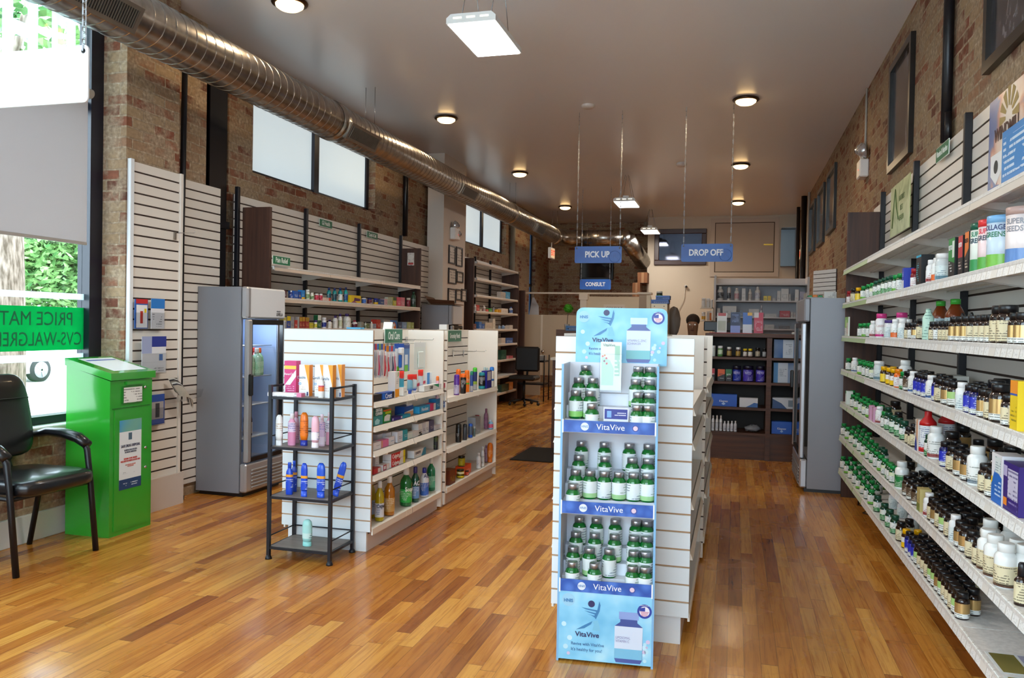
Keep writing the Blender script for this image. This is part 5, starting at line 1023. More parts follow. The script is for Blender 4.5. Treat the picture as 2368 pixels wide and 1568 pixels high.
isl(.756, [(152, 298, 1235, 'box', ('#3f9aa0', '#e8f4f4'), 'teal denture-cleanser', dict(patches=[(0, 1, .62, 1, '#2a6a60'), ([(.2, .05), (.6, .05), (.7, .3), (.4, .45), (.15, .3)], '#a8dce0')], texts=[('DENTURE', .01, .09, .026, '#f4f8f8', .8), ('CLEANSER', .01, .068, .026, '#f4f8f8', .8)])), (302, 424, 1220, 'box', ('#1f8a3c', '#f4f4e0'), 'green', dict(patches=[(0, 1, .88, 1, '#d85a20'), ([(.1, .15), (.8, .1), (.9, .55), (.5, .62), (.15, .5)], '#e8ece8'), (.25, .95, .66, .84, '#b8c828')])), (432, 598, 1352, 'box', ('#3c2a80', '#c8c0e8'), 'low purple', dict(d=.05, patches=[(.82, .97, .15, .85, '#e0dce8'), (.02, .14, .1, .8, '#d8d4e4')])), (602, 714, 1328, 'box', ('#2aa0c0', '#d8f0f4'), 'low turquoise', dict(d=.05)),
 (684, 820, 1170, 'box', ('#1f4fa0', '#f0e8d8'), 'blue and peach', dict(patches=[(0, 1, 0, .42, '#e0a068'), ([(0, .42), (1, .42), (1, .6)], '#e4ecf4')], texts=[('Fixodent', 0, .075, .03, '#e8ecf8', .9)], back=.03)), (848, 1008, 1225, 'box', ('#2a9ccf', '#e8f4f8'), 'light blue', dict(hh=.05, d=.05, patches=[], texts=[('Fixodent', .0, .025, .036, '#f0f8fc', 1.0)])), (1012, 1095, 1212, 'box', ('#d8487a', '#f8e8f0'), 'pink', dict(hh=.05, d=.05, patches=[(.6, 1, 0, 1, '#e0e0e4')])),
 (1100, 1160, 1060, 'box', ('#1a74b0', '#e0f0f8'), 'tall sea blue', dict(texts=[('G', 0, .10, .05, '#e8f4f8', 1.0)])), (1180, 1250, 1098, 'box', ('#1c5aa8', '#e0f0f8'), 'sea blue', dict(texts=[('G', .01, .06, .05, '#e8f4f8', 1.0)]))], W2)
isl(.606, [(140, 250, 270, 'box', ('#e6e4e8', '#6a6a78'), 'white', dict(hh=.045, d=.04)), (255, 355, 285, 'box', ('#e478a8', '#f4f0f4'), 'pink and white', dict(hh=.045, d=.04, patches=[(.0, .1, 0, 1, '#e8c050')])), (360, 435, 262, 'box', ('#e8e8ee', '#2a8ac0'), 'white blue-marked', dict(hh=.05, d=.04)), (320, 390, 195, 'box', ('#d8d8de', '#4a4a5a'), 'pale grey', dict(hh=.07, back=.06, d=.04)), (396, 470, 190, 'box', ('#dcdce4', '#4a4a6a'), 'greyish white', dict(hh=.07, back=.04, d=.04)), (476, 550, 182, 'box', ('#dfe0e8', '#3a4a7a'), 'bluish white', dict(hh=.07, d=.04)), (556, 618, 170, 'box', ('#2aa0b0', '#e8f4f4'), 'turquoise', dict(hh=.07, d=.04)), (624, 684, 195, 'box', ('#dfe8e4', '#1f8a7a'), 'white green-striped', dict(hh=.04, d=.04)), (688, 820, 165, 'box', ('#e2e2e2', '#6a6a6a'), 'long white', dict(hh=.04, d=.04)),
 (770, 825, 70, 'box', ('#dedede', '#3a3a5a'), 'upright white', dict(hh=.08, d=.05)), (830, 868, 62, 'box', ('#c8c8d0', '#3a3a5a'), 'upright pale', dict(hh=.08, d=.05)), (872, 915, 58, 'box', ('#e4e4e8', '#3a3a5a'), 'upright clean white', dict(hh=.08, d=.05)), (920, 985, 45, 'box', ('#5a5a7c', '#e0e0e8'), 'violet grey', dict(hh=.08, d=.05)), (992, 1120, 75, 'box', ('#d8d8e0', '#2a2a6a'), 'long white navy-ended', dict(hh=.035, d=.04))], W3, D_)
isl(.459, [(140, 245, 672, 'box', ('#b82a38', '#f0e0e0'), 'small red', dict(hh=.032, d=.05, patches=[(.6, 1, .1, .9, '#e8dcdc')])), (272, 325, 470, 'box', ('#e0dcdc', '#a02434'), 'upright white red-lettered', dict(hh=.105, d=.03, back=.05)), (276, 368, 625, 'box', ('#e8e4e4', '#a02434'), 'small white red-edged', dict(hh=.034, d=.05, patches=[(0, .5, 0, 1, '#a82444'), (.1, .4, .2, .8, '#e8e0e0')]))], W4, D_)
for k in range(2):
    z0 = .459+k*.044
    fit('x', FXI, z0, D_(490), D_(690), 0, 'box', ('#e9e6e6', '#8a1a1a'), '', W4, gi, hh=.042, d=.06, lab='red and white toothpaste carton, %s of the stacked pair' % ('lower', 'upper')[k], patches=[([(0, 0), (.52, 0), (.66, 1), (0, 1)], '#cf1c20'), (.86, 1, 0, 1, '#e8dc20')], texts=[('Colgate', -.045, .021, .036, '#f8f4f4', .95)])
isl(.459, [(708, 875, 430, 'box', ('#e4e6e8', '#5a5a6a'), 'white and blue', dict(hh=.05, d=.05, patches=[([(.6, 0), (1, 0), (1, 1), (.8, 1)], '#2f88a8')], texts=[('SENSITIVE', -.04, .03, .024, '#6a6a78', .9)]))], W4, D_)
def jug(x0, x1, yt, body, cap, lab, label, texts=(), sy=.6, z=.139, lz=(.1, .45), xf=FXI-.01, back=0):
    t = fit('x', xf, z, D_(x0), D_(x1), D_(0, yt)[1], 'jug', (body, cap, [(lz[0], lz[1], lab)]), '', W5, gi, lab=label, trans=1, back=back)
    for s, zc, size, c in texts:
        w0 = text_mesh(s, size, sx=.8, m=mat(c, .4), bold=.0006).copy(); R = max(v.co.x for v in t.children[0].data.vertices)+.0014
        for vt in w0.vertices: a = vt.co.x/R; rr = R-vt.co.y; vt.co = Vector((rr*math.sin(a), -rr*math.cos(a), vt.co.z+zc))
        link('lettering', w0, t, rot=-24*D2R)
    return t
jug(60, 172, 850, '#a08c08', '#dfe0e0', LL('#8ea8c8', '#3a4a7a'), 'yellow mouthwash bottle at the near end, mostly hidden by the slatted end', back=.08)
jug(172, 292, 820, '#b09a0a', '#e0e4e8', LL('#d8dce4', '#3a5a9a'), 'yellow mouthwash bottle with white cap and label on the bottom shelf', (('Cepacol', .095, .03, '#2a2a3a'),))
jug(300, 440, 755, '#b06a08', '#e8e6e2', LL('#c89a58', '#f0e4d0'), 'amber mouthwash bottle with white cap on the bottom shelf')
jug(520, 682, 650, '#0a6a2a', '#e8e8e4', LL('#2fae4a', '#e0f4e0'), 'large green mouthwash bottle with white cap', (('Scope', .115, .04, '#f4f8f4'),))
jug(672, 785, 625, '#0a4a38', '#3a2a78', LL('#6a94c8', '#e8ecf8'), 'dark green mouthwash bottle with violet cap', (('ACT', .13, .045, '#f4f4fa'),))
jug(795, 915, 640, '#e6e8ee', '#2a2c8a', LL('#3a6ac0', '#e8ecf8'), 'white mouthwash bottle with violet-blue cap', (('ACT', .15, .04, '#2a2c6a'),), lz=(.05, .5))
jug(892, 1015, 525, '#0a7a50', '#e8e8e4', LL('#5ab08a', '#dff0e8'), 'tall emerald mouthwash bottle with white cap', back=.03)
jug(1010, 1100, 565, '#e8eaf0', '#2a5ac0', LL('#3a4a6a', '#e0e0e8'), 'white mouthwash bottle with blue cap near the divider')
jug(965, 1030, 558, '#dfe4ec', '#2f62c8', LL('#8aa0c0', '#e0e0e8'), 'blue-capped mouthwash bottle behind the emerald one', back=.1)
# pegboard hooks and hanging packs over the near bay
for k, (px, py, L) in enumerate(((893, 787, .22), (940, 785, .22), (900, 796, .16), (925, 793, .16))):
    q = hit(px, py, 'x', -2.36)
    t = thing('display_hook', 'chrome wire peg hook on the left island, '+['upper left', 'upper right', 'lower left', 'lower right'][k]+' over the toothbrushes', 'display hook', (-2.362, q[1], q[2]), 90*D2R, 'peg hooks on the left island')
    MB().bbox(-.018, .018, -.006, 0, -.02, .02, .002).build('back_clip', CHROME, t); MB().tube([(0, 0, 0), (0, -L*.95, 0), (0, -L, .012)], .002, 6).build('wire_arm', CHROME, t)
for k, (px, py) in enumerate(((1048, 812), (1072, 812))):
    q = hit(px, py, 'x', -2.36); t = thing('display_hook', 'empty wire peg hook on the far bay, '+['left', 'right'][k]+' one of the pair', 'display hook', (-2.362, q[1], q[2]), 90*D2R, 'peg hooks on the left island')
    MB().bbox(-.012, .012, -.006, 0, -.05, .01, .002).build('back_clip', CHROME, t); MB().tube([(0, 0, 0), (0, -.2, 0), (0, -.215, .014)], .0022, 6).build('wire_arm', CHROME, t)
rnd = random.Random(5)
def blister(k, px0, px1, pt, pb, x, cols, label, brush=1):
    a = hit(px0, pt, 'x', x); b = hit(px1, pb, 'x', x); w = abs(b[1]-a[1]); h = a[2]-b[2]
    t = thing('toothbrush_pack' if brush else 'oral_care_pack', label, 'toothbrush' if brush else 'pack', (x, (a[1]+b[1])/2, b[2]), 90*D2R+rnd.uniform(-.15, .15), 'packs hanging from the island hooks')
    MB().box(-w/2, w/2, -.001, 0, 0, h).build('backing_card', mat(cols[0], .35), t); MB().box(-w/2, w/2, -.0015, -.001, h*.82, h).build('card_header', mat(cols[1], .35), t)
    if brush:
        mb = MB().tube([(0, -.008, h*.06), (w*.1, -.011, h*.3), (-w*.05, -.008, h*.55), (0, -.008, h*.75)], [.004, .006, .003, .003], 6); mb.build('toothbrush_handle', mat(cols[2], .3), t)
        MB().bbox(-.005, .005, -.018, -.008, h*.66, h*.78, .001).build('bristles', mat(cols[3], .6), t)
    else:
        for q in cols[2:]: MB().bbox(*q[1], .004).build(q[0], mat(q[2], .35), t)
    return t
pal = [('#e8ecf2', '#2a5cc0', '#2c58c8', '#f0f4f8'), ('#dfe6ec', '#c83048', '#3a3a5a', '#f4f4f4'), ('#e4e8ee', '#2a78c8', '#d85078', '#e8f0f8'), ('#dce4ea', '#4a9a3a', '#2a6ad0', '#f4f0e8'), ('#e8e8ee', '#2a4aa8', '#1c2c6c', '#e8f0f8'), ('#e8e4e4', '#e08a20', '#d03040', '#f0f0f4')]
for i in range(6):
    x0 = 862+i*4.6; blister(i, x0, x0+4.3, 795, 872+(i % 2)*2, -2.17+(i % 3)*.02, pal[i], 'toothbrush pack hanging on the left island, %s from the near end' % ORD[i])
for i in range(5):
    x0 = 888+i*5.0; blister(i, x0, x0+4.8, 800, 868+(i*7 % 9), -2.24+(i % 2)*.03, pal[(i+4) % 6], 'darker toothbrush pack behind, %s from the left in its row' % ORD[i])
blister(9, 914, 931, 795, 856, -2.24, ('#dfe6ee', '#2a58b8', ('floss_reel', (-.02, .02, -.03, -.002, .12, .16), '#f0f2f4'), ('blue_brush', (-.012, .012, -.02, -.002, .02, .11), '#2a6ac4'), ('green_corner', (-.03, .0, -.0025, -.0015, .0, .03), '#7ac43a')), 'blister pack with white reel and blue brush hanging on island hook', 0)
blister(10, 932, 946, 795, 858, -2.26, ('#5a86c0', '#2a4a98', ('printed_panel', (-.025, .025, -.003, -.0015, .05, .12), '#dfe6ee'), ('green_corner', (-.03, .03, -.0025, -.0015, .0, .045), '#6ec438')), 'blue and green blister pack beside the white reel pack', 0)
blister(11, 960, 981, 792, 853, -2.2, ('#dfe8e4', '#dfe6e6', ('green_label', (-.035, .035, -.004, -.0015, .04, .085), '#1f8a4a'), ('pouch', (-.04, .04, -.012, -.004, .012, .13), '#dfe8e2')), 'clear pouch with green label hanging alone on the island hook', 0)
# ---- left island, far bay
FX2 = -2.092
W6 = 'the far island top shelf'; W7 = 'the far island middle shelf'; W8 = 'the far island bottom shelf'
isl(.824, [(1316, 1366, 685, 'can', ('#e0a8bc', '#f07a28', [(.1, .7, LL('#e8c0cc', '#8a4a6a'))]), 'pink orange-topped'), (1368, 1460, 700, 'can', ('#5a2a94', '#5a2a9c', [(.05, .5, LL('#b8b0d0', '#4a2a7a'))]), 'purple'), (1465, 1558, 685, 'can', ('#141216', '#ee6a18', [(.2, .7, LL('#1a161a', '#e8e4e8'))]), 'black orange-topped'), (1396, 1480, 640, 'can', ('#ee6a18', '#f07420'), 'orange topped rear', dict(back=.07)), (1528, 1610, 640, 'can', ('#f07a1a', '#f0761a', [(.35, .42, '#5ab030'), (.5, .7, LL('#f07a1a', '#f8e8d8'))]), 'orange', dict(back=.02)),
 (1612, 1666, 645, 'can', ('#2a4a94', '#1f8a68', [(.02, .28, '#a8a8ac')]), 'blue and silver green-topped'), (1652, 1725, 600, 'can', ('#1c2c6c', '#48c430', [(.02, .25, '#a0a4a8'), (.25, .38, '#8aa838')]), 'dark blue lime-topped', dict(back=.03)), (1742, 1845, 668, 'can', ('#101014', '#1f8a98', [(.02, .18, '#1f8a98'), (.25, .7, LL('#101014', '#e0e0e4'))]), 'black and teal'), (1868, 1942, 635, 'box', ('#22248c', '#d8d8e8'), 'navy blue', dict(patches=[(.1, .85, .45, .95, '#d8dce4')], d=.05)), (1925, 1962, 600, 'can', ('#c8d8d8', '#a8c8cc', [(.1, .6, LL('#9ab8c0', '#2a3a4a'))]), 'pale teal', dict(back=.06)), (1958, 2030, 575, 'can', ('#e0dcd0', '#2a78d0', [(.3, .4, '#3a6ab0')]), 'cream blue-topped'), (1820, 1865, 605, 'can', ('#c8d8dc', '#b8d0d4'), 'silver rear', dict(back=.08))], W6, C, FX2)
E5 = zz(600, 740, 2.703)
isl(.439, [(1190, 1217, 645, 'can', ('#2c2e34', '#24262c', [(.2, .7, LL('#2c2e34', '#8ab03a'))]), 'charcoal'), (1226, 1265, 655, 'can', ('#121214', '#161618', [(.15, .5, LL('#121214', '#d8d8d8'))]), 'black'), (1270, 1300, 655, 'can', ('#3a3c44', '#202228'), 'dark grey'), (1305, 1334, 652, 'can', ('#4a5668', '#1f5ac0', [(.02, .2, '#1f50b0')]), 'blue-topped steel'), (1336, 1352, 668, 'can', ('#5a6a6a', '#a8b0b0'), 'slim grey'), (1346, 1376, 616, 'jar', ('#c8c8c4', '#a01c28', [(.1, .4, '#a01c28')]), 'red-topped', dict(back=.06)), (1378, 1410, 608, 'box', ('#9aa2ac', '#dfe4ea'), 'silver grey', dict(back=.04)), (1412, 1440, 568, 'bottle', ('#9a6a88', '#8a5a7a', LL('#9a6a88', '#4a2a5a')), 'tall mauve', dict(back=.05)), (1458, 1490, 620, 'bottle', ('#7aaed0', '#c8dcec', LL('#d05a7a', '#e8f0f8')), 'small sky blue')], W7, E5, FX2)
isl(.139, [(1190, 1226, 935, 'box', ('#6a2c14', '#b8b020'), 'brown and yellow', dict(d=.07)), (1230, 1281, 946, 'jar', ('#c8b018', '#141210', [(.1, .25, '#d8c020'), (.28, .42, '#141210'), (.5, .7, '#e4dcc0')]), 'yellow and black'), (1284, 1310, 948, 'jar', ('#c0482a', '#121012', [(.1, .6, LL('#c0482a', '#f0d8c8'))]), 'small orange black-lidded'), (1296, 1345, 908, 'box', ('#e8501c', '#f8e0d0'), 'bright orange', dict(d=.07, back=.03)), (1356, 1386, 838, 'bottle', ('#e4e2e2', '#dedcdc', LL('#d8d4d4', '#4a1c3a')), 'white'), (1384, 1408, 798, 'bottle', ('#e2e2e4', '#dcdce0', LL('#d4d8d8', '#1c4a4a')), 'taller white'), (1410, 1440, 800, 'bottle', ('#a888a0', '#98789a', LL('#a888a0', '#4a2a5a')), 'mauve', dict(back=.04)), (1441, 1476, 768, 'tube', ('#e87a18', '#d86a10', [(.3, .8, LL('#e87a18', '#f8d8a0'))]), 'tall orange')], W8, E5, FX2)
fit('x', FX2, .139+.078, E5(1240), E5(1286), E5(0, 893)[1], 'jar', ('#b8a81a', '#141210', [(.1, .7, LL('#b8a81a', '#3a3410'))]), '', W8, gi, back=.03, lab='yellow jar stacked above the black and yellow jar', hh=.08)
fit('x', FX2, .139, E5(1240), E5(1286), E5(0, 893)[1], 'jar', ('#b0a01a', '#141210', [(.1, .7, LL('#b0a01a', '#3a3410'))]), '', W8, gi, back=.03, lab='yellow jar behind, underneath the stacked yellow jar', hh=.077)
# ================================================================== supplement floor display
DO = Vector((-.676, 3.243, 0)); DRZ = .08; DW = .385; DD = .235
disp = thing('cardboard_display', 'blue cardboard floor display of green supplement bottles with three trays', 'display stand', DO, DRZ)
ca, sa = math.cos(DRZ), math.sin(DRZ)
def dloc(px, py, d):  # world point on the plane parallel to the display's front, d behind it
    n = np.array([-sa, ca, 0]); o = np.array([DO.x, DO.y, 0])+n*d; dr = np.array([(px-1184)/CF, -(py-784)/CF, 1]) @ _M; t = ((o-CAM) @ n)/(dr @ n); p = CAM+dr*t
    q = p-np.array([DO.x, DO.y, 0]); return q[0]*ca+q[1]*sa, -q[0]*sa+q[1]*ca, p[2]
SKY = nodes('sky_blue_print', .35, .4); m, b, N, Lk, mth, ramp, mix = SKY; g = N('ShaderNodeTexCoord'); n = N('ShaderNodeTexNoise', i_Scale=9.0, i_Detail=2.0); Lk(g.outputs['Object'], n.inputs['Vector']); Lk(ramp(n.outputs[0], [(.3, '#74bce4'), (.55, '#8fd0f0'), (.75, '#b4e2f6')]), b.inputs['Base Color']); SKY = m
BAND = nodes('royal_blue_print', .35, .4); m, b, N, Lk, mth, ramp, mix = BAND; g = N('ShaderNodeTexCoord'); n = N('ShaderNodeTexVoronoi', i_Scale=22.0); Lk(g.outputs['Object'], n.inputs['Vector']); Lk(ramp(n.outputs['Distance'], [(.2, '#4f78cc'), (.5, '#3860b4'), (.8, '#2c50a4')]), b.inputs['Base Color']); BAND = m
CARD = mat('#dfe2ec', .55); EDGE = mat('#7fb4e0', .45)
for s, nm_ in ((0, 'side_panel'), (1, 'side_panel')):
    x = 0 if not s else DW; MB().bbox(x-.003, x+.003, -.0, DD, 0, 1.225, .001).build(nm_, [CARD], disp); MB().box(x-.0045, x+.0045, -.002, .0, 0, 1.225).build('edge_strip', EDGE, disp)
MB().box(.003, DW-.003, DD-.006, DD, .02, 1.225).build('back_panel', CARD, disp)
zs = [dloc(1312, y, 0)[2] for y in (971, 998, 1158, 1186, 1338, 1366, 1525)]
NAVY = mat('#2c2a5c', .4); AZ = mat('#3f7fb4', .4); AZ2 = mat('#7ec0e0', .4)
def art(par, fx, fz, y, k, prod):
    """printed artwork; fx/fz turn artwork units into local x/z"""
    def P(pts, m, nm, dy=0): MB().add([(fx(a), y-.0006-dy, fz(b)) for a, b in pts], [list(range(len(pts)))]).build(nm, m, par)
    def Dk(cx, cz, r, m, nm, dy=0): disc(MB(), fx(cx), fz(cz), r, y-.0006-dy, n=24).build(nm, m, par)
    Dk(0, 0, 26*k, NAVY, 'figure_head')
    P([(58, -25), (68, 5), (62, 50), (35, 115), (20, 95), (45, 40)], AZ, 'figure_torso')
    for q in range(3): P([(-75+22*q, 30+24*q), (45-8*q, 45+22*q), (42-8*q, 58+22*q), (-40+22*q, 45+22*q)], AZ, 'figure_arm')
    P([(10, 130), (0, 155), (-50, 190), (-112, 205), (-50, 165)], AZ, 'figure_leg')
    P([(15, 130), (50, 120), (70, 200), (10, 200), (20, 160)], AZ2, 'figure_shadow')
    text('VitaVive', par, (fx(-28), y-.001, fz(238)), NAVY, 52*k, sx=1.05, bold=.0006)
    text('Revive with VitaVive', par, (fx(-148), y-.001, fz(312)), mat('#2f5a92', .4), 33*k, sx=.92, align='LEFT'); text("It's healthy for you!", par, (fx(-148), y-.001, fz(355)), mat('#2f5a92', .4), 33*k, sx=.92, align='LEFT')
    bx0 = 175; P([(bx0+30, 40), (bx0+175, 40), (bx0+175, 96), (bx0+30, 96)], mat('#8aa0d8', .2, .3), 'pictured_cap'); P([(bx0+40, 96), (bx0+165, 96), (bx0+165, 118), (bx0+205, 150), (bx0, 150), (bx0+40, 118)], mat('#3c4f94', .3), 'pictured_neck')
    P([(bx0, 150), (bx0+205, 150), (bx0+205, 395), (bx0+190, 425), (bx0+12, 425), (bx0, 395)], mat('#4c5aa0', .3), 'pictured_bottle'); P([(bx0, 150), (bx0+205, 150), (bx0+203, 320), (bx0, 320)], mat('#d4def0', .4), 'pictured_label', .0004); P([(bx0, 320), (bx0+203, 320), (bx0+203, 395), (bx0, 395)], mat('#7cc0c8' if prod else '#7fbfe0', .4), 'label_band', .0004)
    text(prod or 'LIPOSOMAL\nVITAMIN C', par, (fx(bx0+8), y-.0016, fz(250)), mat('#8a86b0', .5), 26*k, sx=.8, align='LEFT')
    Dk(bx0+265 if prod else bx0+215, 40 if prod else 25, 54*k, mat('#2c3f9c', .4), 'badge_ring'); cx = bx0+265 if prod else bx0+215; cz = 40 if prod else 25
    Dk(cx, cz, 38*k, mat('#e8e4f0', .4), 'badge_flag', .0003)
    for q in range(4): P([(cx-(30-3*q), cz+2+q*9), (cx+(32-4*q), cz+2+q*9), (cx+(32-4*q), cz+6+q*9), (cx-(30-3*q), cz+6+q*9)], mat('#c04a68', .4), 'flag_stripe', .0006)
    P([(cx-34, cz-24), (cx+4, cz-32), (cx+4, cz-1), (cx-36, cz-1)], mat('#2c3f9c', .4), 'flag_canton', .0006); text('MADE IN THE USA', par, (fx(cx), y-.0016, fz(cz-45)), mat('#e8e8f8', .5), 11*k, sx=.8)
    Dk(-195 if prod else -172, 36 if prod else -20, 50*k, mat('#9ccce8', .4), 'maker_disc'); text('HNIS', par, (fx(-195 if prod else -172), y-.0016, fz(40 if prod else -14)), AZ, 34*k, sx=.95, bold=.0006)
    r2 = random.Random(3)
    for q in range(12): P2 = (r2.uniform(bx0+215, bx0+(330 if prod else 250)), r2.uniform(120, 400)) if q < 8 else (r2.uniform(-230, -140), r2.uniform(160, 410)); Dk(P2[0], P2[1], r2.uniform(8, 20)*k, mat(['#bfe4f4', '#d6c4e4', '#c8e8f8'][q % 3], .4), 'printed_bubble')
# header card with rounded top
hz0, hz1 = dloc(1335, 842, DD)[2], dloc(1400, 712, DD)[2]; hx0, hx1 = dloc(1332, 780, DD)[0], dloc(1543, 780, DD)[0]; r = .03; pts = [(hx0, hz0), (hx1, hz0)]
for cx, a0 in ((hx1-r, 0), (hx0+r, 90)): pts += [(cx+r*math.cos((a0+18*k)*D2R), hz1-r+r*math.sin((a0+18*k)*D2R)) for k in range(6)]
hd = MB().prism(pts, DD+.001, DD+.005, 'y').build('header_card', SKY, disp)
k = (hx1-hx0)/780; art(hd, lambda u: hx0+(261+u)*k, lambda v: hz1-(42+v)*k, DD, k, 'VITAMIN C, ZINC\nECHINACEA')
bp = MB().box(.004, DW-.004, -.002, .002, .01, zs[5]).build('base_panel', SKY, disp); k = (DW-.008)/685
art(bp, lambda u: .004+(241+u)*k, lambda v: zs[5]-(85+v)*k*.98, -.002, k*.98, None)
# trays: lips, steps and bottles
vit = lambda v: P_pill(.0295, .118, .0225, .021, '#0a6a26', '#b4b4ba', [[(.34, .98, label_mat('#e4eaea', '#8aa08a', .8, .5)), (.10, .34, '#a4d090')], [(.10, .98, label_mat('#e4eaea', '#6a7a8a', .8, .46))], [(.42, .98, label_mat('#e4eaea', '#6a7a8a', .8, .46)), (.12, .42, '#8fcf6a')]][v], seg=20, trans=1, metalcap=1, sho=.21)
q5 = lambda L: [(1260+x/3.7325, 700+y/3.7325) for x, y in L]; q6 = lambda L: [(1260+x/3.35, 1100+y/3.35) for x, y in L]
trays = [
 (zs[1], zs[0], [q5([(410, 872), (800, 885), (935, 888)]), q5([(270, 760), (388, 762), (807, 775), (938, 775)]), q5([(295, 648), (415, 652), (787, 660), (940, 662)]), q5([(355, 545), (808, 550), (928, 552)])], 'top'),
 (zs[3], zs[2], [q6([(220, 62)]), q5([(268, 1440), (372, 1450), (488, 1450), (612, 1455), (735, 1465), (915, 1475)]), q5([(295, 1318), (522, 1328), (757, 1340), (933, 1340)]), q5([(318, 1190), (517, 1205), (730, 1215), (928, 1222)])], 'middle'),
 (zs[5], zs[4], [q6([(215, 662), (387, 678), (680, 698), (803, 705)]), q6([(220, 545), (347, 553), (500, 568), (690, 580), (820, 590)]), q6([(243, 430), (388, 440), (542, 455), (690, 465), (822, 470)]), q6([(270, 315), (402, 322), (548, 335), (708, 348), (832, 358)])], 'bottom')]
for z0, z1, tiers, tn in trays:
    lip = MB().box(.004, DW-.004, -.004, .0, z0, z1).build('tray_lip', BAND, disp)
    disc(MB(), .095, (z0+z1)/2, .0165, -.0045).build('maker_disc', mat('#dfe6f2', .4), lip); text('HNIS', lip, (.095, -.0055, (z0+z1)/2), AZ, .014, sx=.9); text('VitaVive', lip, (.20, -.005, (z0+z1)/2), mat('#eef2fa', .4), .034, sx=1.02)
    disc(MB(), .30, (z0+z1)/2, .0135, -.0045).build('badge_ring', mat('#3a4a9c', .4), lip); disc(MB(), .30, (z0+z1)/2, .0095, -.0050).build('badge_flag', mat('#e0c8d8', .4), lip)
    for x in (.002, DW-.008): MB().box(x, x+.006, -.006, -.004, z0-.004, z1+.004).build('corner_tab', mat('#e6ecf2', .5), disp)
    MB().box(.003, DW-.003, .0, DD-.006, z0-.002, z0+.004).build('tray_floor', CARD, disp)
    deps = [.035, .09, .145, .200]; sb = []
    for ti, tr in enumerate(tiers):
        zt = sum(dloc(px, py, deps[ti])[2] for px, py in tr)/len(tr)-.118; sb.append(zt)
        pos = sorted([dloc(px, py, deps[ti])[0] for px, py in tr]); last = -1
        for bi, lx in enumerate(pos):
            lx = min(max(lx, last+.0605, .035), DW-.035); last = lx
            w3 = disp.location+Vector((lx*ca-deps[ti]*sa, lx*sa+deps[ti]*ca, zt+.0006))
            place('supplement_bottle', 'silver-capped green bottle in the %s tray, %s row from front, %s from left' % (tn, ORD[ti], ORD[bi]), 'bottle', vit((bi*7+ti*3) % 2 if not (tn == 'top' and ti == 1 and bi == 0) else 2), w3, DRZ+rnd.uniform(-.6, .6), 'bottles in the cardboard display')
    for ti, zt in enumerate(sb): MB().box(.004, DW-.004, deps[ti]-.0245, deps[ti]+.0300 if ti < 3 else DD-.006, z0+.004 if ti == 0 else min(sb[ti-1], zt-.01), zt).build('step_riser', CARD, disp)
# leaflet holder, little card
a = dloc(1390, 790, .12); b2 = dloc(1436, 903, .12)
lf = thing('leaflet_holder', 'clear holder with pale green leaflet on the top tray of the display', 'leaflet holder', disp.location+Vector((0, 0, 0)), DRZ)
w = b2[0]-a[0]; h = a[2]-b2[2]
o = MB().box(a[0], b2[0], .112, .114, b2[2], a[2]).build('leaflet', mat('#dfeae4', .35), lf); x0, z0 = a[0], b2[2]
text('VitaVive', o, (x0+w*.4, .111, z0+h*.93), mat('#3f6a5a', .5), .017, sx=.9)
MB().add([(x0+w*.05, .1115, z0+h*.1), (x0+w*.62, .1115, z0+h*.1), (x0+w*.64, .1115, z0+h*.45), (x0+w*.45, .1115, z0+h*.62), (x0+w*.05, .1115, z0+h*.7)], [(0, 1, 2, 3, 4)]).build('green_field', mat('#b4dcc8', .4), o); MB().box(x0+w*.68, x0+w*.92, .111, .112, z0+h*.3, z0+h*.92).build('icon_strip', label_mat('#9ccab4', '#f0f8f4', .5, .5), o)
for q, (u, v, c) in enumerate(((.1, .7, '#d8403a'), (.2, .72, '#e08a3a'), (.28, .66, '#c8304a'), (.18, .6, '#8a2a5a'), (.3, .55, '#d83a4a'))): disc(MB(), x0+w*u, z0+h*v, .004, .1108).build('printed_berry', mat(c, .4), o)
MB().bbox(x0-.003, b2[0]+.003, .104, .118, z0-.01, z0+h*.75, .002).build('clear_holder', PLASTICWRAP, lf)
a = dloc(1396, 943, .03); b2 = dloc(1453, 974, .03); t = thing('info_card', 'small blue card leaning in the top tray of the display', 'card', disp.location+Vector((.03*-sa, .03*ca, 0)), DRZ)
o = MB().box(a[0], b2[0], .0, .002, b2[2]-.004, a[2]).build('card', mat('#e4e6f0', .4), t); rect(MB(), a[0]+.004, b2[0]-.004, b2[2]+.006, a[2]-.004, -.0006).build('blue_panel', mat('#2c348c', .4), o); rect(MB(), a[0]+.045, b2[0]-.01, b2[2]+.018, a[2]-.016, -.0012).build('printed_text', label_mat('#2c348c', '#e8e8f8', 1, .42), o); rect(MB(), a[0]+.014, a[0]+.032, b2[2]+.012, a[2]-.012, -.0012).build('pictured_jar', mat('#7aa8e0', .4), o)
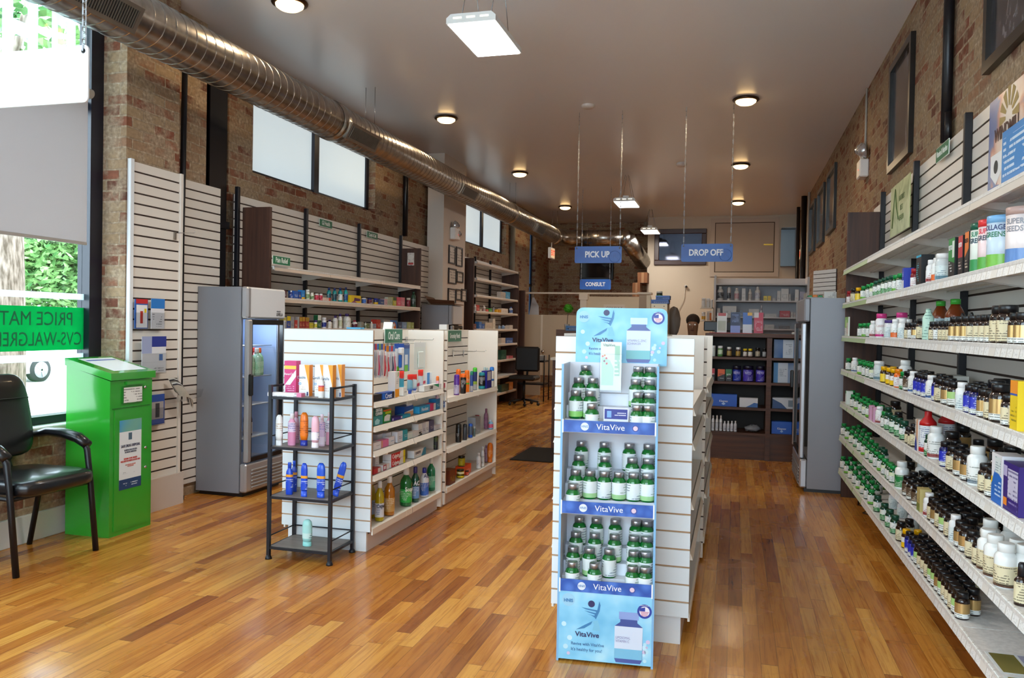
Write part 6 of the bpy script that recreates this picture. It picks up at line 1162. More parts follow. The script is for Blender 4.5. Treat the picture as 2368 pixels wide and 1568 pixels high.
# ================================================================== black wire rack with sunscreens
RKX0, RKX1, RKY0, RKY1 = -2.578, -2.186, 4.115, 4.395
t = thing('metal_rack', 'narrow black metal four-shelf rack in front of the left island', 'rack', (0, 0, 0)); RK = mat('#1d1e26', .4, .3)
LV = [.075, .368, .656, .946]
for i, (x, y) in enumerate(((RKX0, RKY0), (RKX1, RKY0), (RKX1, RKY1), (RKX0, RKY1))):
    MB().box(x-.0095, x+.0095, y-.0095, y+.0095, .01, 1.012).lathe([(.02, 0), (.019, .008), (.011, .025)], 14, 0, (x, y, 0)).build('post', RK, t)
for z in LV:
    mb = MB()
    for y in (RKY0, RKY1): mb.box(RKX0, RKX1, y-.007, y+.007, z-.016, z-.002)
    for x in (RKX0, RKX1): mb.box(x-.007, x+.007, RKY0, RKY1, z-.016, z-.002)
    mb.build('shelf_frame', RK, t); MB().box(RKX0+.007, RKX1-.007, RKY0+.007, RKY1-.007, z-.012, z).build('shelf_board', wood_mat('grey_oak', '#6f635c', '#8d8078', 'x') if z == LV[0] else bpy.data.materials['grey_oak'], t)
    mb = MB(); dz = .058
    for x in (RKX0, RKX1): MB().tube([(x, RKY0, z+dz), (x, RKY1, z+dz)], .0065 if z == LV[3] else .004, 8).build('side_rail', RK, t)
    if z < .9: MB().tube([(RKX0, RKY1, z+dz), (RKX1, RKY1, z+dz)], .004, 8).build('back_rail', RK, t)
G = zz(640, 820, 6.533); gr = 'sun care products on the black rack'
def rk(x0, x1, yt, yb, lvl, kind, cols, label, dpt=None, ptc=None, txt=(), d=.04, sy=.7, trans=0, T=G, hh=None, side=None):
    z = LV[lvl]; b = hit(T((x0+x1)/2), T(0, yb)[1], 'z', z); v = min(max(b[1], RKY0+.02), RKY1-.06) if dpt is None else dpt
    return fit('y', v, z, T(x0), T(x1), T(0, yt)[1], kind, cols, '', 'rack', gr, lab=label, patches=ptc, texts=txt, d=d, sy=sy, hh=hh, side=side)
cv = lambda n: dict(side='#e8932a', ptc=[([(.5, 1), (1, 1), (1, .1), (.92, .4), (.72, .7)], '#eba02c'), (.04, .7, .18, .5, LL('#eef0f2', '#c0a890', .7)), (.78, .92, .02, .14, '#27407c')], txt=[('CeraVe', -.018, .108, .022, '#7a8aa0', .8), (n, -.028, .072, .022, '#7ab0d8', 1)])
rk(115, 298, 95, 540, 3, 'box', ('#cf3a7c', '#f0d0e0'), 'pink and white carton standing at the left of the rack top', .0+4.215, [([(0, .28), (1, .75), (1, .55), (0, .05)], '#e8eaec'), (0, 1, .76, .86, '#f0c850'), (.1, .85, .06, .3, LL('#cf3a7c', '#f0c0d8', .7))], [('FeverClear', 0, .124, .018, '#f8e8f0', .9)], .05)
rk(340, 495, 155, 580, 3, 'box', ('#eceef0', '#8a9ab0'), 'white and orange sunscreen carton marked 30, left one', 4.20, **cv('30'))
rk(575, 725, 155, 580, 3, 'box', ('#eceef0', '#8a9ab0'), 'white and orange sunscreen carton marked 30, middle one', 4.21, **cv('30'))
rk(700, 850, 160, 595, 3, 'box', ('#eceef0', '#8a9ab0'), 'white and orange sunscreen carton marked 50', 4.16, **cv('50'))
rk(855, 985, 150, 580, 3, 'box', ('#eceef0', '#8a9ab0'), 'white and orange sunscreen carton behind the one marked 50', 4.225, **cv('30'))
rk(627, 722, 322, 615, 3, 'bottle', ('#eceae8', '#f0f0ee', [(.3, .5, '#e87830'), (.5, .56, '#c83a60')]), 'small white nasal spray bottle with orange band on the rack top', 4.135)
t = thing('product_carton', 'flat white and pink carton lying on the rack top', 'carton', (-2.49, 4.12, .946), .03, gr); MB().box(-.11, .075, 0, .045, 0, .022, 0).box(.0752, .105, -.0002, .0452, 0, .0222, 1).build('carton', [LL('#e8e6e8', '#7a7a88', .6), mat('#e080a8', .4)], t)
rk(-18, 98, 915, 1365, 2, 'tube', ('#eef0f0', '#e8e8ea', [(.3, .75, LL('#eef0f0', '#b08a5a', .7))]), 'white sunscreen tube with orange curve on the rack second shelf', 4.14)
rk(165, 300, 888, 1355, 2, 'bottle', ('#dc98b8', '#e8e4ec', [(.06, .42, '#d488ac'), (.42, .72, LL('#d8c8dc', '#5a5ab0', .7))]), 'pink spray bottle on the rack, left of the orange tube', 4.17)
rk(240, 352, 865, 1300, 2, 'bottle', ('#c898ac', '#c8889c', LL('#c898ac', '#8a5a7a', .7)), 'dusty pink bottle behind the left pink spray bottle', 4.26)
rk(350, 485, 880, 1365, 2, 'tube', ('#ee7a18', '#1c2e98', [(.3, .78, LL('#ee7a18', '#8a3008', .8))]), 'bright orange sunscreen bottle with blue cap on the rack', 4.19)
t = rk(520, 652, 933, 1405, 2, 'tube', ('#e8b4c4', '#f0e4ea', [(.25, .5, LL('#efe6ee', '#5a5ab0', .7))]), 'pale pink upside-down lotion tube at the front of the rack', 4.14)
rk(632, 740, 905, 1360, 2, 'bottle', ('#e4c4d4', '#e8d0dc', [(.06, .3, '#ecd8e4'), (.3, .75, LL('#dcbcd8', '#6a6ac0', .7))]), 'lilac pink bottle right of the pale pink tube', 4.21)
rk(740, 855, 875, 1320, 2, 'bottle', ('#d898ac', '#e0ccd4', [(.4, .75, LL('#dcd4dc', '#4a4a7a', .7))]), 'rose pink bottle behind the rack front post', 4.27)
G5 = zz(600, 740, 2.703); SB = '#1c48c8'; sl = lambda: [(.2, .5, LL(SB, '#e8f0f8', .8)), (.55, .63, '#e8a030')]
rk(164, 214, 893, 1086, 1, 'bottle', (SB, '#2350d0', sl()), 'blue sunscreen spray at the left of the rack third shelf', 4.17, T=G5)
rk(198, 238, 882, 1070, 1, 'bottle', ('#1c44b8', '#2350c8', sl()), 'blue sunscreen spray behind the leftmost blue bottle', 4.25, T=G5)
rk(257, 305, 897, 1105, 1, 'tube', (SB, '#2754d4', sl()), 'blue sunscreen tube, second from left on the rack third shelf', 4.15, T=G5, sy=.5)
rk(356, 416, 897, 1105, 1, 'tube', ('#2458d4', '#2754d4', sl()), 'broad blue sunscreen tube marked 50 on the rack', 4.16, T=G5, sy=.5)
t = rk(470, 520, 885, 1080, 1, 'tube', ('#1f50cc', '#2754d4', sl()), 'blue sunscreen tube leaning against the rack side rail', 4.22, T=G5, sy=.4); t.rotation_euler = (0, 16*D2R, 0); t.location.x -= .02; t.location.z += .004
rk(266, 334, 1253, 1410, 0, 'tube', ('#9fd8d4', '#8ad0cc', [(.3, .5, LL('#c8e4e0', '#2a7a8a', .7)), (.5, .8, '#a8dcd8')]), 'mint green lotion bottle alone on the rack bottom shelf', 4.17, T=G5)
# ================================================================== green disposal bin
BG = mat('#2a9a2a', .16, coat=.8, name='green_powder_coat'); BGD = mat('#1e6f20', .4)
t = thing('disposal_bin', 'bright green metal safe drug disposal bin beside the chair', 'disposal bin', (-4.085, 4.175, 0))
w, d = .335, .375   # local: x away from wall, y along wall
MB().prism([(0, 0), (w, 0), (w, .985), (0, 1.075)], 0, d, 'y').build('cabinet', BG, t)
MB().prism([(-.002, 1.077), (w+.018, .99), (w+.018, 1.035), (-.002, 1.122)], -.012, d+.012, 'y').build('lid', BG, t)
def onlid(x0, x1, y0, y1, m, nm, e=.001):
    zf = lambda x: 1.122-(x+.002)/(w+.02)*.087+e
    MB().quad((x0, y0, zf(x0)), (x1, y0, zf(x1)), (x1, y1, zf(x1)), (x0, y1, zf(x0))).build(nm, m, t)
onlid(.03, .31, .06, .35, mat('#e4ebee', .25), 'lid_notice'); onlid(.07, .085, .08, .33, mat('#3a4aa8', .4), 'notice_line', .0018)
F = w+.0008
MB().box(w, w+.006, .035, d-.02, .03, .80).build('door', BG, t); MB().box(w, w+.003, .02, d-.02, .805, .812).build('seam', BGD, t)
MB().box(w, w+.014, .13, d-.08, .955, .975).build('handle_lip', BG, t); MB().box(w, w+.01, .10, .275, .835, .945).build('drawer_recess', BGD, t)
def ontab(y0, y1, z0, z1, m, nm, e=.001, par=None): return MB().quad((w+e, y0, z0), (w+e, y1, z0), (w+e, y1, z1), (w+e, y0, z1)).build(nm, m, par or t)
ontab(.105, .27, .84, .938, LL('#dfe0dc', '#555555', .5), 'instruction_label', .011)
p = ontab(.075, .272, .285, .73, mat('#dbe2e6', .35), 'poster', .007)
ontab(.075, .272, .655, .73, leafy('poster_band', '#8fb83a', '#3a90c8'), 'poster_band', .0078, p); ontab(.075, .272, .285, .35, mat('#1c3f6c', .4), 'poster_footer', .0078, p)
def ptx(s, z, size, c, sx=.8): text(s, p, (w+.0085, .174, z), mat(c, .5), size, 90*D2R, sx=sx, bold=.0004)
ptx('SAFE DRUG DISPOSAL', .562, .024, '#1f2c50', .72); ptx('ELIMINACION SEGURA\nDE MEDICAMENTOS', .528, .014, '#5a6478', .8); ptx('RETURN YOUR UNUSED\nPRESCRIPTION MEDICATIONS HERE', .472, .015, '#c8463c', .72); ptx('NO NEEDLES, LIQUIDS\nOR INHALERS', .435, .010, '#d08078', .9)
ontab(.10, .25, .385, .40, LL('#dbe2e6', '#4a5668', 1), 'fine_print', .0079, p); ontab(.11, .24, .305, .33, LL('#1c3f6c', '#d8e4f0', .6), 'footer_print', .0085, p)
MB().box(w+.0075, w+.0085, .155, .185, .60, .645).box(w+.0085, w+.009, .162, .178, .61, .63).build('pill_bottle_icon', mat('#4a6478', .5), p)
for y, z in ((.30, .93), (.31, .53), (.31, .40)): MB().tube([(w, y, z), (w+.012, y, z)], .009, 12).build('lock', CHROME, t)
# ================================================================== black guest chair
LEA = mat('#0c0d12', .28, coat=.2, name='black_leather'); CF_ = mat('#0e0d12', .4, .2)
t = thing('guest_chair', 'black leather armchair with padded arms below the left window', 'chair', (-3.86, 3.66, 0))
def pad(cx, cy, cz, sx, sy, sz, n=14, rot=None, crown=.0):
    """soft cushion: rounded super-ellipsoid"""
    mb = MB(); vs = []; P = lambda c, e: math.copysign(abs(c)**e, c)
    for i in range(n+1):
        a = -math.pi/2+math.pi*i/n
        for j in range(2*n):
            b_ = math.pi*j/n; x = P(math.cos(a), .35)*P(math.cos(b_), .38)*sx; y = P(math.cos(a), .35)*P(math.sin(b_), .38)*sy; z = P(math.sin(a), .55)*sz
            z += crown*(1-(x/sx)**2)*(1-(y/sy)**2) if z > 0 else 0; vs.append((x, y, z))
    m2 = 2*n; mb.add(vs, [(k*m2+j, k*m2+(j+1) % m2, (k+1)*m2+(j+1) % m2, (k+1)*m2+j) for k in range(n) for j in range(m2)], 0, True)
    M = Matrix.Translation((cx, cy, cz)) @ (Matrix.Rotation(rot[0], 4, rot[1]) if rot else Matrix.Identity(4)); mb.v = [tuple(M @ Vector(v)) for v in mb.v]; return mb
pad(.02, 0, .455, .265, .26, .05, crown=.012).build('seat', LEA, t)
bk = pad(-.235, 0, .80, .045, .235, .245, rot=(-12*D2R, 'Y')).build('backrest', LEA, t)
mb = MB()
for z in (.70, .90): mb.tube([(-.215+(.8-z)*-.2+.0, y/20, z) for y in range(-4, 5)], .004, 6)
mb.build('seam', mat('#08080b', .5), bk)
for s in (-1, 1):
    y = s*.275
    MB().tube([(.235, y, .0), (.19, y, .42), (.165, y, .60), (.12, y, .655)], [.017, .017, .018, .016], 10).build('front_leg', CF_, t)
    MB().tube([(-.235, y*.93, 0), (-.15, y*.95, .42), (-.12, y*.93, .46)], .016, 10).build('rear_leg', CF_, t)
    MB().tube([(.19, y, .41), (-.15, y*.95, .41)], .013, 8).build('side_rail', CF_, t)
    mb = MB().tube([(.17, y, .625), (.10, y, .665), (0, y, .685), (-.12, y, .69), (-.25, y*.93, .66)], [.026, .032, .030, .026, .016], 12); mb.v = [(a, y+(b-y)*1.2, c) for a, b, c in mb.v]; mb.build('armrest', LEA, t)
MB().tube([(.17, -.27, .40), (.17, .27, .40)], .012, 8).build('front_rail', CF_, t)
MB().tube([(-.17, -.08, .42), (-.27, -.08, .66)], .02, 8).build('back_bracket', CF_, t); MB().tube([(-.17, .08, .42), (-.27, .08, .66)], .02, 8).build('back_bracket', CF_, t)
# ================================================================== brochures on the slatted panel
def at_slat(px, py, x=-3.985): return hit(px, py, 'x', x)
def brochure(p0, p1, label, cols, txt=(), out=.02):
    a = at_slat(*p0); b = at_slat(*p1); w = b[1]-a[1]; h = a[2]-b[2]
    t = thing('brochure_holder', label, 'brochure holder', (-3.985, (a[1]+b[1])/2, b[2]), 90*D2R, 'brochure holders on the slatted panel')
    o = MB().box(-w/2+.003, w/2-.003, -out+.004, -out+.008, .006, h-.004).build('brochure', mat(cols[0], .4), t)
    for i, (x0, x1, z0, z1, c) in enumerate(cols[1]): rect(MB(), -w/2+w*x0, -w/2+w*x1, h*z0, h*z1, -out+.0035-.0004*i).build('printed_area', mat(c, .4) if isinstance(c, str) else c, o)
    MB().box(-w/2, w/2, -out-.001, -out, 0, h*.55).box(-w/2, w/2, -out, 0, -.002, 0).build('clear_holder', PLASTICWRAP, t)
brochure((307, 690), (338, 762), 'clear holder with red-topped blue brochures', ('#2a5fb0', [(.1, .95, .84, .99, '#c02a30'), (.12, .92, .06, .8, '#e6e8ec'), (.4, .6, .2, .6, '#b83a30'), (.7, .85, .55, .68, '#d8c020')]))
brochure((345, 690), (376, 762), 'clear holder with blue-topped white brochures, right of the red one', ('#d9dbe2', [(0, 1, .68, 1, '#2a78c8'), (.1, .8, .1, .55, LL('#d9dbe2', '#55606c', .5))]))
brochure((318, 778), (374, 862), 'larger white and navy leaflet pack on the slatted panel', ('#dcdee4', [(.35, 1, .72, 1, '#25348c'), ([0, .35][0], .4, .55, 1, '#9aa4c8'), (.7, .85, .35, .52, '#4a78c0'), (.1, .9, .04, .2, LL('#dcdee4', '#66707c', .5))]), out=.04)
brochure((340, 912), (371, 980), 'blue leaflets with portrait partly hidden behind the green bin', ('#2c50a4', [(0, .9, .2, .75, '#a4a0a4'), (.3, .6, .25, .7, '#3a3a44')]), out=.04)
a = at_slat(404, 900)
t = thing('newspaper_bundle', 'folded newspapers sticking out of a clear rack on the slatted panel', 'newspapers', (-3.985, a[1], a[2]), 90*D2R)
for k, c in enumerate(('#d9d4c8', '#2c2832', '#8d867c', '#e2e0da', '#3a3540', '#b8b0a2')):
    mb = MB(); o = k*.012; n = 7
    top = [(-.10+.030*i-o*.3, -.02-o-.035*math.sin(i*.45), .085-.0035*i*i-o*.8+.01*math.sin(i)) for i in range(n)]
    bot = [(-.04+.030*i-o*.2, -.01-o-.055*math.sin(i*.5+.3), -.01-.0030*i*i-o*.6) for i in range(n)]
    mb.add(top+bot, [(i, i+1, n+i+1, n+i) for i in range(n-1)], 0, True); mb.build('folded_paper', mat(c, .75), t)
MB().add([(-.10, 0, -.10), (.10, 0, -.10), (.12, -.14, -.06), (-.08, -.14, -.06), (-.10, 0, 0), (.10, 0, 0), (.12, -.16, .0), (-.08, -.16, 0)], [(0, 1, 2, 3), (3, 2, 6, 7), (1, 5, 6, 2), (0, 3, 7, 4)]).build('clear_holder', PLASTICWRAP, t)
t = thing('display_hook', 'lone wire peg hook high on the slatted panel by the thin pipe', 'display hook', tuple(at_slat(404, 545, -3.998)), 90*D2R); MB().bbox(-.012, .012, -.008, 0, -.03, .025, .002).build('back_clip', mat('#8a8278', .4, .6), t); MB().tube([(0, 0, .02), (.02, -.15, .02), (.02, -.165, .035)], .0025, 6).build('wire_arm', CHROME, t)
# ================================================================== coolers
GH = speckle_mat('grey_cooler_panel', '#85868d', '#989aa1', 700, .42, .2); SIL = mat('#b6b7bc', .28, .6); LITE = mat('#d8dade', .35)
def cooler(label, loc, rz, w, d, h, face, logo, glass_z=(.30, 1.40), contents=None, shelves=(.55, .80, 1.10), dark=0):
    """upright glass-door cooler; local front faces -y, x across, depth to +y"""
    t = thing('display_cooler', label, 'cooler', loc, rz)
    z0, z1 = glass_z; mb = MB(); mb.box(-w/2, -w/2+.03, .04, d, .03, h).box(w/2-.03, w/2, .04, d, .03, h).box(-w/2+.03, w/2-.03, d-.03, d, .03, h).box(-w/2+.03, w/2-.03, .04, d-.03, h-.03, h).box(-w/2+.03, w/2-.03, .04, d-.03, .03, z0-.05)
    mb.build('cabinet', GH, t)
    inner = mat('#4a5f84' if dark == 0 else '#3a3430', .5); mb = MB(); mb.box(-w/2+.031, -w/2+.034, .05, d-.035, z0-.05, h-.2).box(w/2-.034, w/2-.031, .05, d-.035, z0-.05, h-.2).box(-w/2+.034, w/2-.034, d-.036, d-.032, z0-.05, h-.2).box(-w/2+.034, w/2-.034, .05, d-.035, z1+.03, z1+.035).build('liner', mat('#9db0d0', .5) if not dark else inner, t)
    MB().bbox(-w/2, w/2, -.012, .04, z1+.04, h, .012).build('head_panel', LITE if face == 0 else GH, t); MB().bbox(-w/2-.001, -w/2+.055, -.02, .042, z1+.04, h+.002, .014).build('corner_trim', SIL, t)
    mb = MB()
    for x0, x1 in ((-w/2+.002, -w/2+.06), (w/2-.045, w/2-.002)): mb.bbox(x0, x1, -.03, .012, z0-.04, z1+.03, .01)
    dr = mb.build('door', SIL, t)
    MB().box(-w/2+.06, w/2-.045, -.022, .01, z0-.04, z0-.005).box(-w/2+.06, w/2-.045, -.022, .01, z1-.01, z1+.03).box(-w/2+.06, -w/2+.07, -.022, .01, z0, z1).box(w/2-.055, w/2-.045, -.022, .01, z0, z1).build('door_gasket', BLACK, dr)
    MB().quad((-w/2+.06, -.012, z0), (w/2-.05, -.012, z0), (w/2-.05, -.012, z1), (-w/2+.06, -.012, z1)).build('door_glass', PANE, dr)
    MB().bbox(-w/2+.0, -w/2+.035, -.06, -.028, (z0+z1)/2-.04, (z0+z1)/2+.13, .008).build('door_handle', BLACK, dr)
    MB().bbox(-w/2, w/2, -.022, .04, .035, z0-.05, .012).build('base_grille', SIL, t); mb = MB()
    for k in range(6): mb.bbox(-w/2+.07, w/2-.03, -.032, -.022, .06+k*.027, .075+k*.027, .004)
    mb.build('grille_slats', mat('#a3a4a8', .35, .5), t)
    MB().box(-w/2+.02, w/2-.02, .02, d-.02, 0, .03).build('plinth', BLACK, t)
    if logo:
        text('PREMIUM', t, (w/2-.11, -.014, z1+.10), mat('#5a5a60', .5), .018, sx=.8, align='CENTER'); text('LEVELLA', t, (w/2-.095, -.014, z1+.075), mat('#2a2a30', .5), .034, sx=.75, bold=.0005)
    for z in shelves:
        mb = MB(); mb.tube([(-w/2+.06, .08, z), (w/2-.06, .08, z)], .004, 5).tube([(-w/2+.06, d-.08, z), (w/2-.06, d-.08, z)], .004, 5)
        for k in range(16): x = -w/2+.06+(w-.12)*k/15; mb.tube([(x, .08, z), (x, d-.08, z)], .002, 4)
        mb.build('wire_shelf', mat('#c8ccd4', .3, .5), t)
    return t
cw = cooler('tall grey glass-door drinks cooler by the left wall', (-3.665, 5.76, 0), 90*D2R, .56, .43, 1.645, 0, 1, (.31, 1.36), shelves=(.44, .70, .93, 1.18))
light('cooler_lamp', 'POINT', (-3.80, 5.76, 1.33), (0, 0, 0), 3.5, (.75, .88, 1), shadow_soft_size=.04)
MB().box(-.20, -.03, .36, .38, 1.12, 1.30).build('inside_notice', LL('#c4cad8', '#5a6478', .4), cw); MB().bbox(-.20, -.08, .2, .35, 1.24, 1.33, .01).build('fan_housing', mat('#c8ccd4', .4), cw)
for k, (x, y, z, body, cap, nm) in enumerate(((-.03, .12, .93, '#a8c8b0', '#e05a20', 'pale green drink bottle in the cooler, left of three'), (.035, .10, .93, '#9cc0a8', '#dfe0e0', 'pale green drink bottle in the cooler, middle of three'), (.10, .12, .93, '#8ab894', '#e05a20', 'pale green drink bottle in the cooler, right of three'), (.15, .2, .93, '#a03030', '#c83020', 'red drink bottle behind the green ones in the cooler'), (-.02, .14, .44, '#4a2c2a', '#c83a20', 'dark red drink bottle low in the cooler'))):
    w3 = Vector((-3.665, 5.76, 0))+Matrix.Rotation(90*D2R, 3, 'Z') @ Vector((x, y, z+.004))
    place('drink_bottle', nm, 'bottle', round_parts('jug', .033, .225, body, cap, [(.1, .5, LL('#8fbf9a' if k < 3 else '#c8b8b4', '#e8f0e8', .8))], 1.0, 1), w3)
cooler('shorter grey glass-door cooler below the white column', (-3.64, 10.33, 0), 90*D2R, .44, .42, 1.64, 0, 0, (.31, 1.34), dark=1)
t = thing('sticky_note', 'yellow note stuck on the shorter cooler door', 'note', (-3.60, 10.40, 1.24), 90*D2R); MB().box(-.07, .07, -.004, -.002, 0, .08).build('paper', mat('#d8cc6a', .6), t)
t = thing('open_carton', 'flattened brown cardboard carton on top of the shorter cooler', 'carton', (-3.80, 10.31, 1.648)); mb = MB()
mb.box(-.14, .2, -.18, .2, 0, .01).add([(-.14, -.18, .01), (.2, -.18, .01), (.24, -.30, .05), (-.16, -.30, .07)], [(0, 1, 2, 3)]).add([(-.14, -.18, .01), (-.14, .2, .01), (-.22, .15, .10), (-.24, -.16, .12)], [(0, 1, 2, 3)]); mb.build('cardboard', mat('#6a4830', .8), t)
cooler('tall grey cooler seen from the side beyond the right shelves', (.585, 7.74, 0), -90*D2R, .86, .60, 1.665, 1, 0, (.33, 1.42), dark=1, shelves=())
# ================================================================== pharmacy counter and grey shelving
CY = 8.9
t = thing('pharmacy_counter', 'dark stained wooden counter bookcase with open shelves at the aisle end', 'counter', (0, CY, 0))
cz = [.0, .24, .285, .555, .827, 1.09]
mb = MB()
MB().bbox(-.30, .98, -.02, .50, 1.302, 1.342, .004).build('countertop', COUNTER, t)
for x0, x1 in ((-.30, -.27), (.335, .385), (.95, .98)): MB().box(x0, x1, 0, .45, 0, 1.302).build('upright_panel', COUNTER, t)
MB().box(-.27, .95, .43, .45, 0, 1.302).build('back_panel', mat('#1f130e', .6), t); MB().box(-.27, .95, .03, .06, 0, .26).build('toe_panel', COUNTER, t)
for z in (.555, .827, 1.09, .287):
    for x0, x1 in ((-.27, .335), (.385, .95)): MB().box(x0, x1, .0, .43, z-.025, z).build('shelf', COUNTER, t)
MB().box(-2.0, -.30, .0, .5, 1.0, 1.03).build('side_worktop', mat('#d4ccc0', .4), t); MB().box(-1.98, -.30, .02, .5, 0, 1.0).build('side_cabinet', COUNTER, t)
P4 = zz(1600, 640, 3.0158); gp = 'products on the dark wooden counter shelves'
def cb(z, rows, where, v=CY+.05, grp=gp):
    for r in rows:
        x0, x1, yt, kind, cols, word = r[:6]; kw = r[6] if len(r) > 6 else {}
        fit('y', v, z, P4(x0), P4(x1), P4(0, yt)[1], kind, cols, word, where, grp, **kw)
def pb(x0, x1, yt, cap, lab, word): return (x0, x1, yt, 'jar', ('#2a1810', cap, [(.05, .62, lab)]), word)
cb(1.092, [(134, 166, 480, 'jar', ('#c8ccc8', '#dfe2e0'), 'pale'), (180, 219, 482, 'jar', ('#5a8a4a', '#e8e8e8', [(.2, .62, LL('#c8d8b8', '#4a5a3a', .7))]), 'green white-capped'), (244, 279, 490, 'jar', ('#3a2014', '#e8e8e8', [(.1, .6, LL('#a8884a', '#3a2a1a', .7))]), 'brown white-capped'), (306, 341, 492, 'jar', ('#3a2014', '#e8e8e8', [(.1, .6, LL('#b08a3a', '#3a2a1a', .7))]), 'second brown white-capped'), (357, 387, 502, 'jar', ('#3a2010', '#e8c820', [(.1, .62, LL('#dcd4c8', '#8a2a2a', .7))]), 'yellow-capped'), (392, 424, 502, 'jar', ('#3a2010', '#e8c820', [(.1, .62, LL('#dcd4c8', '#8a2a2a', .7))]), 'second yellow-capped'), (443, 478, 495, 'jar', ('#201410', '#181818', [(.1, .62, LL('#b8a890', '#2a2018', .7))]), 'black-capped'), (492, 520, 500, 'jar', ('#201410', '#181818', [(.1, .62, LL('#a8a8a8', '#2a2018', .7))]), 'small black-capped')], 'the counter upper shelf')
kt = lambda c, lc: dict(texts=[('KETO', 0, .07, .022, lc, .75)], d=.05, patches=[([(0, .35), (1, .6), (1, 1), (0, 1)], c), (.15, .85, .06, .3, LL('#18141a', '#c8c8c8', .7))])
cb(.829, [(130, 160, 640, 'box', ('#18141a', '#d0d0d0'), 'red', kt('#b82438', '#e8d8d8')), (180, 231, 645, 'box', ('#18141a', '#d0d0d0'), 'black and orange', kt('#d85a1c', '#1a1a1a')), (236, 279, 645, 'box', ('#18141a', '#d0d0d0'), 'black and green', kt('#1f6a38', '#d8e8d8')), (283, 346, 622, 'jar', ('#1c2c94', '#121224', [(.05, .7, LL('#2438a8', '#a8b8e8', .6))]), 'large blue'), (355, 432, 622, 'jar', ('#3c2c9c', '#14122a', [(.05, .7, LL('#4a38b0', '#c8c0f0', .6))]), 'large violet'), (446, 512, 624, 'jar', ('#34249a', '#14122a', [(.05, .7, LL('#3c2ca8', '#c8c0f0', .6))]), 'second large violet')], 'the counter second shelf')
for px in (314, 384, 480):
    a = hit(P4(px), P4(0, 672)[1], 'y', CY+.0478); t2 = [o for o in COL.objects if o.name.startswith('product_jar') and abs(o.location.x-a[0]) < .03 and abs(o.location.z-.829) < .01]
    if t2: R = max(v.co.x for v in t2[0].children[0].data.vertices); text('KETO', t2[0], (0, -R-.002, a[2]-.829), mat('#d0ccf0', .5), .034, sx=.75, bold=.0006)
kl = dict(texts=[('Kleenex', 0, .055, .032, '#e8f0f8', .85)], d=.11, patches=[([(.42, .2), (.5, .1), (.58, .2), (.5, .35)], '#a8c8f0')])
cb(.557, [(98, 120, 818, 'box', ('#1a52b4', '#d8e4f8'), 'blue tissue', dict(d=.11)), (126, 318, 820, 'box', ('#1d5cc4', '#d8e4f8'), 'wide blue tissue', kl), (330, 462, 846, 'box', ('#dfe2e8', '#5a6a8a'), 'white and blue mask', dict(d=.09, patches=[([(.35, 0), (1, 0), (1, .45), (.8, .5), (.55, .2)], '#3a6cb0')]))], 'the counter third shelf')
cb(.289, [(116, 132, 985, 'box', ('#1f6ab8', '#e0ecf8'), 'slim blue', dict(d=.04))]+[(138+i*27, 160+i*27, 968, 'bottle', ('#dfe2e6', '#e8eaec', LL('#c8ccd4', '#3a4a6a')), 'tall white') for i in range(3)]+[(218+i*25, 240+i*25, 1007, 'bottle', ('#dcdfe4', '#e8eaec', LL('#c8ccd4', '#2a4a7a')), 'short white') for i in range(4)], 'the counter lower shelf')
t = thing('plastic_wrap', 'crumpled clear plastic bag on the counter lower shelf', 'plastic bag', tuple(hit(P4(420), P4(0, 1068)[1], 'z', .289))); rn = random.Random(4); mb = MB().ball((0, .08, .035), 1, 14, 0, (.085, .07, .035)); mb.v = [(x+rn.uniform(-.012, .012), y+rn.uniform(-.01, .01), max(.001, z+rn.uniform(-.01, .01))) for x, y, z in mb.v]; mb.build('film', mat('#8a8d94', .25), t); t.location.y = CY+.05
def chart(x0, x1, yt, z, word, pal_, back=.03, hh=None):
    fit('y', CY+.05, z, P4(x0), P4(x1), P4(0, yt)[1], 'box', ('#c9ced6', '#555566'), word, 'the counter right-hand shelves', gp, d=.12, back=back, patches=pal_)
chart(572, 745, 440, 1.092, 'blue and white patterned', [(0, .38, 0, 1, leafy('mask_print', '#2a5a9a', '#c8d8e4')), (.82, 1, 0, 1, '#3a6aa0'), (.5, .75, .2, .8, LL('#c9ced6', '#6a7a8a', .5))])
chart(750, 775, 446, 1.092, 'dark slim', [(.1, .4, .1, .9, '#b8c4d4')]); chart(569, 758, 602, .829, 'white chart-printed', [(0, .17, 0, 1, '#4a8ac0'), (.55, .85, 0, 1, bpy.data.materials['mask_print']), (.86, 1, 0, 1, '#c8a8b4'), (.2, .5, .3, .7, LL('#c9ced6', '#6a7a8a', .5))])
chart(559, 723, 846, .557, 'white and navy glove', [([(0, 0), (.65, 0), (.4, .5), (0, .9)], '#274a80'), (.7, .9, .2, .8, '#7a8a98')], .0); chart(734, 790, 846, .557, 'plain blue', [(0, 1, 0, 1, '#1a58b8')], .0)
fit('y', CY+.05, .289, P4(554), P4(700), P4(0, 1012)[1], 'box', ('#1d5cc4', '#d8e4f8'), 'wide blue tissue', 'the counter lower right shelf', gp, **kl); fit('y', CY+.05, .289, P4(714), P4(786), P4(0, 1016)[1], 'box', ('#1d5cc4', '#d8e4f8'), 'blue tissue', 'the counter lower right shelf', gp, d=.11)
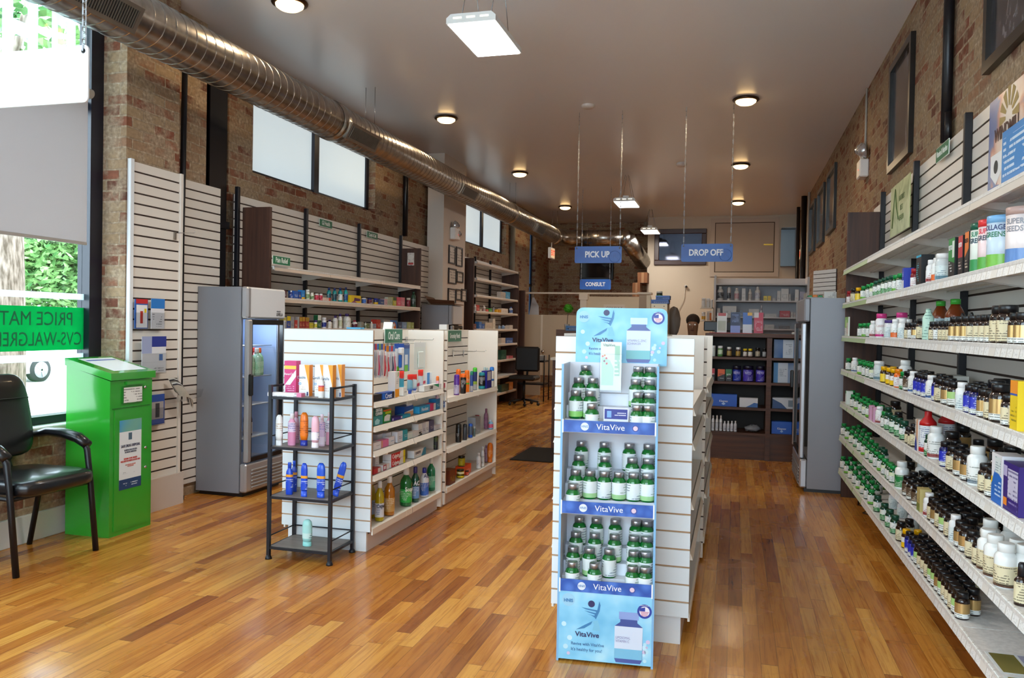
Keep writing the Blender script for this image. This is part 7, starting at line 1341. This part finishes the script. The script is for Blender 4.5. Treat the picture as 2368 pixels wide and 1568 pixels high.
# on the countertop
t = thing('counter_mat', 'dark red printed mat along the countertop edge', 'counter mat', (.0, CY, 1.342)); MB().box(-.26, .19, -.015, .2, 0, .006).build('mat_sheet', mat('#9a1f34', .5), t)
t = thing('computer_monitor', 'black computer monitor back on the counter', 'monitor', (-.17, CY+.28, 1.342)); MB().bbox(-.16, .2, 0, .03, .02, .13, .01).build('screen_housing', BLACK, t); MB().box(-.04, .04, 0, .1, 0, .03).build('stand', BLACK, t)
for x0, x1, yt, c, w_, pt in ((176, 246, 253, '#c8c8c4', 'white leafy-patterned', [(.1, .9, .1, .6, leafy('green_print', '#5a6a5a', '#c8ccc0')), (.1, .9, .85, 1, '#a83a3a')]), (270, 340, 248, '#16204a', 'navy', [(0, 1, 0, .35, '#7a8ac8'), (.15, .85, .5, .92, LL('#16204a', '#8fa8e0', .6))]), (356, 422, 250, '#3a64b0', 'blue and white', [(0, 1, 0, .42, '#c8ccd4'), (.5, 1, .85, 1, '#d8a83a')]), (434, 500, 250, '#b82a44', 'pinkish red', [(0, .5, .75, 1, '#c8c0c0'), (.1, .9, .1, .6, LL('#b82a44', '#f0d8dc', .6))])):
    fit('y', CY+.06, 1.349, P4(x0), P4(x1), P4(0, yt)[1], 'box', (c, '#e8e8e8'), w_, 'the pharmacy countertop', 'cartons on the pharmacy countertop', d=.04, patches=pt)
fit('y', CY+.12, 1.349, P4(474), P4(498), P4(0, 198)[1], 'bottle', ('#a8a4a8', '#8a8a90'), 'grey pump', 'the pharmacy countertop', 'cartons on the pharmacy countertop')
for k, (px, z) in enumerate(((720, 1.343), (760, 1.343), (790, 1.343))): tag(MB().bbox(-.02, .02, -.01, .01, 0, .025, .006).build('small_packet', mat('#c8c8c4', .5), None, tuple(hit(P4(px-10), 772, 'y', CY+.04)[:2])+(z,)), 'small white packet on the counter near the tall cooler, %s from left' % ORD[k], 'packet', 'small packets on the counter')
# grey shelving behind
SY = 12.0; GS = mat('#c6c3c4', .5); xa = hit(1655, 640, 'y', SY)[0]; xb = hit(1869, 640, 'y', SY)[0]; gz = [hit(1760, y, 'y', SY)[2] for y in (656, 695, 733, 760)]
t = thing('grey_shelving', 'grey metal pharmacy shelving behind the dark counter', 'shelving', (0, SY, 0)); ztop = hit(1655, 637, 'y', SY)[2]
MB().box(xa-.02, xa+.01, -.02, .4, 0, ztop).build('side_panel', GS, t); MB().box(xb-.01, xb+.02, -.02, .4, 0, ztop-.02).build('side_panel', GS, t)
MB().box(xa, xb, .38, .4, 0, ztop-.02).build('back_panel', mat('#b9b6b9', .6), t); MB().box(xa, xb, 0, .38, gz[0]-.02, gz[0]).build('shelf', GS, t)
for z in gz[1:]+[1.15, .9]: MB().box(xa+.01, xb-.01, 0, .38, z-.02, z).build('shelf', GS, t)
gg = 'products on the grey pharmacy shelving'; SYF = SY+.03
def gs(z, rows, where):
    for x0, x1, yt, kind, cols, word in rows: fit('y', SYF, z, P4(x0), P4(x1), P4(0, yt)[1], kind, cols, word, where, gg)
Wt = '#d4d0cc'
gs(gz[1]+.001, [(178, 222, 66, 'bottle', (Wt, '#dedad4', LL('#4a4a4e', '#d0d0d0')), 'dark-labelled white'), (246, 274, 72, 'tube', ('#c8c4c0', '#d8d4d0', LL('#3a3e46', '#d0d0d0')), 'white and black'), (296, 331, 78, 'bottle', (Wt, '#dedad4', LL('#c8a0a4', '#9a3a4a')), 'pink-labelled white'), (349, 375, 82, 'box', (Wt, '#7a7670'), 'slim white'), (394, 420, 86, 'bottle', (Wt, '#dedad4', LL('#c0bcb8')), 'small white'), (438, 480, 68, 'bottle', ('#dad6d2', '#dedad4', LL('#c8c8d0', '#3a3a6a')), 'large white'), (500, 526, 134, 'box', ('#d8c020', '#6a6010'), 'yellow'), (529, 552, 134, 'box', ('#d8b820', '#c85a20'), 'second yellow'), (562, 582, 148, 'box', ('#bdb8b4', '#6a6a6a'), 'tiny white'), (596, 620, 100, 'box', ('#c8c4c0', '#6a6a74'), 'white stacked'), (622, 676, 84, 'box', ('#cbc7c3', '#6a6a74'), 'wide white stacked'), (678, 690, 120, 'box', ('#c0bcb8', '#6a6a74'), 'small grey'), (720, 746, 90, 'box', ('#d4d0cc', '#c87a30'), 'tall white'), (752, 792, 104, 'box', ('#a8a4b4', '#2a2a5a'), 'violet-lettered')], 'the grey shelving upper shelf')
gs(gz[2]+.001, [(176, 198, 220, 'box', ('#b8b4b0', '#6a6a6a'), 'grey'), (214, 312, 205, 'box', ('#c4c0bc', '#4a4a54'), 'stacked white'), (334, 356, 234, 'box', ('#6a7488', '#c8c8d0'), 'blue grey'), (396, 470, 226, 'box', ('#bfbbb7', '#4a4a54'), 'flat white'), (505, 590, 258, 'box', ('#b4b0ac', '#5a5a64'), 'low white'), (612, 686, 238, 'box', ('#a83038', '#e8dcdc'), 'red'), (690, 704, 248, 'box', ('#c4c0bc', '#6a3a3a'), 'small pale'), (708, 724, 250, 'box', ('#b8b4b0', '#a83038'), 'small red-marked'), (730, 752, 250, 'box', ('#c4c0bc', '#6a3a3a'), 'small creamy'), (760, 790, 254, 'box', ('#a8a4a0', '#6a6a6a'), 'dull grey')], 'the grey shelving middle shelf')
gs(gz[3]+.001, [(505, 574, 333, 'box', ('#b8b4b0', '#5a5a64'), 'low pale'), (606, 684, 343, 'box', ('#6a666a', '#c8c8c8'), 'low dark'), (735, 776, 340, 'box', ('#a8a040', '#5a5a20'), 'low olive yellow')], 'the grey shelving lower shelf')
# white bottles on a ledge beside the grey shelving
t = thing('wall_ledge', 'small white double ledge left of the grey shelving', 'ledge', (0, 11.6, 0)); la = hit(1622, 711, 'y', 11.6); lb = hit(1652, 741, 'y', 11.6)
for z in (la[2], lb[2]): MB().box(la[0]-.02, lb[0]-.02, 0, .2, z-.015, z).build('shelf', CREAM, t)
MB().box(lb[0]-.04, lb[0]-.02, 0, .2, 0, la[2]).build('side_panel', CREAM, t)
for k, (x0, x1, yt, z, cols) in enumerate(((68, 98, 148, la[2], (Wt, '#e8e4e0')), (100, 128, 150, la[2], (Wt, '#e8e4e0')), (128, 148, 158, la[2], (Wt, '#e8e4e0')), (68, 96, 246, lb[2], ('#d8d4d0', '#e8e4e0', [(.1, .5, '#d8a030')])), (104, 122, 240, lb[2], ('#c8c4c0', '#e8e4e0')), (124, 148, 236, lb[2], ('#c86820', '#d8d4d0')))):
    fit('y', 11.62, z+.001, P4(x0), P4(x1), P4(0, yt)[1], 'jar', cols, ['white', 'second white', 'third white', 'orange-labelled', 'pale', 'orange'][k], 'the small ledge by the grey shelving', 'bottles on the small ledge')
# things on top of the side cooler and panel behind
t = thing('slat_panel_offcut', 'short white slatted panel standing behind the tall right cooler', 'slat panel', (0, 0, 0)); a = hit(1905, 690, 'y', 8.35); me = slat_mesh(.34, .30, .04, .006, board=mat('#c8c4c0', .4)); link('slat_panel', me, t, (a[0]-.10, 8.35, 1.667), -60*D2R)
t = thing('wire_basket', 'low grey tray with green and orange packets on the tall right cooler', 'tray', (0, 0, 0)); a = hit(1880, 690, 'y', 7.9)
MB().box(.62, .88, 7.75, 8.05, 1.667, 1.675).box(.62, .625, 7.75, 8.05, 1.667, 1.73).box(.62, .88, 7.75, 7.755, 1.667, 1.69).build('tray', mat('#9a948c', .5), t)
for k in range(5): tag(MB().bbox(-.02, .02, -.02, .02, 0, .03+.006*(k % 2), .006).build('small_packet', mat(['#2f9a6a', '#d87a2a', '#2f9a6a', '#d8c82a', '#3aa88a'][k], .4), None, (.655+k*.045, 7.80, 1.676)), '%s packet in the tray on the tall right cooler' % ['leftmost green', 'orange', 'middle green', 'yellow', 'teal'][k], 'packet', 'packets on the tall right cooler')
tag(MB().box(-.05, .05, -.03, .03, 0, .06).build('small_carton', LL('#c8c4be', '#55504a', .7), None, (.80, 7.55, 1.667)), 'small pale printed carton at the front of the tall right cooler top', 'carton')
# ================================================================== consult area, half walls, desk things
HY = 15.5; CR = mat('#c9b79c', .6)
t = thing('half_wall', 'cream half-height partition with door below the top rail', 'partition', (0, HY, 0))
def hx(px): return hit(px, 728, 'y', HY)[0]
ht = hit(1253, 728, 'y', HY)[2]; rt_ = hit(1253, 676, 'y', HY)[2]
MB().box(hx(1212), hx(1252), -.02, .02, .02, ht).build('panel', CR, t); MB().box(hx(1252), hx(1357), -.015, .015, .42, ht).build('door', CR, t); MB().box(hx(1252), hx(1256), -.03, -.015, .42, ht).build('door_edge', CREAM, t)
MB().ball((0, 0, 0), .035, 12).build('door_knob', CHROME, t, (hx(1258), -.05, hit(1258, 813, 'y', HY)[2]))
MB().bbox(hx(1198), hx(1213), -.06, .06, 0, rt_-.02, .01).build('post', CR, t); MB().box(hx(1190), hx(1480), -.05, .05, rt_-.03, rt_).build('top_rail', CREAM, t)
MB().bbox(hx(1342), hx(1358), -.07, .07, 0, rt_-.03, .01).build('post', CREAM, t); MB().box(hx(1340), hx(1360), -.09, .09, rt_-.14, rt_-.03).build('post_cap', CREAM, t)
MB().box(hx(1358), hx(1480), -.02, .02, .1, hit(1400, 686, 'y', HY)[2]).build('panel', mat('#dccfb4', .6), t)
a, b2 = hit(1396, 704, 'y', HY-.04), hit(1445, 722, 'y', HY-.04); MB().box(a[0], b2[0], -.035, -.022, b2[2], a[2]).build('door_sign', CREAM, t); text('CONSULT', t, ((a[0]+b2[0])/2, -.037, (a[2]+b2[2])/2), mat('#8a7a66', .6), .07)
t = thing('counter_wall', 'cream return partition with capped post beside the consult counter', 'partition', (0, 0, 0)); a = hit(1478, 676, 'y', 12.2); b2 = hit(1500, 690, 'y', 12.2)
MB().bbox(a[0], b2[0], 12.2, 12.36, 0, a[2]-.03, .01).build('post', mat('#b9a68f', .6), t); MB().box(a[0]-.02, b2[0]+.04, 12.16, 12.4, a[2]-.03, a[2]).build('post_cap', CREAM, t); MB().prism([(b2[0], 12.2), (b2[0]+.05, 12.2), (-.98, 9.8), (-1.03, 9.8)], 0, a[2]-.14, 'z').build('return_panel', CR, t)
t = thing('cream_cabinet', 'cream cabinet end with screw heads below the blue baskets', 'cabinet', (0, 9.5, 0)); a = hit(1506, 702, 'y', 9.5); b2 = hit(1542, 760, 'y', 9.5)
MB().box(a[0], b2[0], 0, .35, 0, a[2]).build('side_panel', mat('#e0d2b8', .5), t)
for sx in (.2, .8): MB().tube([(a[0]+(b2[0]-a[0])*sx, -.003, a[2]-.03), (a[0]+(b2[0]-a[0])*sx, .0, a[2]-.03)], .006, 8).build('screw_head', mat('#5a5048', .5), t)
def basket(loc, w, d, h, label, m='#1c4fa0'):
    t = thing('plastic_basket', label, 'basket', loc); M_ = mat(m, .4); mb = MB(); mb.box(-w/2, w/2, 0, d, 0, .006)
    for k in range(9): x = -w/2+w*k/8; mb.box(x-.004, x+.004, -.003, .003, 0, h).box(x-.004, x+.004, d-.003, d+.003, 0, h)
    for k in range(6): y = d*k/5; mb.box(-w/2-.003, -w/2+.003, y-.004, y+.004, 0, h).box(w/2-.003, w/2+.003, y-.004, y+.004, 0, h)
    for z in (h*.5, h-.012, 0): mb.box(-w/2-.006, w/2+.006, -.006, .002, z, z+.012).box(-w/2-.006, w/2+.006, d-.002, d+.006, z, z+.012).box(-w/2-.006, -w/2+.002, 0, d, z, z+.012).box(w/2-.002, w/2+.006, 0, d, z, z+.012)
    mb.build('basket_frame', M_, t); return t
basket((-.845, 9.5, a[2]+.001), .19, .22, .045, 'blue plastic basket on the cream cabinet, lower one'); basket((-.815, 9.53, a[2]+.05), .15, .18, .045, 'blue plastic basket on the cream cabinet, upper one')
MB_ = place('product_jar', 'dark jar standing in the upper blue basket', 'jar', round_parts('jar', .035, .09, '#1c1a18', '#c8c4bc', [(.1, .5, '#4a9a4a')]), (-.86, 9.60, a[2]+.058))
q = hit(1352, 757, 'y', 10.2); basket((-1.98, 10.0, 1.335), .14, .16, .06, 'blue basket beside the topiary on the dark desk', '#1c5f9c')
# dark desk with topiary left of the display
t = thing('reception_desk', 'dark brown desk with raised back left of the right island', 'desk', (0, 0, 0)); a = hit(1286, 762, 'y', 10.0)
MB().box(a[0], -1.2, 10.0, 10.04, .86, a[2]).build('raised_back', COUNTER, t); MB().box(a[0], -1.2, 10.04, 10.2, a[2]-.03, a[2]).build('ledge', COUNTER, t)
q = hit(1275, 862, 'y', 9.9); MB().box(q[0], -1.3, 9.9, 10.4, q[2]-.03, q[2]).build('worktop', mat('#c8c2b8', .4), t); MB().box(q[0]+.02, -1.3, 9.95, 10.4, 0, q[2]-.03).build('side_panel', COUNTER, t)
a = hit(1311, 762, 'y', 10.12); t = thing('topiary', 'small round green topiary tree in a pale pot on the dark desk', 'plant', (a[0], 10.12, 1.345)); tp = hit(1314, 713, 'y', 10.12); hh = tp[2]-1.345
MB().lathe([(.03, 0), (.036, .07), (.038, .072)], 14).build('pot', mat('#b8aca0', .5), t); MB().tube([(0, 0, .06), (.006, 0, hh*.6), (.015, 0, hh-.04)], .004, 6).build('stem', mat('#3a2a1a', .7), t)
mb = MB().ball((.015, 0, hh), .052, 14); foliage(mb, (.015, 0, hh), .06, 500, .014, random.Random(2)); mb.build('foliage', leafy('topiary_leaves', '#1f6a14', '#4a9a24'), t)
# paper stack seen left of display, papers on island
a = hit(1308, 774, 'y', 3.75); t = thing('paper_stack', 'low stack of pale papers on top of the right island, left end', 'papers', (-.72, 3.66, 1.3355)); MB().box(-.04, .17, 0, .28, 0, .012).build('sheets', mat('#b8b0a8', .6), t)
t = thing('paper_tent', 'small white folded card on top of the left island', 'card', tuple(hit(895, 763, 'x', -2.45)[:2])+(1.335,)); MB().add([(-.03, -.01, 0), (.04, -.01, 0), (.04, .01, .055), (-.03, .01, .055), (-.03, .03, 0), (.04, .03, 0)], [(0, 1, 2, 3), (3, 2, 5, 4)]).build('folded_card', mat('#e4e0da', .5), t)
t = thing('paper_tent', 'low white card on top of the left island above Grooming Needs', 'card', tuple(hit(1023, 763, 'x', -2.45)[:2])+(1.335,)); MB().box(-.03, .04, 0, .05, 0, .045).build('folded_card', mat('#dcd8d2', .5), t)
tag(MB().box(-.06, .05, -.02, .04, 0, .012).build('small_packet', mat('#4aa0d0', .4), None, tuple(hit(822, 763, 'x', -2.6)[:2])+(1.335,)), 'flat light blue packet lying on top of the left island', 'packet')
# person behind the counter (head and shoulders show over the right island)
SKIN = mat('#8a6248', .55, name='skin'); t = thing('person', 'person with short dark hair seated low behind the pharmacy counter', 'person', (0, 0, 0)); hd = hit(1602, 750, 'y', 10.2); hx_, hz_ = hd[0], hd[2]
def skinned(name, verts, edges, radii, m, parent, root=0):
    me = bpy.data.meshes.new(name); me.from_pydata(verts, edges, []); o = link(name, me, parent); me.materials.append(m)
    md = o.modifiers.new('skin', 'SKIN'); me.skin_vertices.new() if not me.skin_vertices else None
    for i, r in enumerate(radii): me.skin_vertices[0].data[i].radius = (r, r) if not isinstance(r, tuple) else r
    me.skin_vertices[0].data[root].use_root = True; md.use_smooth_shade = True; s2 = o.modifiers.new('sub', 'SUBSURF'); s2.levels = 2; s2.render_levels = 2; return o
V = lambda x, y, z: (hx_+x, 10.2+y, z); Hh = hz_
pv = [V(0, .12, Hh-.75), V(0, .1, Hh-.5), V(0, .08, Hh-.3), V(0, .04, Hh-.2), V(0, .02, Hh-.13), V(0, 0, Hh-.02), V(0, 0, Hh+.06),
      V(-.18, .08, Hh-.27), V(-.25, .0, Hh-.5), V(-.18, -.18, Hh-.55), V(-.13, -.26, Hh-.55), V(.18, .08, Hh-.27), V(.25, .0, Hh-.5), V(.18, -.18, Hh-.55), V(.13, -.26, Hh-.55),
      V(-.1, -.05, Hh-.78), V(-.12, -.35, Hh-.78), V(-.12, -.38, Hh-1.2), V(.1, -.05, Hh-.78), V(.12, -.35, Hh-.78), V(.12, -.38, Hh-1.2)]
pe = [(0, 1), (1, 2), (2, 3), (3, 4), (4, 5), (5, 6), (2, 7), (7, 8), (8, 9), (9, 10), (2, 11), (11, 12), (12, 13), (13, 14), (0, 15), (15, 16), (16, 17), (0, 18), (18, 19), (19, 20)]
pr_ = [(.16, .12), (.15, .11), (.15, .1), .07, .055, (.078, .095), (.07, .085), .065, .05, .042, .03, .065, .05, .042, .03, .09, .075, .05, .09, .075, .05]
bd = skinned('body', pv, pe, pr_, SKIN, t)
skinned('shirt', [V(0, .12, Hh-.75), V(0, .1, Hh-.5), V(0, .08, Hh-.3), V(0, .05, Hh-.21), V(-.19, .08, Hh-.28), V(-.25, .0, Hh-.45), V(.19, .08, Hh-.28), V(.25, .0, Hh-.45)], [(0, 1), (1, 2), (2, 3), (2, 4), (4, 5), (2, 6), (6, 7)], [(.18, .14), (.175, .13), (.17, .12), .075, .08, .065, .08, .065], mat('#3a3f52', .8), t)
MB().ball((hx_, 10.228, Hh+.05), 1, 16, 0, (.085, .098, .082)).build('hair', mat('#2a1a12', .8), t)
for s in (-1, 1): MB().ball((hx_+s*.032, 10.2-.086, Hh-.005), .011, 8).build('eye', mat('#e8e4e0', .3), t)
MB().ball((hx_, 10.2-.10, Hh-.035), 1, 8, 0, (.014, .02, .022)).build('nose', SKIN, t); MB().ball((hx_, 10.2-.085, Hh-.075), 1, 8, 0, (.026, .01, .007)).build('mouth', mat('#6a3a32', .5), t)
t = thing('desk_stool', 'dark stool the seated person sits on behind the counter', 'stool', (hx_, 10.3, 0)); MB().lathe([(.18, 0), (.17, .04), (.03, .05), (.03, Hh-.93-.0), (.19, Hh-.92), (.19, Hh-.88)], 18).build('stool_body', BLACK, t)
# bag hanging by cabinet, grey
a = hit(1558, 745, 'y', 9.9); t = thing('plastic_bag', 'grey plastic bag hanging beside the cream cabinet', 'bag', (a[0], 9.9, a[2]-.15)); rn = random.Random(9); mb = MB().ball((0, 0, .15), 1, 14, 0, (.075, .04, .19)); mb.v = [(x+rn.uniform(-.012, .012), y+rn.uniform(-.01, .01), z) for x, y, z in mb.v]; mb.build('bag_body', mat('#6a6058', .5), t)
# television, cartons by the duct, coat, cart and chair at the back
a, b2 = hit(1341, 607, 'y', 18.0), hit(1418, 645, 'y', 18.0); t = thing('television', 'black flat television on the back brick wall below the PICK UP sign', 'television', ((a[0]+b2[0])/2, 18.1, b2[2])); w = b2[0]-a[0]; h = .52
MB().bbox(-w/2, w/2, -.09, -.04, -.02, h, .01).build('casing', BLACK, t); MB().box(-w/2+.03, w/2-.03, -.092, -.089, .03, h-.03).build('screen', mat('#14141c', .08), t); MB().box(-.1, .1, -.04, 0, .1, .4).build('wall_bracket', BLACK, t)
for k, (p0, p1, lab) in enumerate((((1462, 686), (1480, 654), 'brown cardboard carton, lower left of the pile by the partition'), ((1474, 654), (1497, 630), 'brown cardboard carton with tape, upper one by the partition'))):
    a, b2 = hit(*p0, 'y', 16.9), hit(*p1, 'y', 16.9); t = thing('cardboard_carton', lab, 'carton', ((a[0]+b2[0])/2, 16.9, a[2]), group='cartons stacked by the partition')
    w = b2[0]-a[0]; MB().box(-w/2, w/2, 0, .35, 0, b2[2]-a[2]).build('box', mat('#744a2c', .85), t); MB().box(-w*.1, w*.15, -.001, .35, 0, b2[2]-a[2]+.001).build('packing_tape', mat('#8f6844', .4), t)
a = hit(1462, 690, 'y', 16.9); tag(MB().box(a[0]-.05, -1.88, 16.8, 17.3, 0, hit(1462, 686, 'y', 16.9)[2]-.001).build('storage_cabinet', mat('#5a3a28', .7)), 'brown storage cabinet under the cardboard cartons', 'cabinet')
a = hit(1231, 728, 'y', 15.3); t = thing('white_coat', 'white coat hanging at the end of the cream half wall', 'coat', (hit(1232, 700, 'y', 16.0)[0], 16.0, 1.5)); mb = MB(); q0, q1 = hit(1230, 688, 'y', 16.0)[2], 1.5
mb.add([(-.01, 0, q0-1.5), (.03, 0, q0-1.5), (.12, .02, .3), (.14, 0, 0), (.10, -.05, -.3), (-.06, -.04, -.3), (-.08, 0, .05), (-.04, .02, .35)], [(0, 1, 2, 7), (7, 2, 3, 6), (6, 3, 4, 5)]); mb.build('cloth', mat('#c8ccd4', .8), t); MB().tube([(0, .0, q0-1.5), (0, .02, q0-1.4)], .008, 6).build('hanger_hook', STEEL, t)
a = hit(1215, 922, 'z', 0); t = thing('office_chair', 'black office chair at the back by the cream half wall', 'chair', (a[0]+.05, 13.6, 0)); t.location.x = hit(1212, 880, 'y', 13.6)[0]
MB().bbox(-.24, .24, -.22, .22, .44, .52, .03).build('seat', BLACK, t); MB().bbox(-.22, .22, .18, .25, .58, 1.02, .03).build('backrest', BLACK, t); MB().tube([(0, 0, .1), (0, 0, .44)], .025, 8).build('column', MBLACK, t); MB().tube([(0, .2, .48), (0, .24, .7)], .02, 8).build('back_bracket', MBLACK, t)
for k in range(5): MB().tube([(0, 0, .1), (.26*math.cos(k*1.257), .26*math.sin(k*1.257), .07)], .018, 8).ball((.26*math.cos(k*1.257), .26*math.sin(k*1.257), .03), .03, 10).build('leg', MBLACK, t)
a = hit(1222, 832, 'y', 14.4); t = thing('utility_cart', 'dark cart piled with papers and red folder before the half wall', 'cart', (a[0], 14.4, 0))
MB().box(-.38, .3, 0, .4, .72, .75).box(-.38, .3, 0, .4, .3, .33).build('shelf', MBLACK, t)
for sx in (-.38, .3):
    for sy in (0, .4): MB().tube([(sx, sy, 0), (sx, sy, .85)], .012, 6).build('post', MBLACK, t)
for k, (x0, x1, c, n) in enumerate(((-.36, -.12, '#8a2418', 'red folder'), (-.1, .1, '#b8b0a8', 'stack of white papers'), (.12, .28, '#9aa0a4', 'grey clear box'))): tag(MB().bbox(x0, x1, 0, .25, 0, .09+.02*(k == 0), .004).build('paper_stack', mat(c, .6), None, (a[0], 14.45, .751)), n+' lying on the dark cart at the back', 'papers')
tag(MB().bbox(-2.2, -1.75, 7.95, 8.86, 0, .012, .005).build('floor_mat', mat('#181410', .9)), 'dark rubber floor mat behind the right island', 'mat')
tag(MB().tube([(1.0, 7.05, .006), (.98, 6.9, .006), (1.05, 6.75, .006), (.97, 6.6, .006), (1.1, 6.4, .006)], .004, 6).build('power_cable', BLACK), 'thin black cable on the floor by the right end panel', 'cable')
